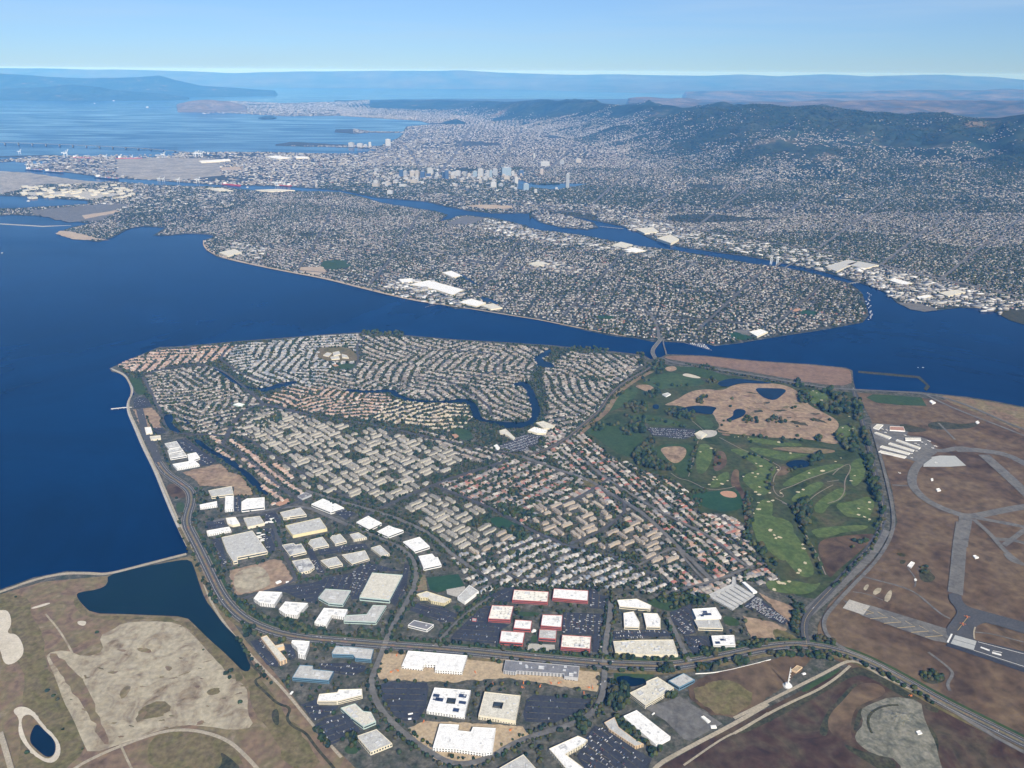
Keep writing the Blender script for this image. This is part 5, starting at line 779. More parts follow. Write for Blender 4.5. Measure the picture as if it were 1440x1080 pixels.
# hangars
hl = ['wide cream hangar at the road end of the apron', 'long cream hangar just below the wide one', 'brown roofed hangar at the top of the apron', 'short cream hangar standing alone in the middle', 'thin cream hangar, first of four parallel ones', 'cream hangar, second of four parallel ones', 'cream hangar, third of four parallel ones', 'cream hangar, lowest of four parallel ones']
for l, q in zip(hl, [[(775, 300), (815, 265), (880, 270), (835, 315)], [(788, 352), (810, 343), (962, 395), (937, 410)], [(945, 285), (1085, 290), (1100, 332), (945, 322)], [(1100, 402), (1258, 403), (1262, 424), (1105, 424)], [(1005, 427), (1025, 418), (1258, 500), (1240, 512)], [(930, 460), (950, 450), (1195, 525), (1180, 538)], [(845, 492), (868, 480), (1152, 555), (1135, 568)], [(830, 542), (853, 530), (1114, 590), (1098, 602)]]):
    B(l, 'K', q, 6, M['white'], M['brownroof'] if 'brown' in l else M['croof'], units=0, name='hangar', cat='hangar')
for l, t, q, h in [('tiny white hut beside the marsh taxiway', 'J', [(1135, 175), (1150, 172), (1172, 186), (1150, 192)], 4), ('small white shelter on the dry field by the salt patches', 'J', [(745, 235), (768, 210), (790, 218), (768, 248)], 4), ('tiny white equipment hut on the dry field below the shelter', 'J', [(785, 315), (797, 312), (802, 322), (790, 326)], 3),
                   ('small white hut on the waterfront airfield edge', 'I', [(1150, 395), (1165, 388), (1175, 398), (1160, 405)], 5), ('white building beside the green field', 'I', [(875, 272), (890, 265), (915, 280), (895, 288)], 5), ('white equipment hut inside the taxiway loop', 'I', [(915, 795), (935, 790), (945, 803), (925, 808)], 4), ('small white hut with a mast on the dry grass', 'I', [(885, 733), (898, 731), (900, 742), (888, 744)], 4),
                   ('small site hut in the gravel yard', 'S', [(1275, 815), (1305, 808), (1322, 830), (1290, 838)], 4), ('tan shed beside the white radio mast', 'S', [(375, 372), (415, 338), (455, 352), (410, 388)], 5)]:
    B(l, t, q, h, wh if 'tan' not in l else tn, wr if 'tan' not in l else M['sand'], units=0, name='hut', cat='hut')
# big roofs on the island city and mainland
for l, t, q, h in [('shopping centre with a wide white roof behind the beach', 'T4', [(1010, 240), (1090, 222), (1235, 262), (1190, 285), (1120, 262)], 10), ('white market hall beside the shopping centre', 'T4', [(1145, 190), (1185, 182), (1230, 203), (1190, 210)], 9), ('white block between the centre and the shore', 'T4', [(1215, 315), (1270, 300), (1330, 318), (1290, 332)], 8),
                   ('pale block at the lagoon mouth near the shore', 'T4', [(1310, 328), (1360, 320), (1400, 338), (1350, 345)], 8), ('pale flats at the beach end of the island city', 'T4', [(205, 105), (270, 90), (300, 105), (240, 120)], 12), ('white block left of the shopping centre', 'T4', [(960, 218), (1020, 214), (1030, 228), (975, 232)], 8),
                   ('wide pale school in the middle of the island city', 'T5', [(250, 152), (290, 142), (340, 152), (300, 162)], 10), ('long white warehouse on the estuary bank', 'T5', [(650, 92), (700, 84), (745, 98), (700, 106)], 10), ('pale warehouse behind the long white one', 'T5', [(600, 75), (640, 60), (690, 72), (660, 86)], 10),
                   ('pale mill building on the mainland bank', 'T5', [(790, 45), (850, 30), (885, 48), (850, 66)], 22), ('grey warehouse on the mainland bank behind the pale mill', 'T5', [(700, 5), (780, 2), (800, 18), (740, 25)], 12), ('huge grey shed by the towered bridge', 'T6', [(600, 165), (700, 135), (740, 145), (650, 185)], 12), ('brown fronted warehouse next to the huge grey shed', 'T6', [(690, 155), (740, 142), (828, 158), (770, 172)], 12),
                   ('white shed at the estuary bend', 'T6', [(870, 222), (900, 215), (970, 235), (930, 242)], 10), ('long pale warehouse behind the waterfront ground', 'T6', [(1080, 275), (1160, 262), (1195, 272), (1120, 290)], 10), ('white shed near the waterfront ground', 'T6', [(985, 292), (1040, 283), (1055, 290), (1000, 302)], 9), ('white school beside the green ball field and the water', 'T5', [(1180, 440), (1230, 428), (1260, 440), (1215, 460)], 9),
                   ('long white transit shed behind the port', 'N', [(440, 145), (680, 130), (690, 143), (460, 157)], 14), ('white warehouse at the top of the port', 'N', [(960, 112), (1040, 103), (1165, 120), (1060, 130)], 14), ('white warehouse right of the top one at the port', 'N', [(1180, 110), (1290, 112), (1305, 122), (1200, 124)], 14), ('long pale shed on the island side of the estuary', 'N', [(880, 372), (1060, 365), (1190, 374), (1000, 384)], 12), ('pale shed on the island bank left of the long one', 'N', [(500, 360), (620, 357), (710, 378), (600, 378)], 12),
                   ('pale hospital block on the far flats', 'T2', [(920, 380), (960, 372), (1010, 382), (970, 392)], 25)]:
    B(l, t, q, h, cm, cr_ if 'pale' in l else wr if 'white' in l else gr, units=0, name='large_building', cat='building')
for i in range(60):   # old naval hangars
    x = 150+R.uniform(0, 850); y = 440+R.uniform(0, 100)+(120 if i % 3 == 0 else 0)*0; 
    B('pale roofed waterfront shed on the old airfield', 'L', [(x, y), (x+45, y-5), (x+58, y+2), (x+12, y+8)], 13, cm, cr_, units=0, name='waterfront_shed', cat='shed', group='sheds on the old waterfront airfield')
# ---------------------------------------------------------------- car parks
allcars = []   # x, y, yaw
def carpark(t, pts, ax, fill, pitch=17.0, m='darkasphalt', treeden=.25, k=4, z=None):
    p = ccw(G(pts, 3, t)); zz = LY(k); sheet('car_park', p, zz, M[m]); a, b = G(ax, 3, t); u = (b-a)/np.hypot(*(b-a)); v = np.array([-u[1], u[0]]); mark(p, 2)
    c = p.mean(0); q = (p-c)@np.stack([u, v], 1); U0, U1, V0, V1 = q[:, 0].min(), q[:, 0].max(), q[:, 1].min(), q[:, 1].max()
    ins = inset(p, 4.0); sv = []; sf = []
    for r in np.arange(V0+pitch/2, V1, pitch):
        us = np.arange(U0, U1, 2.9); base = c+np.outer(us, u)+v*r; ok = inpoly(base, ins)
        for P in BPOLY:
            if np.hypot(*(P.mean(0)-c)) < 400: ok &= ~inpoly(base, P)
        idx = np.where(ok)[0]
        if len(idx) < 4: continue
        # kerbed planting island between the two facing rows, with gaps
        for s0 in range(0, len(idx)-3, 12):
            a_, b_ = base[idx[s0]], base[idx[min(s0+10, len(idx)-1)]]
            if (np.hypot(*(b_-a_))) > 45: continue
            n0 = len(sv); sv += [tuple(a_+v*.6)+(zz+.15,), tuple(a_-v*.6)+(zz+.15,), tuple(b_-v*.6)+(zz+.15,), tuple(b_+v*.6)+(zz+.15,)]; sf.append((n0, n0+1, n0+2, n0+3))
        for j in idx:
            for sg in (-1, 1):
                x, y = base[j]+v*sg*3.4
                if R.random() < fill*(.4 if fill < .6 else .9): allcars.append((x, y, math.atan2(v[1], v[0])+R.normal(0, .03), zz))
            if j % 9 == 4 and R.random() < treeden: ptrees.append((base[j][0], base[j][1], R.uniform(3, 5.5), R.uniform(3.5, 6)))
    if sv: tag(obj('planting_strip', sv, sf, M['marsh']), kind='structure')
ptrees = []
CP = [('E', [(560, 200), (640, 180), (620, 300), (440, 280), (420, 262)], [(440, 270), (600, 190)], .12), ('E', [(400, 330), (470, 320), (445, 440), (605, 460), (530, 500), (510, 600), (170, 570), (180, 545)], [(300, 430), (500, 445)], .22), ('E', [(890, 200), (1225, 175), (1240, 240), (1310, 260), (1315, 350), (1180, 340), (1175, 200)], [(1190, 330), (1200, 200)], .4), ('E', [(990, 370), (1275, 385), (1280, 660), (1200, 660), (1200, 535), (980, 525)], [(1000, 530), (1010, 380)], .38),
      ('F', [(380, 940), (560, 970), (640, 1010), (630, 1060), (540, 1060), (340, 985)], [(360, 960), (600, 1020)], .25), ('O', [(880, 745), (1070, 725), (1150, 700), (1100, 850), (1050, 845), (900, 780), (830, 770)], [(880, 800), (1080, 770)], .15), ('O', [(1150, 690), (1440, 640), (1440, 700), (1380, 820), (1325, 830), (1320, 768), (1160, 757), (1110, 800)], [(1100, 830), (1170, 690)], .2), ('F', [(310, 690), (340, 700), (320, 860), (250, 960), (220, 930), (300, 760)], [(240, 920), (320, 760)], .4), ('F', [(-20, 745), (50, 690), (110, 690), (300, 740), (110, 738), (20, 900), (-40, 890)], [(0, 880), (80, 720)], .3),
      ('B', [(1010, 530), (1100, 510), (1340, 520), (1350, 560), (1330, 700), (1280, 790), (1180, 800), (1100, 760), (1000, 600)], [(1050, 540), (1330, 545)], .02), ('C', [(930, 590), (980, 555), (1400, 590), (1370, 640), (1130, 760), (920, 750), (905, 700)], [(950, 620), (1350, 640)], .05), ('B', [(560, 380), (800, 375), (900, 400), (880, 440), (800, 470), (660, 450), (660, 430), (560, 415)], [(580, 400), (860, 420)], .4), ('B', [(530, 830), (600, 780), (760, 740), (860, 870), (640, 975), (560, 920)], [(560, 860), (760, 790)], .3), ('B', [(430, 680), (540, 640), (560, 690), (700, 690), (660, 740), (520, 800)], [(450, 700), (640, 690)], .4),
      ('B', [(60, 220), (140, 200), (270, 370), (260, 410), (180, 390)], [(90, 220), (260, 400)], .45), ('B', [(310, 250), (355, 240), (400, 330), (350, 360)], [(310, 250), (380, 350)], .4), ('D', [(320, 95), (690, 85), (760, 130), (510, 145), (320, 155)], [(340, 120), (700, 115)], .5), ('D', [(780, 20), (890, 30), (920, 110), (830, 125), (790, 80)], [(800, 40), (880, 110)], .7), ('D', [(830, 130), (1000, 130), (1030, 210), (1000, 250), (900, 260), (850, 180)], [(860, 150), (1000, 230)], .35), ('D', [(-20, -40), (240, -30), (235, 110), (165, 130), (160, 100), (-20, 100)], [(10, 80), (30, -20)], .3),
      ('C', [(1290, 1000), (1360, 900), (1500, 960), (1600, 1080), (1400, 1160)], [(1330, 980), (1500, 1080)], .4), ('D', [(190, 780), (260, 800), (480, 950), (600, 1020), (560, 1120), (350, 1120), (130, 950), (110, 880)], [(200, 850), (450, 1050)], .4), ('G', [(1110, 960), (1180, 890), (1385, 1050), (1360, 1080)], [(1150, 930), (1350, 1060)], .9), ('G', [(640, 1000), (780, 940), (800, 1080), (660, 1080)], [(700, 1000), (780, 1060)], .4),
      ('H', [(215, 470), (240, 445), (300, 450), (330, 500), (260, 518), (220, 515)], [(220, 490), (320, 490)], .25), ('H', [(330, 640), (400, 640), (420, 670), (350, 685)], [(340, 650), (410, 670)], .3), ('H', [(480, 720), (540, 705), (740, 850), (700, 880), (630, 880), (640, 820), (600, 790), (540, 790)], [(500, 720), (700, 850)], .25), ('H2', [(1095, 750), (1250, 680), (1350, 690), (1340, 740), (1230, 790), (1140, 800), (1090, 780)], [(1110, 780), (1320, 710)], .85), ('H3', [(575, 640), (760, 640), (890, 650), (890, 690), (820, 712), (620, 690)], [(600, 660), (880, 680)], .75),
      ('A', [(60, 330), (210, 315), (225, 360), (70, 390)], [(70, 350), (210, 330)], .2), ('A', [(100, 480), (180, 460), (240, 700), (200, 700)], [(120, 500), (220, 680)], .3), ('A', [(300, 120), (350, 110), (350, 240), (300, 240)], [(320, 120), (320, 240)], .3), ('A', [(545, 380), (640, 390), (640, 570), (600, 600), (540, 480)], [(560, 400), (610, 580)], .3), ('A', [(905, 560), (960, 560), (1060, 760), (1000, 760)], [(930, 580), (1040, 750)], .5), ('A', [(560, 260), (640, 240), (700, 330), (560, 350)], [(580, 280), (680, 320)], .4), ('A', [(1130, 240), (1230, 215), (1320, 260), (1240, 310)], [(1150, 250), (1300, 270)], .15), ('A', [(1000, 560), (1400, 510), (1430, 550), (1020, 610)], [(1000, 590), (1400, 530)], .15)]
for t, p, ax, f in CP: carpark(t, p, ax, f, pitch=20 if f < .9 else 14, m='darkasphalt')
# ---------------------------------------------------------------- apartment blocks (each a thing)
APZ = []
AG = 'flat roofed apartment blocks around green courts'
def flatblock_meshes(key, wall, roof, seed):
    rs = np.random.default_rng(seed); V, F = [], []; RV, RF = [], []
    n = 6; x = -.5; 
    for i in range(n):
        w = 1/n; y0 = -.5+rs.choice([0, .12, .2]); y1 = .5-rs.choice([0, .1, .18]); h = 1+rs.choice([-.08, 0, .1]); b = len(V); X0, X1 = -.5+i*w, -.5+(i+1)*w-.002
        V += [(X0, y0, 0), (X1, y0, 0), (X1, y1, 0), (X0, y1, 0), (X0, y0, h), (X1, y0, h), (X1, y1, h), (X0, y1, h)]; F += [(b, b+1, b+5, b+4), (b+1, b+2, b+6, b+5), (b+2, b+3, b+7, b+6), (b+3, b, b+4, b+7)]
        c = len(RV); RV += [(X0-.004, y0-.03, h+.01), (X1+.003, y0-.03, h+.01), (X1+.003, y1+.03, h+.01), (X0-.004, y1+.03, h+.01), (X0-.004, y0-.03, h+.07), (X1+.003, y0-.03, h+.07), (X1+.003, y1+.03, h+.07), (X0-.004, y1+.03, h+.07)]
        RF += [(c+4, c+5, c+6, c+7), (c, c+1, c+5, c+4), (c+1, c+2, c+6, c+5), (c+2, c+3, c+7, c+6), (c+3, c, c+4, c+7)]
        c = len(RV); xm = (X0+X1)/2; q = .03; RV += [(xm-q, -.1, h+.07), (xm+q, -.1, h+.07), (xm+q, .1, h+.07), (xm-q, .1, h+.07), (xm-q, -.1, h+.22), (xm+q, -.1, h+.22), (xm+q, .1, h+.22), (xm-q, .1, h+.22)]; RF += [(c+4, c+5, c+6, c+7), (c, c+1, c+5, c+4), (c+1, c+2, c+6, c+5), (c+2, c+3, c+7, c+6), (c+3, c, c+4, c+7)]
    return npmesh('wall', V, F, [wall]), npmesh('roof', RV, RF, [roof])
AR1 = mrnd('olive_grey_flat_roof', [(.27, .255, .225), (.23, .22, .195), (.32, .30, .27), (.20, .19, .17), (.26, .24, .205)], nz=.35, scale=.12); AR2 = mrnd('beige_flat_roof', [(.32, .28, .235), (.27, .24, .205), (.36, .32, .265), (.25, .22, .19)], nz=.35, scale=.12)
ABM = {0: [flatblock_meshes(0, plain('dull_cream_wall', (.44, .41, .34)), AR1, s) for s in (1, 2, 3)], 1: [flatblock_meshes(1, plain('pinkish_wall', (.42, .35, .27)), AR2, s) for s in (4, 5, 6)]}
apts = []; ptrees2 = []
def apartments(t, pts, ax, style, step=64, label=''):
    p = ccw(G(pts, 3, t)); a, b = G(ax, 3, t); u = (b-a)/np.hypot(*(b-a)); v = np.array([-u[1], u[0]]); c = p.mean(0); q = (p-c)@np.stack([u, v], 1); APZ.append(p)
    n = 0
    for i, U in enumerate(np.arange(q[:, 0].min(), q[:, 0].max(), step)):
        for j, Vv in enumerate(np.arange(q[:, 1].min(), q[:, 1].max(), step)):
            if R.random() < .05: ptrees2.append((c+u*U+v*Vv)); continue
            for k in range(2):
                hor = (i+j) % 2 == 0; du, dv = ((0, -14) if k == 0 else (0, 15)) if hor else ((-15, 0) if k == 0 else (14, 0))
                pos = c+u*(U+du+R.normal(0, 3.5))+v*(Vv+dv+R.normal(0, 3)); L = R.uniform(40, 56) if R.random() < .8 else 26; w = R.uniform(13, 16)
                r = math.atan2(u[1], u[0])+(0 if hor else math.pi/2); e = np.array([math.cos(r), math.sin(r)]); test = np.array([pos, pos+e*L*.45, pos-e*L*.45])
                if not inpoly(test, p).all() or (occ(test) != 0).any(): continue
                root = bpy.data.objects.new('apartment_block', None); link(root); root.location = (pos[0], pos[1], 3); root.rotation_euler = (0, 0, r); root.scale = (L, w, R.uniform(7, 8.5)); tag(root, label, 'apartment block', AG+' '+('beige' if style else 'grey'))
                mw, mr = ABM[style][n % 3]; link(bpy.data.objects.new('wall', mw), root); link(bpy.data.objects.new('roof', mr), root); n += 1
                for s in np.arange(-L/2, L/2+.1, 6):
                    x, y = pos+e*s; setocc(x, y, 11)
    return n
na = apartments('p', [(335, 607), (372, 575), (470, 594), (560, 610), (640, 634), (650, 648), (609, 678), (600, 690), (700, 722), (720, 745), (640, 783), (607, 748), (560, 712), (490, 704), (450, 698), (430, 690), (400, 660)], [(531, 716), (609, 681)], 0, 60, 'flat grey roofed apartment block round a green court on the left estate')
na += apartments('p', [(640, 783), (720, 742), (765, 755), (745, 757), (700, 770), (652, 790)], [(650, 780), (720, 742)], 1, 50, 'beige apartment block beside the green park lawn')
na += apartments('p', [(775, 752), (712, 735), (745, 702), (800, 705), (850, 682), (882, 700), (905, 722), (935, 765), (960, 785), (925, 800), (868, 778), (820, 770)], [(800, 765), (865, 737)], 1, 52, 'beige apartment block in the estate behind the townhouse crescents')
print('apartments', na)
for x, y, h in []: pass
# ---------------------------------------------------------------- houses
HL = []     # x, y, yaw, lx, ly, h, type, palette
def zone(t, pts, ax, pal, lot=14, pitch=56, wx=(9, 12), wy=(11, 15), hgt=(5.5, 7.5), warp=(0, 300), drop=.09, kinds=('hip', 'gable', 'ell'), street=True, back=None, k=1, sw=8, ysnap=True):
    p = ccw(G(pts, 3, t))
    if len(ax) == 1: u = np.array([math.cos(ax[0]), math.sin(ax[0])])
    else: a, b = G(ax, 3, t); u = (b-a)/np.hypot(*(b-a))
    v = np.array([-u[1], u[0]]); c = p.mean(0); q = (p-c)@np.stack([u, v], 1)
    back = back or (pitch/2-14); U = np.arange(q[:, 0].min(), q[:, 0].max(), lot); sv, sf = [], []; ph = R.uniform(0, 6)
    for r in np.arange(q[:, 1].min()-20, q[:, 1].max()+20, pitch):
        def W(x): return warp[0]*np.sin(x/warp[1]*2*math.pi+ph+r/900)
        slope = np.arctan(warp[0]*2*math.pi/warp[1]*np.cos(U/warp[1]*2*math.pi+ph+r/900)); ce = c+np.outer(U, u)+np.outer(r+W(U), v)
        if street:
            ins = inpoly(ce, p) & ~np.isin(occ(ce), (1, 3)) & incell(ce)
            for i in range(len(U)-1):
                if ins[i] and ins[i+1]: n = len(sv); n1 = v*sw/2; sv += [tuple(ce[i]+n1)+(LYs,), tuple(ce[i]-n1)+(LYs,), tuple(ce[i+1]-n1)+(LYs,), tuple(ce[i+1]+n1)+(LYs,)]; sf.append((n, n+1, n+2, n+3))
        for s in (-1, 1):
            off = s*(sw/2+6+sum(wy)/4); P = ce+v*off+R.normal(0, 1, (len(U), 2))*np.array([1.3, 1.3]); ok = inpoly(P, p) & (occ(P) == 0) & (R.random(len(U)) > drop) & incell(P) & ((U+r*.37) % 150 > 12)
            for i in np.where(ok)[0]:
                yaw = math.atan2(u[1], u[0])+slope[i]+(math.pi if s > 0 else 0)+R.normal(0, .09)+(math.pi/2 if R.random() < .18 else 0)
                HL.append((P[i, 0], P[i, 1], yaw, min(R.uniform(*wx), lot*.93), R.uniform(*wy), R.uniform(*hgt), kinds[R.integers(len(kinds))], pal))
                setocc(P[i, 0], P[i, 1], 9)
    if sv: tag(obj('street', sv, sf, M['street']), kind='structure')
    return
LYs = 3.35
_zone = zone
def zone(t, pts, ax, *a, cells=0, **k):
    global LYs, CELL
    if not cells: CELL = None; return _zone(t, pts, ax, *a, **k)
    p = G(pts, 3, t); S = []
    while len(S) < cells:
        q = R.uniform(p.min(0), p.max(0))
        if inpoly(q[None], p)[0] and all(np.hypot(*(q-w)) > 120 for w in S): S.append(q)
    S = np.array(S); A_, B_ = G(ax, 3, t); base = math.atan2(*(B_-A_)[::-1])
    for i in range(cells):
        CELL = (S, i); th = base+R.choice([0, .35, -.4, .9, 1.57, 1.2]); LYs += .004; _zone(t, pts, [th], *a, **k)
    CELL = None
CELL = None
def incell(P):
    if CELL is None: return np.ones(len(P), bool)
    S, i = CELL; d = ((P[:, None]-S[None])**2).sum(2); return d.argmin(1) == i

zone('p', [(782, 603), (818, 607), (860, 638), (895, 660), (960, 684), (972, 705), (985, 722), (1040, 730), (1052, 750), (1062, 778), (1085, 800), (1108, 812), (1095, 820), (1062, 790), (1030, 815), (1000, 825), (975, 832), (935, 820), (900, 780), (880, 735), (850, 700), (810, 672), (775, 645), (760, 633)], [(827, 653), (964, 778)], 'mix', 15, 62, (10, 14), (14, 19), (4.5, 6), (6, 700))
zone('p', [(985, 800), (1000, 812), (1075, 800), (1100, 808), (1075, 822), (1040, 826), (990, 835), (960, 842), (930, 838)], [(930, 838), (1000, 815)], 'mix', 15, 50, (10, 14), (13, 17), (4.5, 6))
LYs += .01; zone('p', [(611, 684), (715, 647), (760, 648), (800, 668), (845, 692), (800, 700), (770, 712), (745, 732), (735, 740), (700, 718), (650, 698)], [(624, 690), (715, 650)], 'mix', 14, 50, (10, 13), (13, 17), (4.5, 5.5), (0, 300))
LYs += .01; zone('p', [(634, 785), (720, 756), (764, 754), (800, 770), (860, 782), (911, 806), (960, 832), (950, 843), (905, 833), (880, 822), (850, 828), (780, 827), (740, 826), (700, 828), (690, 838), (668, 835), (648, 800)], [(668, 800), (765, 757)], 'white', 9.5, 40, (7.5, 9), (12, 15), (7.5, 9), (9, 420), kinds=('gable', 'hip'), sw=6.5)
LYs += .01; zone('p', [(700, 640), (735, 645), (790, 662), (760, 650), (800, 620), (815, 610), (780, 605), (760, 632)], [(740, 640), (790, 660)], 'mix', 14, 50)
LYs += .01; zone('p', [(165, 513), (216, 494), (330, 484), (318, 502), (290, 510), (250, 512), (205, 525), (176, 521)], [(216, 515), (235, 497)], 'terr', 13, 48, (10, 12.5), (12, 15), (6.5, 8), cells=4)
LYs += .01; zone('p', [(330, 485), (460, 472), (505, 470), (498, 500), (500, 515), (470, 512), (455, 530), (440, 545), (400, 545), (370, 546), (345, 536), (315, 512)], [(350, 500), (365, 538)], 'white', 13, 46, (9.5, 12), (12, 16), (6.5, 8), (16, 700), cells=9)
LYs += .01; zone('p', [(203, 529), (225, 520), (300, 515), (325, 535), (345, 545), (372, 560), (366, 569), (350, 572), (325, 603), (312, 612), (265, 607), (245, 588), (225, 575), (212, 555)], [(225, 530), (250, 575)], 'grey', 10, 40, (8.5, 10), (12, 15), (7, 8.5), (14, 500), kinds=('gable', 'hip'), cells=9)
LYs += .01; zone('p', [(500, 472), (567, 474), (727, 486), (775, 490), (768, 510), (745, 525), (740, 545), (700, 548), (668, 565), (590, 562), (560, 555), (500, 545), (500, 520), (512, 500)], [(620, 520), (660, 495)], 'grey', 12.5, 48, (9.5, 11.5), (12, 16), (6.5, 8), (18, 800), cells=16)
LYs += .01; zone('p', [(672, 560), (700, 548), (750, 545), (745, 590), (700, 592), (680, 590)], [(700, 560), (735, 580)], 'grey', 12.5, 46, (9.5, 11.5), (12, 15), (6.5, 8), (16, 400))
LYs += .01; zone('p', [(445, 525), (500, 518), (500, 545), (560, 553), (470, 548), (440, 545)], [(450, 530), (500, 540)], 'grey', 12.5, 44)
LYs += .01; zone('p', [(368, 565), (400, 547), (440, 543), (480, 547), (545, 556), (552, 568), (515, 590), (455, 583), (400, 572)], [(400, 560), (520, 575)], 'terr', 11.5, 38, (9.5, 11), (12, 16), (7, 8.5), (10, 260), cells=7)
LYs += .01; zone('p', [(552, 562), (600, 566), (655, 567), (664, 590), (650, 604), (625, 607), (585, 600), (520, 592)], [(560, 575), (650, 590)], 'cream', 12, 40, (9.5, 11), (12, 15), (6.5, 8), (12, 240), cells=6)
LYs += .01; zone('p', [(762, 548), (765, 520), (800, 495), (900, 502), (885, 528), (862, 545), (848, 565), (838, 585), (800, 610), (780, 620), (755, 610), (768, 585), (770, 565)], [(790, 560), (830, 580)], 'grey', 13, 48, (9.5, 12), (12, 15), (6, 7.5), (18, 500), cells=7)
LYs += .01; zone('p', [(284, 612), (312, 610), (345, 628), (400, 662), (432, 692), (440, 700), (385, 712), (375, 690), (335, 655), (300, 628)], [(310, 625), (400, 695)], 'terr', 10.5, 40, (9, 10.3), (14, 18), (7.5, 9), (5, 500))
LYs += .01; zone('p', [(322, 608), (345, 580), (372, 572), (420, 582), (450, 590), (410, 600), (370, 625)], [(340, 595), (400, 585)], 'grey', 11, 42, (8.5, 10.5), (12, 15), (6, 7.5), (8, 300))
LYs += .01; zone('p', [(600, 606), (690, 630), (725, 640), (700, 650), (650, 650), (640, 630), (560, 612)], [(610, 612), (700, 640)], 'grey', 13, 44)
LYs += .01; zone('p', [(845, 512), (905, 512), (885, 525), (850, 540)], [(850, 520), (890, 515)], 'grey', 13, 44)
LYs += .01; zone('p', [(1003, 705), (1040, 735), (1038, 752), (1010, 745), (985, 725)], [(990, 722), (1035, 750)], 'mix', 14, 44)
NB = len(HL); print('bay farm houses', NB)
# island city: full grid of houses
ALG = ccw(G(ALA, 3)); 
CS2 = OCC.copy()
def gridtown(poly, ax, lot, row, pal, size, hgt, keep, avoid=(), cells=0):
    if cells:
        p = ccw(poly); S = R.uniform(p.min(0), p.max(0), (cells*6, 2)); S = S[inpoly(S, p)][:cells]; a, b = G(ax, 3); th0 = math.atan2(*(b-a)[::-1]); PP, YW = [], []
        for i in range(len(S)):
            th = th0+R.choice([0, .12, -.15, .6, 0, 1.57, .3]); P, y = gridtown(poly, [th], lot*R.uniform(.92, 1.1), row*R.uniform(.9, 1.12), None, None, None, keep*R.uniform(.8, 1.1)); k = ((P[:, None]-S[None])**2).sum(2).argmin(1) == i; PP.append(P[k]); YW.append(np.full(k.sum(), y))
        return np.vstack(PP), np.concatenate(YW)
    p = ccw(poly)
    if len(ax) == 1: u = np.array([math.cos(ax[0]), math.sin(ax[0])])
    else: a, b = G(ax, 3); u = (b-a)/np.hypot(*(b-a))
    v = np.array([-u[1], u[0]]); c = p.mean(0); q = (p-c)@np.stack([u, v], 1)
    X, Y = np.meshgrid(np.arange(q[:, 0].min(), q[:, 0].max(), lot), np.arange(q[:, 1].min(), q[:, 1].max(), row), indexing='ij'); j = np.arange(Y.shape[1]); Y = Y+np.where(j % 2 == 0, row*.16, -row*.16)[None]
    P = c+X.ravel()[:, None]*u+Y.ravel()[:, None]*v; P = P+R.normal(0, lot*.17, P.shape); ok = inpoly(P, p) & (R.random(len(P)) < keep)
    ok &= (np.abs((X.ravel() % 170)-85) < 78)
    for av in avoid: ok &= ~inpoly(P, av)
    P = P[ok]; sx, sy = project(P[:, 0], P[:, 1], 5.0); P = P[(sx > -40) & (sx < 1480)]
    return P, math.atan2(u[1], u[0])
def townmass(P, yaw, pals, size, hgt, z, kinds, pp=None):
    N = len(P); kk = R.integers(0, len(kinds), N); pa = R.choice(len(pals), N, p=pp); rnd = R.random(N)
    sc = np.stack([R.uniform(*size[0], N), R.uniform(*size[1], N), R.uniform(*hgt, N)], 1); pos = np.column_stack([P, z]); yw_ = yaw+R.integers(0, 2, N)*math.pi/2+R.normal(0, .04, N)
    for i, kd in enumerate(kinds):
        m = kk == i; Wv, Wf, Rv, Rf = HT[kd]; houses.add(Wv, Wf, pos[m], yw_[m], sc[m], rnd[m], 0)
        for j, pl in enumerate(pals):
            mm = m & (pa == j); houses.add(Rv, Rf, pos[mm], yw_[mm], sc[mm], rnd[mm], 1+PK_.index(pl))
AV = [p for p in OCCPOLY if p[:, 1].min() > 4300]
roadav = []
for p, w in ROADS:
    if p[:, 1].max() > 4800:
        for a, b in zip(p[:-1], p[1:]):
            d = b-a; L = np.hypot(*d)
            if L > 1: n = np.array([-d[1], d[0]])/L*(w/2+6); roadav.append(np.array([a+n, b+n, b-n, a-n]))
def clearof(P, polys):
    ok = np.ones(len(P), bool)
    for q in polys:
        lo, hi = q.min(0)-1, q.max(0)+1; m = ok & (P[:, 0] > lo[0]) & (P[:, 0] < hi[0]) & (P[:, 1] > lo[1]) & (P[:, 1] < hi[1]); i = np.where(m)[0]
        if len(i): ok[i[inpoly(P[i], q)]] = False
    return ok
BIG = [inset(q, -8) for q in BPOLY if q[:, 1].min() > 4300]
def shrink(poly, P, d):
    """keep points at least d metres inside poly edges"""
    ok = np.ones(len(P), bool); n = len(poly)
    for i in range(n):
        a, b = poly[i], poly[(i+1) % n]; L2 = ((b-a)**2).sum(); t = np.clip(((P-a)@(b-a))/max(L2, 1e-6), 0, 1); ok &= (((P-a-t[:, None]*(b-a))**2).sum(1) > d*d)
    return ok
P, yw0 = gridtown(ALG, [(560, 400), (860, 455)], 15.5, 27, None, None, None, .64, cells=16)
k = clearof(P, AV+roadav+BIG) & shrink(ALG, P, 28); P = P[k]; yw0 = yw0[k]; k = ~((P[:, 0] < -3200) & (P[:, 1] > 8200) & (R.random(len(P)) < .55)); P = P[k]; yw0 = yw0[k]
cl = fbm(P[:, 0]/260, P[:, 1]/260, 77, 3); k = cl > -1.75; P = P[k]; yw0 = yw0[k]; print('island houses', len(P))
townmass(P, yw0, ['far', 'white', 'mix', 'grey'], ((9, 13), (10, 16)), (5, 9), np.full(len(P), 3.0), ('hip', 'gable', 'flat'), [.5, .12, .18, .2])
ALP = P
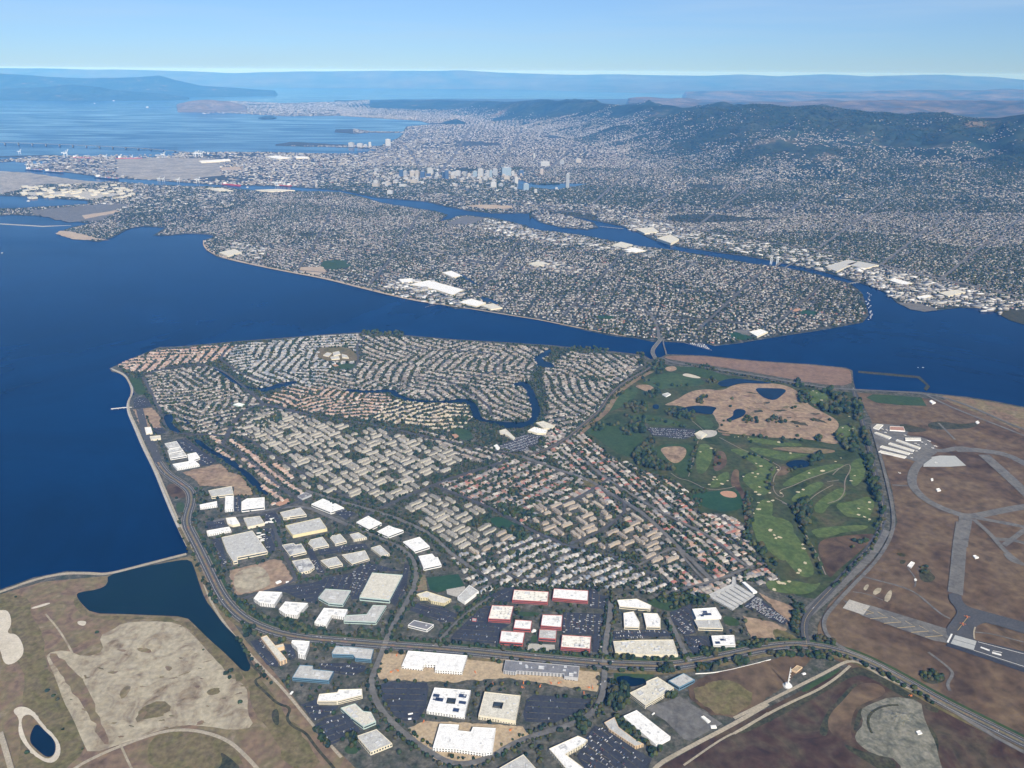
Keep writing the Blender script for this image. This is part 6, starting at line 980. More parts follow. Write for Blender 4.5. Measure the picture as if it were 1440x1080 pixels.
# waterfront strip of larger pale blocks on the island's north and shore
MG = ccw(G(MAIN, 3))
def town2(px, lot, row, size, hgt, keep, yaxis, pp=(.5, .25, .1, .15), cthr=-1.0, cs=500, jit=0):
    P, yw1 = gridtown(G(px, 3), yaxis, lot, row, None, None, None, keep, cells=14)
    P = P+R.normal(0, 1, P.shape)*jit
    for f in (lambda P: inpoly(P, MG), lambda P: shrink(MG, P, 40), lambda P: R.random(len(P)) > np.clip((hz(P[:, 0], P[:, 1])-15)/260, 0, 1), lambda P: clearof(P, AV+roadav+BIG), lambda P: fbm(P[:, 0]/cs, P[:, 1]/cs, 78, 3) > cthr): k = f(P); P = P[k]; yw1 = yw1[k]; z = np.maximum(3, hz(P[:, 0], P[:, 1])-1)
    townmass(P, yw1, ['far', 'white', 'mix', 'grey'], size, hgt, z, ('gable', 'flat'), list(pp)); return P
T1_ = town2([(840, 300), (1440, 300), (1700, 330), (1700, 470), (1440, 470), (1200, 420), (840, 340)], 17, 30, ((10, 16), (11, 18)), (5, 9), .8, [(1000, 330), (1400, 400)])
T2_ = town2([(520, 215), (1700, 240), (1700, 330), (1440, 300), (840, 300), (520, 300)], 25, 40, ((12, 22), (13, 24)), (5, 12), .5, [(700, 300), (1000, 330)], jit=11, cthr=-1.5, cs=650)
T3_ = town2([(470, 150), (1700, 205), (1700, 240), (520, 215)], 46, 64, ((16, 34), (18, 36)), (6, 13), .6, [(620, 200), (650, 170)], cthr=-1.1, cs=900, jit=26)
T4_ = town2([(200, 205), (520, 205), (520, 285), (200, 262)], 34, 60, ((14, 40), (14, 34)), (6, 14), .5, [(300, 230), (500, 235)], jit=12)
T6_ = town2([(-60, 224), (60, 219), (260, 216), (260, 259), (150, 250), (90, 242), (40, 236)], 36, 70, ((14, 60), (10, 30)), (4, 12), .45, [(0, 222), (200, 226)], jit=10)
def indus(px, n, size=((24, 70), (18, 44)), h=(6, 13), pals=('pale', 'far')):
    p = ccw(G(px, 3)); P = R.uniform(p.min(0), p.max(0), (n*5, 2)); P = P[inpoly(P, p)]; P = P[clearof(P, AV+roadav+BIG)][:n]; N = len(P)
    if N: townmass(P, R.choice([.2, .9, -.4, .5], N), list(pals), size, h, np.full(N, 3.0), ('flat',), [.75, .25])
indus([(880, 322), (960, 342), (1060, 358), (1200, 392), (1262, 424), (1350, 430), (1440, 450), (1440, 425), (1300, 392), (1150, 356), (1000, 330), (890, 306)], 700)
indus([(640, 305), (700, 310), (760, 325), (840, 338), (930, 352), (920, 362), (830, 352), (740, 338), (660, 318)], 260); indus([(740, 366), (800, 370), (812, 384), (750, 380)], 50, ((20, 50), (16, 30)))
indus([(480, 218), (560, 214), (700, 262), (900, 300), (890, 315), (800, 298), (700, 284), (620, 278), (520, 262), (460, 262)], 900, ((20, 60), (18, 45))); indus([(560, 200), (620, 190), (650, 205), (640, 240), (560, 235)], 450, ((22, 60), (20, 50)))
indus([(0, 224), (60, 219), (260, 216), (330, 214), (480, 217), (480, 262), (300, 259), (150, 249), (90, 241)], 900, ((20, 90), (14, 34)), (4, 13)); indus([(60, 252), (200, 258), (330, 266), (330, 290), (200, 300), (90, 300), (130, 285)], 500, ((18, 60), (14, 34)))
indus([(575, 408), (640, 404), (665, 425), (640, 432), (560, 417)], 60, ((24, 60), (20, 40))); indus([(310, 345), (340, 340), (380, 350), (360, 366), (320, 360)], 60, ((30, 60), (12, 18)), (8, 13)); indus([(560, 392), (610, 396), (600, 412), (540, 404)], 40); indus([(890, 178), (960, 182), (1000, 195), (900, 196), (780, 190)], 160, ((30, 80), (24, 60)), (10, 20)); indus([(260, 150), (480, 148), (500, 160), (280, 160)], 260, ((40, 120), (40, 90)), (8, 16))
T5_ = town2([(260, 140), (520, 140), (520, 172), (260, 165)], 60, 90, ((20, 50), (20, 50)), (6, 14), .5, [(300, 150), (500, 152)])
print('mainland', len(T1_), len(T2_), len(T3_), len(T4_), len(T5_))
# hillside houses, sparse and clumped
def scatter_px(n, x0, x1, Y0, Y1):
    Y = np.sqrt(R.uniform(Y0**2, Y1**2, n)); s = R.uniform(x0, x1, n); return np.stack([(s-720)/FPX*Y/cP*1.0, Y], 1)
P = scatter_px(120000, 560, 1500, 9500, 24000); z = hz(P[:, 0], P[:, 1]); cl = fbm(P[:, 0]/420, P[:, 1]/420, 91, 5); k = (z > 6) & (cl > -.6+z/750) & (R.random(len(P)) < .92-z/900) & inpoly(P, MG); P, z = P[k], z[k]; print('hill houses', len(P))
townmass(P, .4, ['far', 'white', 'cream'], ((13, 22), (13, 22)), (7, 11), z-1, ('gable', 'flat'), [.4, .4, .2])
P = G([(760+R.normal(0, 26), 324+R.normal(0, 3)) for _ in range(2)], 3)
CG = ccw(G(CGI, 3)); P, yw1 = gridtown(CG, [(760, 300), (840, 318)], 24, 40, None, None, None, .6); townmass(P[shrink(CG, P, 25)], yw1, ['far', 'white'], ((14, 30), (12, 20)), (6, 12), np.full(shrink(CG, P, 25).sum(), 3.0), ('gable', 'flat'), [.5, .5])
# Bay Farm houses: the 300 that show largest are things, the rest are the mass
H = np.array([h[:6] for h in HL]); sx, sy = project(H[:, 0], H[:, 1], 5.0); dist = np.sqrt(H[:, 0]**2+H[:, 1]**2+CAMZ**2); order = np.argsort(dist/np.sqrt(H[:, 3]*H[:, 4]*H[:, 5])+np.where((sx < 5) | (sx > 1435) | (sy > 1075), 1e6, 0)); near = set(order[:300].tolist())
HM = {}
for kd in HT:
    Wv, Wf, Rv, Rf = HT[kd]; HM[kd, 'w'] = npmesh('wall', Wv, tri(Wf), [WALL])
    for pl in PAL: HM[kd, pl] = npmesh('roof', Rv, tri(Rf), [ROOF[pl]])
ZL = dict(mix='small detached house with a pitched roof in the dense tract between apartments and golf course', white='narrow white townhouse in the tight rows behind the red walled offices', terr='terracotta roofed house near the lagoon', grey='grey roofed house by the lagoon', cream='cream house by the lagoon')
for i in near:
    x, y, yaw, lx, ly, h, kd, pl = HL[i]; root = bpy.data.objects.new('house', None); link(root); root.location = (x, y, 3); root.rotation_euler = (0, 0, yaw); root.scale = (lx, ly, h)
    tag(root, ZL[pl], 'house', {'mix': 'detached houses in the dense tract', 'white': 'townhouses in tight rows'}.get(pl, 'houses '+pl))
    link(bpy.data.objects.new('wall', HM[kd, 'w']), root); link(bpy.data.objects.new('roof', HM[kd, pl]), root)
rest = [i for i in range(NB) if i not in near]
for kd in HT:
    m = np.array([i for i in rest if HL[i][6] == kd])
    if len(m) == 0: continue
    Wv, Wf, Rv, Rf = HT[kd]; pos = np.column_stack([H[m, 0], H[m, 1], np.full(len(m), 3.0)]); rnd = R.random(len(m)); houses.add(Wv, Wf, pos, H[m, 2], H[m, 3:6], rnd, 0)
    for pl in PK_:
        k = np.array([HL[i][7] == pl for i in m]); 
        if k.any(): houses.add(Rv, Rf, pos[k], H[m][k, 2], H[m][k, 3:6], rnd[k], 1+PK_.index(pl))
houses.build(kind='stuff', label='thousands of small houses and low blocks spread over the islands, flats and hills', group=None)
# ---------------------------------------------------------------- trees
TR = []   # x, y, z, width, height, type(0 broad,1 conifer)
def addtrees(P, w=(5, 9), h=(6, 11), typ=0, z=3.0):
    for x, y in P: s = R.random(); TR.append((x, y, z, w[0]+(w[1]-w[0])*s, (h[0]+(h[1]-h[0])*s)*R.uniform(.85, 1.15), typ))
def rowtrees(pts, gap, w, h, t='p', typ=0, off=0, jit=2.0, keep=1.0):
    g = smoothpoly(G(pts, 3, t), 2, False); seg = np.hypot(*np.diff(g, axis=0).T); s = np.concatenate([[0], np.cumsum(seg)]); q = np.arange(0, s[-1], gap); x = np.interp(q, s, g[:, 0]); y = np.interp(q, s, g[:, 1])
    d = np.stack([np.interp(q, s, np.gradient(g[:, 0])), np.interp(q, s, np.gradient(g[:, 1]))], 1); d /= np.hypot(d[:, 0], d[:, 1])[:, None]; P = np.stack([x, y], 1)+np.stack([-d[:, 1], d[:, 0]], 1)*off+R.normal(0, jit, (len(q), 2)); P = P[R.random(len(P)) < keep]; addtrees(P, w, h, typ)
def blobtrees(pts, n, w, h, t='p', typ=0):
    n = int(n*(1.7 if t in ('H3', 'I', 'V') else 1.15)); p = ccw(G(pts, 3, t)); lo, hi = p.min(0), p.max(0); P = R.uniform(lo, hi, (n*6, 2)); P = P[inpoly(P, p)][:n]; addtrees(P, w, h, typ)
# golf and shore groves
for t, q, n, w, h in [('H3', [(480, 610), (540, 590), (580, 620), (580, 690), (500, 670)], 22, (12, 20), (14, 22)), ('H3', [(230, 620), (300, 605), (310, 650), (250, 665)], 10, (12, 18), (12, 18)), ('H3', [(420, 650), (480, 640), (480, 690), (440, 690)], 9, (10, 16), (12, 18)), ('H3', [(500, 800), (560, 760), (590, 710), (625, 700), (620, 780), (640, 840), (740, 880), (750, 915), (640, 905), (500, 870)], 75, (11, 18), (14, 24)),
                      ('H3', [(430, 500), (470, 480), (560, 475), (590, 510), (580, 545), (500, 545)], 30, (12, 18), (12, 20)), ('H3', [(700, 540), (760, 515), (880, 545), (880, 590), (820, 600), (720, 570)], 30, (10, 16), (12, 18)), ('H3', [(570, 430), (640, 390), (690, 410), (640, 450), (600, 455)], 16, (10, 16), (10, 16)), ('H3', [(870, 480), (900, 450), (960, 435), (975, 460), (920, 490)], 12, (10, 16), (10, 16)), ('H3', [(600, 260), (660, 230), (700, 250), (680, 300), (610, 300)], 18, (12, 18), (12, 20)),
                      ('H3', [(1170, 600), (1210, 570), (1290, 580), (1290, 610), (1210, 615)], 10, (10, 15), (10, 15)), ('H3', [(1340, 600), (1370, 570), (1440, 580), (1470, 610), (1380, 610)], 14, (10, 16), (10, 16)), ('H3', [(960, 340), (1000, 320), (1020, 350), (980, 370)], 7, (11, 16), (10, 16)), ('H3', [(900, 250), (960, 240), (1020, 270), (960, 275)], 14, (9, 14), (9, 14)), ('H3', [(560, 240), (620, 220), (650, 200), (700, 230), (640, 250)], 14, (9, 14), (9, 14)),
                      ('I', [(240, 220), (290, 200), (370, 240), (400, 300), (390, 350), (320, 350), (230, 330), (210, 300), (270, 270)], 42, (16, 26), (16, 26)), ('I', [(75, 150), (110, 150), (130, 180), (100, 200), (80, 190)], 7, (14, 22), (14, 22)), ('I', [(90, 230), (130, 210), (190, 240), (160, 300), (100, 280)], 14, (12, 20), (12, 20)), ('I', [(420, 250), (460, 250), (480, 380), (470, 400), (430, 380)], 26, (12, 20), (14, 22)), ('I', [(470, 440), (500, 450), (520, 550), (490, 550)], 16, (12, 20), (14, 22)), ('I', [(490, 600), (530, 600), (550, 700), (520, 710)], 14, (12, 20), (14, 22)),
                      ('I', [(510, 760), (560, 740), (585, 850), (570, 890), (530, 800)], 24, (12, 20), (14, 24)), ('I', [(80, 880), (150, 860), (180, 920), (160, 1020), (110, 1020), (90, 960)], 26, (12, 22), (14, 24)), ('I', [(350, 520), (420, 470), (440, 520), (420, 580), (370, 560)], 20, (12, 20), (12, 20)), ('I', [(150, 600), (200, 580), (240, 590), (240, 630), (170, 640)], 13, (12, 18), (12, 18)), ('I', [(190, 490), (220, 470), (240, 510), (210, 515)], 5, (11, 16), (11, 16)), ('I', [(300, 470), (350, 470), (370, 510), (330, 510)], 6, (11, 16), (11, 16)),
                      ('G', [(1090, 510), (1130, 480), (1160, 560), (1240, 580), (1240, 650), (1170, 600)], 24, (10, 18), (11, 18)), ('G', [(1240, 660), (1310, 660), (1310, 700), (1260, 700)], 9, (10, 16), (10, 16)), ('G', [(1100, 270), (1150, 270), (1150, 390), (1110, 390)], 15, (9, 15), (10, 15)), ('G', [(770, 230), (870, 225), (870, 245), (790, 250)], 10, (8, 12), (8, 12)), ('G', [(790, 280), (840, 280), (830, 330), (800, 320)], 8, (8, 12), (8, 12)), ('G', [(500, 930), (600, 890), (760, 880), (870, 890), (900, 915), (760, 960), (650, 985), (620, 960)], 60, (8, 14), (9, 14)),
                      ('G', [(400, 0), (480, 20), (560, 50), (660, 80), (650, 110), (560, 90), (480, 70)], 50, (10, 16), (14, 22)), ('J', [(60, 480), (100, 460), (140, 500), (100, 560), (90, 640), (50, 620)], 34, (8, 14), (8, 13)), ('J', [(190, 650), (260, 670), (330, 690), (320, 715), (200, 690)], 20, (8, 13), (7, 11)), ('J', [(-100, 760), (100, 750), (300, 775), (300, 800), (100, 778), (-100, 785)], 44, (9, 14), (8, 13)), ('J', [(430, 80), (480, 60), (510, 90), (450, 120), (390, 160), (400, 140)], 12, (9, 16), (9, 14)), ('J', [(810, 240), (860, 240), (880, 280), (840, 290)], 7, (9, 14), (6, 9)), ('J', [(820, 885), (880, 850), (960, 890), (950, 930), (860, 930)], 26, (8, 13), (5, 9)),
                      ('D', [(290, 480), (330, 440), (410, 500), (460, 560), (440, 640), (340, 680), (280, 640)], 46, (9, 14), (14, 22)), ('D', [(690, 550), (720, 510), (760, 530), (760, 590), (710, 600)], 7, (12, 17), (14, 18)), ('D', [(640, 350), (740, 345), (750, 400), (690, 385)], 10, (12, 17), (12, 16)), ('D', [(920, 350), (1000, 330), (1080, 340), (1080, 385), (980, 385)], 14, (12, 17), (12, 16)), ('D', [(1190, 300), (1300, 290), (1310, 330), (1220, 340)], 11, (12, 17), (12, 16)), ('D', [(920, 230), (1000, 220), (1080, 240), (1060, 290), (960, 270)], 16, (10, 14), (11, 15)), ('D', [(375, 270), (470, 245), (500, 290), (400, 305)], 9, (10, 14), (10, 14)),
                      ('D', [(340, 720), (400, 740), (520, 830), (640, 940), (700, 960), (600, 1010), (560, 920), (460, 880), (380, 800)], 46, (8, 13), (9, 14)), ('D', [(60, 720), (130, 720), (150, 790), (80, 830)], 10, (11, 16), (11, 15)), ('D', [(1210, 180), (1300, 170), (1420, 140), (1440, 190), (1330, 220)], 14, (10, 14), (9, 13)), ('B', [(220, 60), (330, 80), (480, 110), (620, 150), (600, 185), (400, 160), (260, 120)], 44, (9, 15), (9, 14)), ('B', [(840, 130), (1000, 150), (990, 200), (870, 190)], 20, (10, 15), (10, 14)), ('B', [(760, 900), (830, 890), (820, 980), (770, 1000)], 12, (9, 12), (14, 20)),
                      ('B', [(0, 110), (80, 100), (120, 150), (60, 190), (20, 180)], 14, (10, 15), (9, 13)), ('B', [(520, 820), (560, 860), (640, 980), (600, 980), (540, 900)], 20, (8, 12), (9, 13)), ('B', [(560, 230), (640, 240), (620, 290), (560, 280)], 12, (8, 11), (8, 11)), ('X', [(90, 560), (200, 520), (280, 600), (270, 650), (160, 640)], 34, (10, 16), (12, 18)), ('X', [(120, 750), (250, 740), (260, 790), (160, 830), (110, 800)], 22, (9, 14), (10, 16)), ('X', [(440, 460), (560, 450), (590, 480), (480, 520)], 16, (8, 13), (8, 13)), ('X', [(840, 530), (940, 510), (990, 540), (900, 580)], 14, (8, 13), (8, 13)), ('X', [(620, 640), (700, 620), (730, 660), (640, 690)], 12, (8, 13), (8, 12)),
                      ('F', [(870, 330), (960, 310), (1040, 380), (1000, 400), (930, 390)], 26, (10, 15), (12, 18)), ('F', [(950, 480), (1040, 470), (1060, 500), (990, 520)], 18, (9, 14), (10, 16)), ('H', [(1080, 570), (1150, 560), (1150, 600), (1090, 605)], 14, (12, 18), (12, 18)), ('H', [(960, 600), (1080, 590), (1090, 640), (1000, 650)], 30, (10, 15), (10, 15)), ('H2', [(220, 20), (300, 15), (340, 40), (460, 30), (500, 50), (470, 75), (380, 60), (220, 45)], 70, (10, 16), (10, 16)), ('H2', [(800, 590), (860, 540), (900, 560), (870, 630), (800, 630)], 22, (10, 16), (11, 16)), ('H3', [(100, 130), (240, 125), (340, 140), (330, 160), (100, 160)], 40, (9, 14), (9, 14)), ('H3', [(520, 165), (560, 165), (570, 250), (540, 250)], 16, (10, 14), (10, 16)),
                      ('H3', [(170, 310), (340, 320), (400, 340), (250, 355), (180, 340)], 24, (9, 14), (8, 13)), ('O', [(330, 110), (370, 120), (420, 160), (360, 240), (330, 200)], 22, (8, 13), (7, 11)), ('O', [(390, 440), (440, 470), (500, 600), (540, 690), (490, 640)], 26, (8, 12), (7, 11)), ('O', [(600, 830), (680, 850), (800, 950), (740, 960), (640, 900)], 36, (8, 13), (8, 12)), ('O', [(840, 940), (1000, 970), (1080, 1010), (1000, 1040), (850, 1010)], 36, (9, 14), (9, 13))]:
    blobtrees(q, n, w, h, t)
for q, n in [([(300, 500), (330, 560), (440, 590), (560, 600)], 0), ([(480, 830), (560, 900)], 0)]: pass
for t, q, gap in [('V', [(240, 370), (220, 460), (190, 580), (170, 650)], 16), ('V', [(400, 440), (420, 520), (390, 600)], 17), ('V', [(880, 560), (860, 640), (850, 720), (880, 800)], 18), ('V', [(620, 800), (680, 860), (700, 960), (690, 1060)], 13), ('V', [(1000, 620), (1100, 600), (1200, 570)], 20), ('V', [(960, 860), (1060, 940), (1110, 1040)], 15), ('V', [(1200, 900), (1160, 980), (1180, 1060)], 13), ('V', [(640, 320), (800, 335), (960, 350), (1150, 365)], 24), ('V', [(700, 480), (820, 520), (900, 560)], 22),
                  ('H3', [(560, 330), (640, 370), (760, 375), (900, 372)], 16), ('H3', [(330, 490), (420, 420), (500, 380)], 15), ('H3', [(440, 560), (540, 590), (700, 600), (830, 640)], 15), ('H3', [(250, 620), (400, 620), (480, 640)], 12), ('H3', [(600, 730), (620, 760), (640, 860)], 10), ('I', [(400, 400), (440, 520), (500, 640), (520, 740)], 15), ('I', [(590, 900), (600, 960), (560, 1040)], 14), ('J', [(120, 10), (170, 140), (230, 260), (270, 330)], 13), ('G', [(1130, 430), (1150, 520), (1180, 580)], 12)]: rowtrees(q, gap, (9, 16), (9, 17), t=t, jit=5, keep=.75)
# hedge of tall poplars behind the townhouses, street rows
rowtrees([(735, 823), (770, 826), (810, 826), (850, 824)], 6, (5, 7), (11, 15)); rowtrees([(737, 827), (775, 829), (812, 829), (850, 828)], 7, (5, 7), (9, 13)); rowtrees([(850, 820), (862, 835), (858, 850)], 6, (6, 9), (9, 13))
for i, (q, off, gap, k) in enumerate([(PK[9:21], 24, 14, .8), (PK[9:34], -24, 13, .6), (PK[20:34], 25, 13, .8), (PK[32:38], -20, 12, .9)]): rowtrees(q, gap, (8, 13), (7, 12), off=off, keep=k, jit=4)
for q, off, gap in [([(493, 740), (529, 755), (560, 768), (578, 782), (586, 800), (583, 825), (570, 850), (555, 875), (545, 895)], 12, 8), ([(493, 740), (529, 755), (560, 768), (578, 782), (586, 800), (583, 825), (570, 850), (555, 875), (545, 895)], -12, 9), ([(430, 690), (480, 706), (540, 722), (580, 738), (607, 752), (633, 778), (668, 802)], 12, 8), ([(430, 690), (480, 706), (540, 722), (580, 738), (607, 752), (633, 778), (668, 802)], -14, 14), ([(530, 935), (520, 960), (530, 990), (550, 1015), (575, 1037), (600, 1055), (640, 1078), (690, 1066), (720, 1046), (760, 1031), (800, 1020), (832, 1005), (847, 980)], 13, 14),
                    ([(530, 935), (520, 960), (530, 990), (550, 1015), (575, 1037), (600, 1055), (640, 1078), (690, 1066), (720, 1046), (760, 1031), (800, 1020), (832, 1005), (847, 980)], -13, 12), ([(850, 935), (852, 900), (858, 865), (859, 845)], 13, 9), ([(850, 935), (852, 900), (858, 865), (859, 845)], -13, 10), ([(690, 840), (672, 852), (650, 868), (628, 890), (612, 908)], 11, 9), ([(690, 840), (672, 852), (650, 868), (628, 890), (612, 908)], -11, 9), ([(940, 868), (955, 900), (970, 932)], -12, 12), ([(418, 818), (440, 812), (520, 790), (545, 782)], -9, 7), ([(400, 778), (450, 757), (500, 748)], 8, 7), ([(382, 735), (395, 765), (410, 800), (418, 818)], 10, 8), ([(410, 768), (470, 755), (520, 742)], 0, 7), ([(360, 742), (380, 755)], 0, 6),
                    ([(700, 910), (760, 918), (840, 924)], 0, 20), ([(930, 507), (905, 524), (880, 537), (862, 551), (851, 565), (840, 582), (818, 600), (800, 617)], -16, 10), ([(930, 507), (905, 524), (880, 537), (862, 551), (851, 565), (840, 582), (818, 600), (800, 617)], 16, 9), ([(735, 642), (700, 634), (660, 626), (615, 618), (560, 605), (510, 595), (470, 590), (430, 583)], 14, 11), ([(735, 642), (700, 634), (660, 626), (615, 618), (560, 605), (510, 595), (470, 590), (430, 583)], -14, 11), ([(735, 642), (790, 662), (830, 675), (855, 692), (900, 718), (930, 745), (960, 775)], 11, 12),
                    ([(531, 716), (609, 681), (660, 664), (715, 647)], 9, 14), ([(609, 681), (650, 698), (700, 718), (745, 745), (775, 757), (800, 769)], 9, 12), ([(800, 769), (840, 776), (867, 783), (911, 805), (964, 831)], -10, 14), ([(1165, 828), (1190, 800), (1225, 765), (1236, 735)], -10, 12), ([(850, 640), (900, 668), (960, 695)], 0, 6), ([(1110, 840), (1130, 855)], 0, 8), ([(965, 512), (1020, 523), (1080, 534), (1150, 546)], -12, 15), ([(1000, 522), (1100, 541)], 12, 22), ([(205, 585), (225, 625), (240, 660)], 0, 12), ([(330, 900), (345, 925), (380, 965)], 8, 16), ([(800, 1015), (840, 995)], 0, 11), ([(672, 840), (690, 826), (735, 824)], 0, 7)]:
    rowtrees(q, gap, (6.5, 11), (7, 11), off=off, keep=.85)
for l in LAG:
    g = G(l+[l[0]], 3); g2 = inset(ccw(g[:-1]), -9); rowtrees_pts = np.vstack([g2, g2[:1]]); seg = np.hypot(*np.diff(rowtrees_pts, axis=0).T); s = np.concatenate([[0], np.cumsum(seg)]); q = np.arange(0, s[-1], 13); addtrees(np.stack([np.interp(q, s, rowtrees_pts[:, 0]), np.interp(q, s, rowtrees_pts[:, 1])], 1)+R.normal(0, 2, (len(q), 2)), (6, 10), (6, 9))
# isolated trees on the marsh and dry golf ground
addtrees(G([(492, 395), (1030, 485), (1150, 600), (1170, 590), (1165, 625), (1140, 605), (1215, 752), (270, 715), (290, 735), (240, 690), (420, 985), (320, 885), (80, 215)], 3, 'Q'), (7, 12), (4, 7)); addtrees(G([(1040, 90), (1070, 80), (1215, 190), (1360, 190), (1280, 340), (1090, 325), (1090, 245), (525, 75), (535, 10), (450, 235), (465, 195), (515, 200), (660, 500), (640, 510), (690, 375), (955, 380)], 3, 'V'), (10, 15), (9, 14)); addtrees(G([(1090, 245), (138, 1005)], 3, 'Q'), (10, 14), (8, 11))
# among houses: free cells
def freetrees(poly, n, w, h, typ=0):
    p = ccw(poly); lo, hi = p.min(0), p.max(0); P = R.uniform(lo, hi, (n, 2)); P = P[inpoly(P, p)]; P = P[np.isin(occ(P), (0,))]; addtrees(P, w, h, typ); return len(P)
BFN = G([(165, 515), (216, 493), (330, 482), (500, 470), (770, 487), (905, 503), (860, 550), (815, 605), (960, 680), (1070, 790), (1100, 812), (960, 845), (860, 828), (690, 840), (600, 760), (430, 700), (380, 710), (240, 600), (180, 530)], 3)
print('free trees', freetrees(BFN, 78000, (5.5, 10.5), (5, 10)))
print('free2', freetrees(G([(240, 690), (430, 690), (600, 750), (680, 840), (850, 830), (1100, 850), (1130, 870), (1080, 905), (970, 930), (850, 930), (850, 1080), (480, 1060), (340, 890), (270, 740)], 3), 5200, (6, 11), (6, 10)))
for q in ptrees2:
    for k in range(9): TR.append((q[0]+R.normal(0, 15), q[1]+R.normal(0, 15), 3, R.uniform(9, 15), R.uniform(9, 16), 0))
for x, y, w, h in ptrees: TR.append((x, y, 3.5, w, h, 2 if (x > -120 and x < 60 and y < 2050 and R.random() < .7) else 0))
TRP = np.array([t[:2] for t in TR]); kp = clearof(TRP, [inset(q, -3) for q in BPOLY]); TR = [t for t, k in zip(TR, kp) if k]
TRA = np.array([t[:5] for t in TR]); ty = np.array([t[5] for t in TR]); print('trees', len(TR))
sx, sy = project(TRA[:, 0], TRA[:, 1], 5.0); dist = np.sqrt(TRA[:, 0]**2+TRA[:, 1]**2+CAMZ**2); score = dist/np.sqrt(TRA[:, 3]*TRA[:, 4])+np.where((sx < 4) | (sx > 1436) | (sy > 1076), 1e6, 0); order = np.argsort(score); near = order[:300]
TM = [npmesh('crown', V, F, [LEAF]) for V, F in TT]; TMR = npmesh('crown', *TT[0], [LEAFRED]); TMC = [npmesh('crown', V, F, [LEAF]) for V, F in TC]
n_ = 7; TRK = npmesh('trunk', [(.5*math.cos(6.283*i/n_)*s, .5*math.sin(6.283*i/n_)*s, z) for z, s in ((0, 1), (.5, .6), (1, .25)) for i in range(n_)], [(l*n_+i, l*n_+(i+1) % n_, (l+1)*n_+(i+1) % n_, (l+1)*n_+i) for l in range(2) for i in range(n_)], [M['wood']])
for c, i in enumerate(near):
    x, y, z, w, h = TRA[i]; root = bpy.data.objects.new('tree', None); link(root); root.location = (x, y, z); root.rotation_euler = (0, 0, R.uniform(0, 6.28))
    px, py = sx[i], sy[i]; where = 'beside the curving parkway' if abs(py-900) < 60 and px < 1000 else 'on the golf course' if px > 850 and py < 850 else 'beside the school and car parks' if px > 700 else 'in the business park'
    tag(root, ('small red leaved tree' if ty[i] == 2 else 'dark green round crowned tree')+' '+where, 'tree', 'trees '+where)
    cr0 = bpy.data.objects.new('crown', TMR if ty[i] == 2 else TM[c % 5]); link(cr0, root); cr0.location = (0, 0, h*.12); cr0.scale = (w*R.uniform(.9, 1.15), w*R.uniform(.85, 1.05), h*.92)
    tk = bpy.data.objects.new('trunk', TRK); link(tk, root); tk.scale = (w*.09, w*.09, h*.55)
rest = order[300:]; rr = R.random(len(rest)); kk = R.integers(0, 5, len(rest)); big = TRA[rest, 3] > 9
for j in range(5):
    m = (kk == j) & big; q = rest[m]; trees.add(*TT[j], TRA[q, :3], R.uniform(0, 6.28, len(q)), np.stack([TRA[q, 3], TRA[q, 3]*R.uniform(.85, 1.1, len(q)), TRA[q, 4]], 1), rr[m], 0)
    m = (kk == j) & ~big; q = rest[m]; trees.add(*TL[j % 4], TRA[q, :3], R.uniform(0, 6.28, len(q)), np.stack([TRA[q, 3], TRA[q, 3]*R.uniform(.85, 1.1, len(q)), TRA[q, 4]], 1), rr[m], 0)
# trees of the island city, flats and hills
def masstrees(P, w, h, z):
    N = len(P); k = R.integers(0, 4, N); r_ = R.random(N); ww = R.uniform(*w, N); pos = np.column_stack([P, z])
    for j in range(4): m = k == j; trees.add(*TL[j], pos[m], R.uniform(0, 6.28, m.sum()), np.stack([ww[m], ww[m]*R.uniform(.8, 1.2, m.sum()), R.uniform(*h, m.sum())], 1), r_[m], 0)
lo, hi = ALG.min(0), ALG.max(0); P = R.uniform([max(lo[0], -6500), lo[1]], hi, (170000, 2)); P = P[inpoly(P, ALG)]; P = P[(fbm(P[:, 0]/260, P[:, 1]/260, 55, 4) > .05) | (R.random(len(P)) < .4)]; P = P[clearof(P, AV+roadav+BIG)]; P = P[shrink(ALG, P, 14)]; print('island trees', len(P)); masstrees(P, (7, 18), (6, 14), np.full(len(P), 3.0))
P = scatter_px(200000, 470, 1500, 5200, 13500); P = P[inpoly(P, MG)]; P = P[(fbm(P[:, 0]/450, P[:, 1]/450, 56, 4) > .1) | (R.random(len(P)) < .25)]; P = P[clearof(P, AV+roadav+BIG)]; P = P[shrink(MG, P, 30)]; z = np.maximum(3, hz(P[:, 0], P[:, 1])-1); print('flat trees', len(P)); masstrees(P, (11, 20), (8, 14), z)
P = scatter_px(60000, 500, 1500, 10500, 19500); z = hz(P[:, 0], P[:, 1]); k = (z > 4) & ((fbm(P[:, 0]/800, P[:, 1]/800, 57, 4) > -.4)); P, z = P[k], z[k]; print('hill trees', len(P)); masstrees(P, (20, 45), (10, 20), z-2)
# lakeside groves
P = scatter_px(9000, 700, 860, 9500, 11500); P = P[inpoly(P, G(tl('M', [(935, 215), (1240, 225), (1440, 240), (1440, 255), (1100, 268), (1010, 262), (950, 238)]), 3))]; masstrees(P, (18, 32), (12, 20), np.full(len(P), 3.0))
# shore of the small island
P = G([(747+i*2.4+R.normal(0, 1), 299+i*.55+R.normal(0, 1.2)) for i in range(34)]+[(746+R.normal(0, 1), 300+i*.8) for i in range(10)], 3); masstrees(P, (16, 26), (10, 15), np.full(len(P), 3.0))
trees.build(kind='stuff', label='countless green tree crowns among the houses, streets and hillsides')
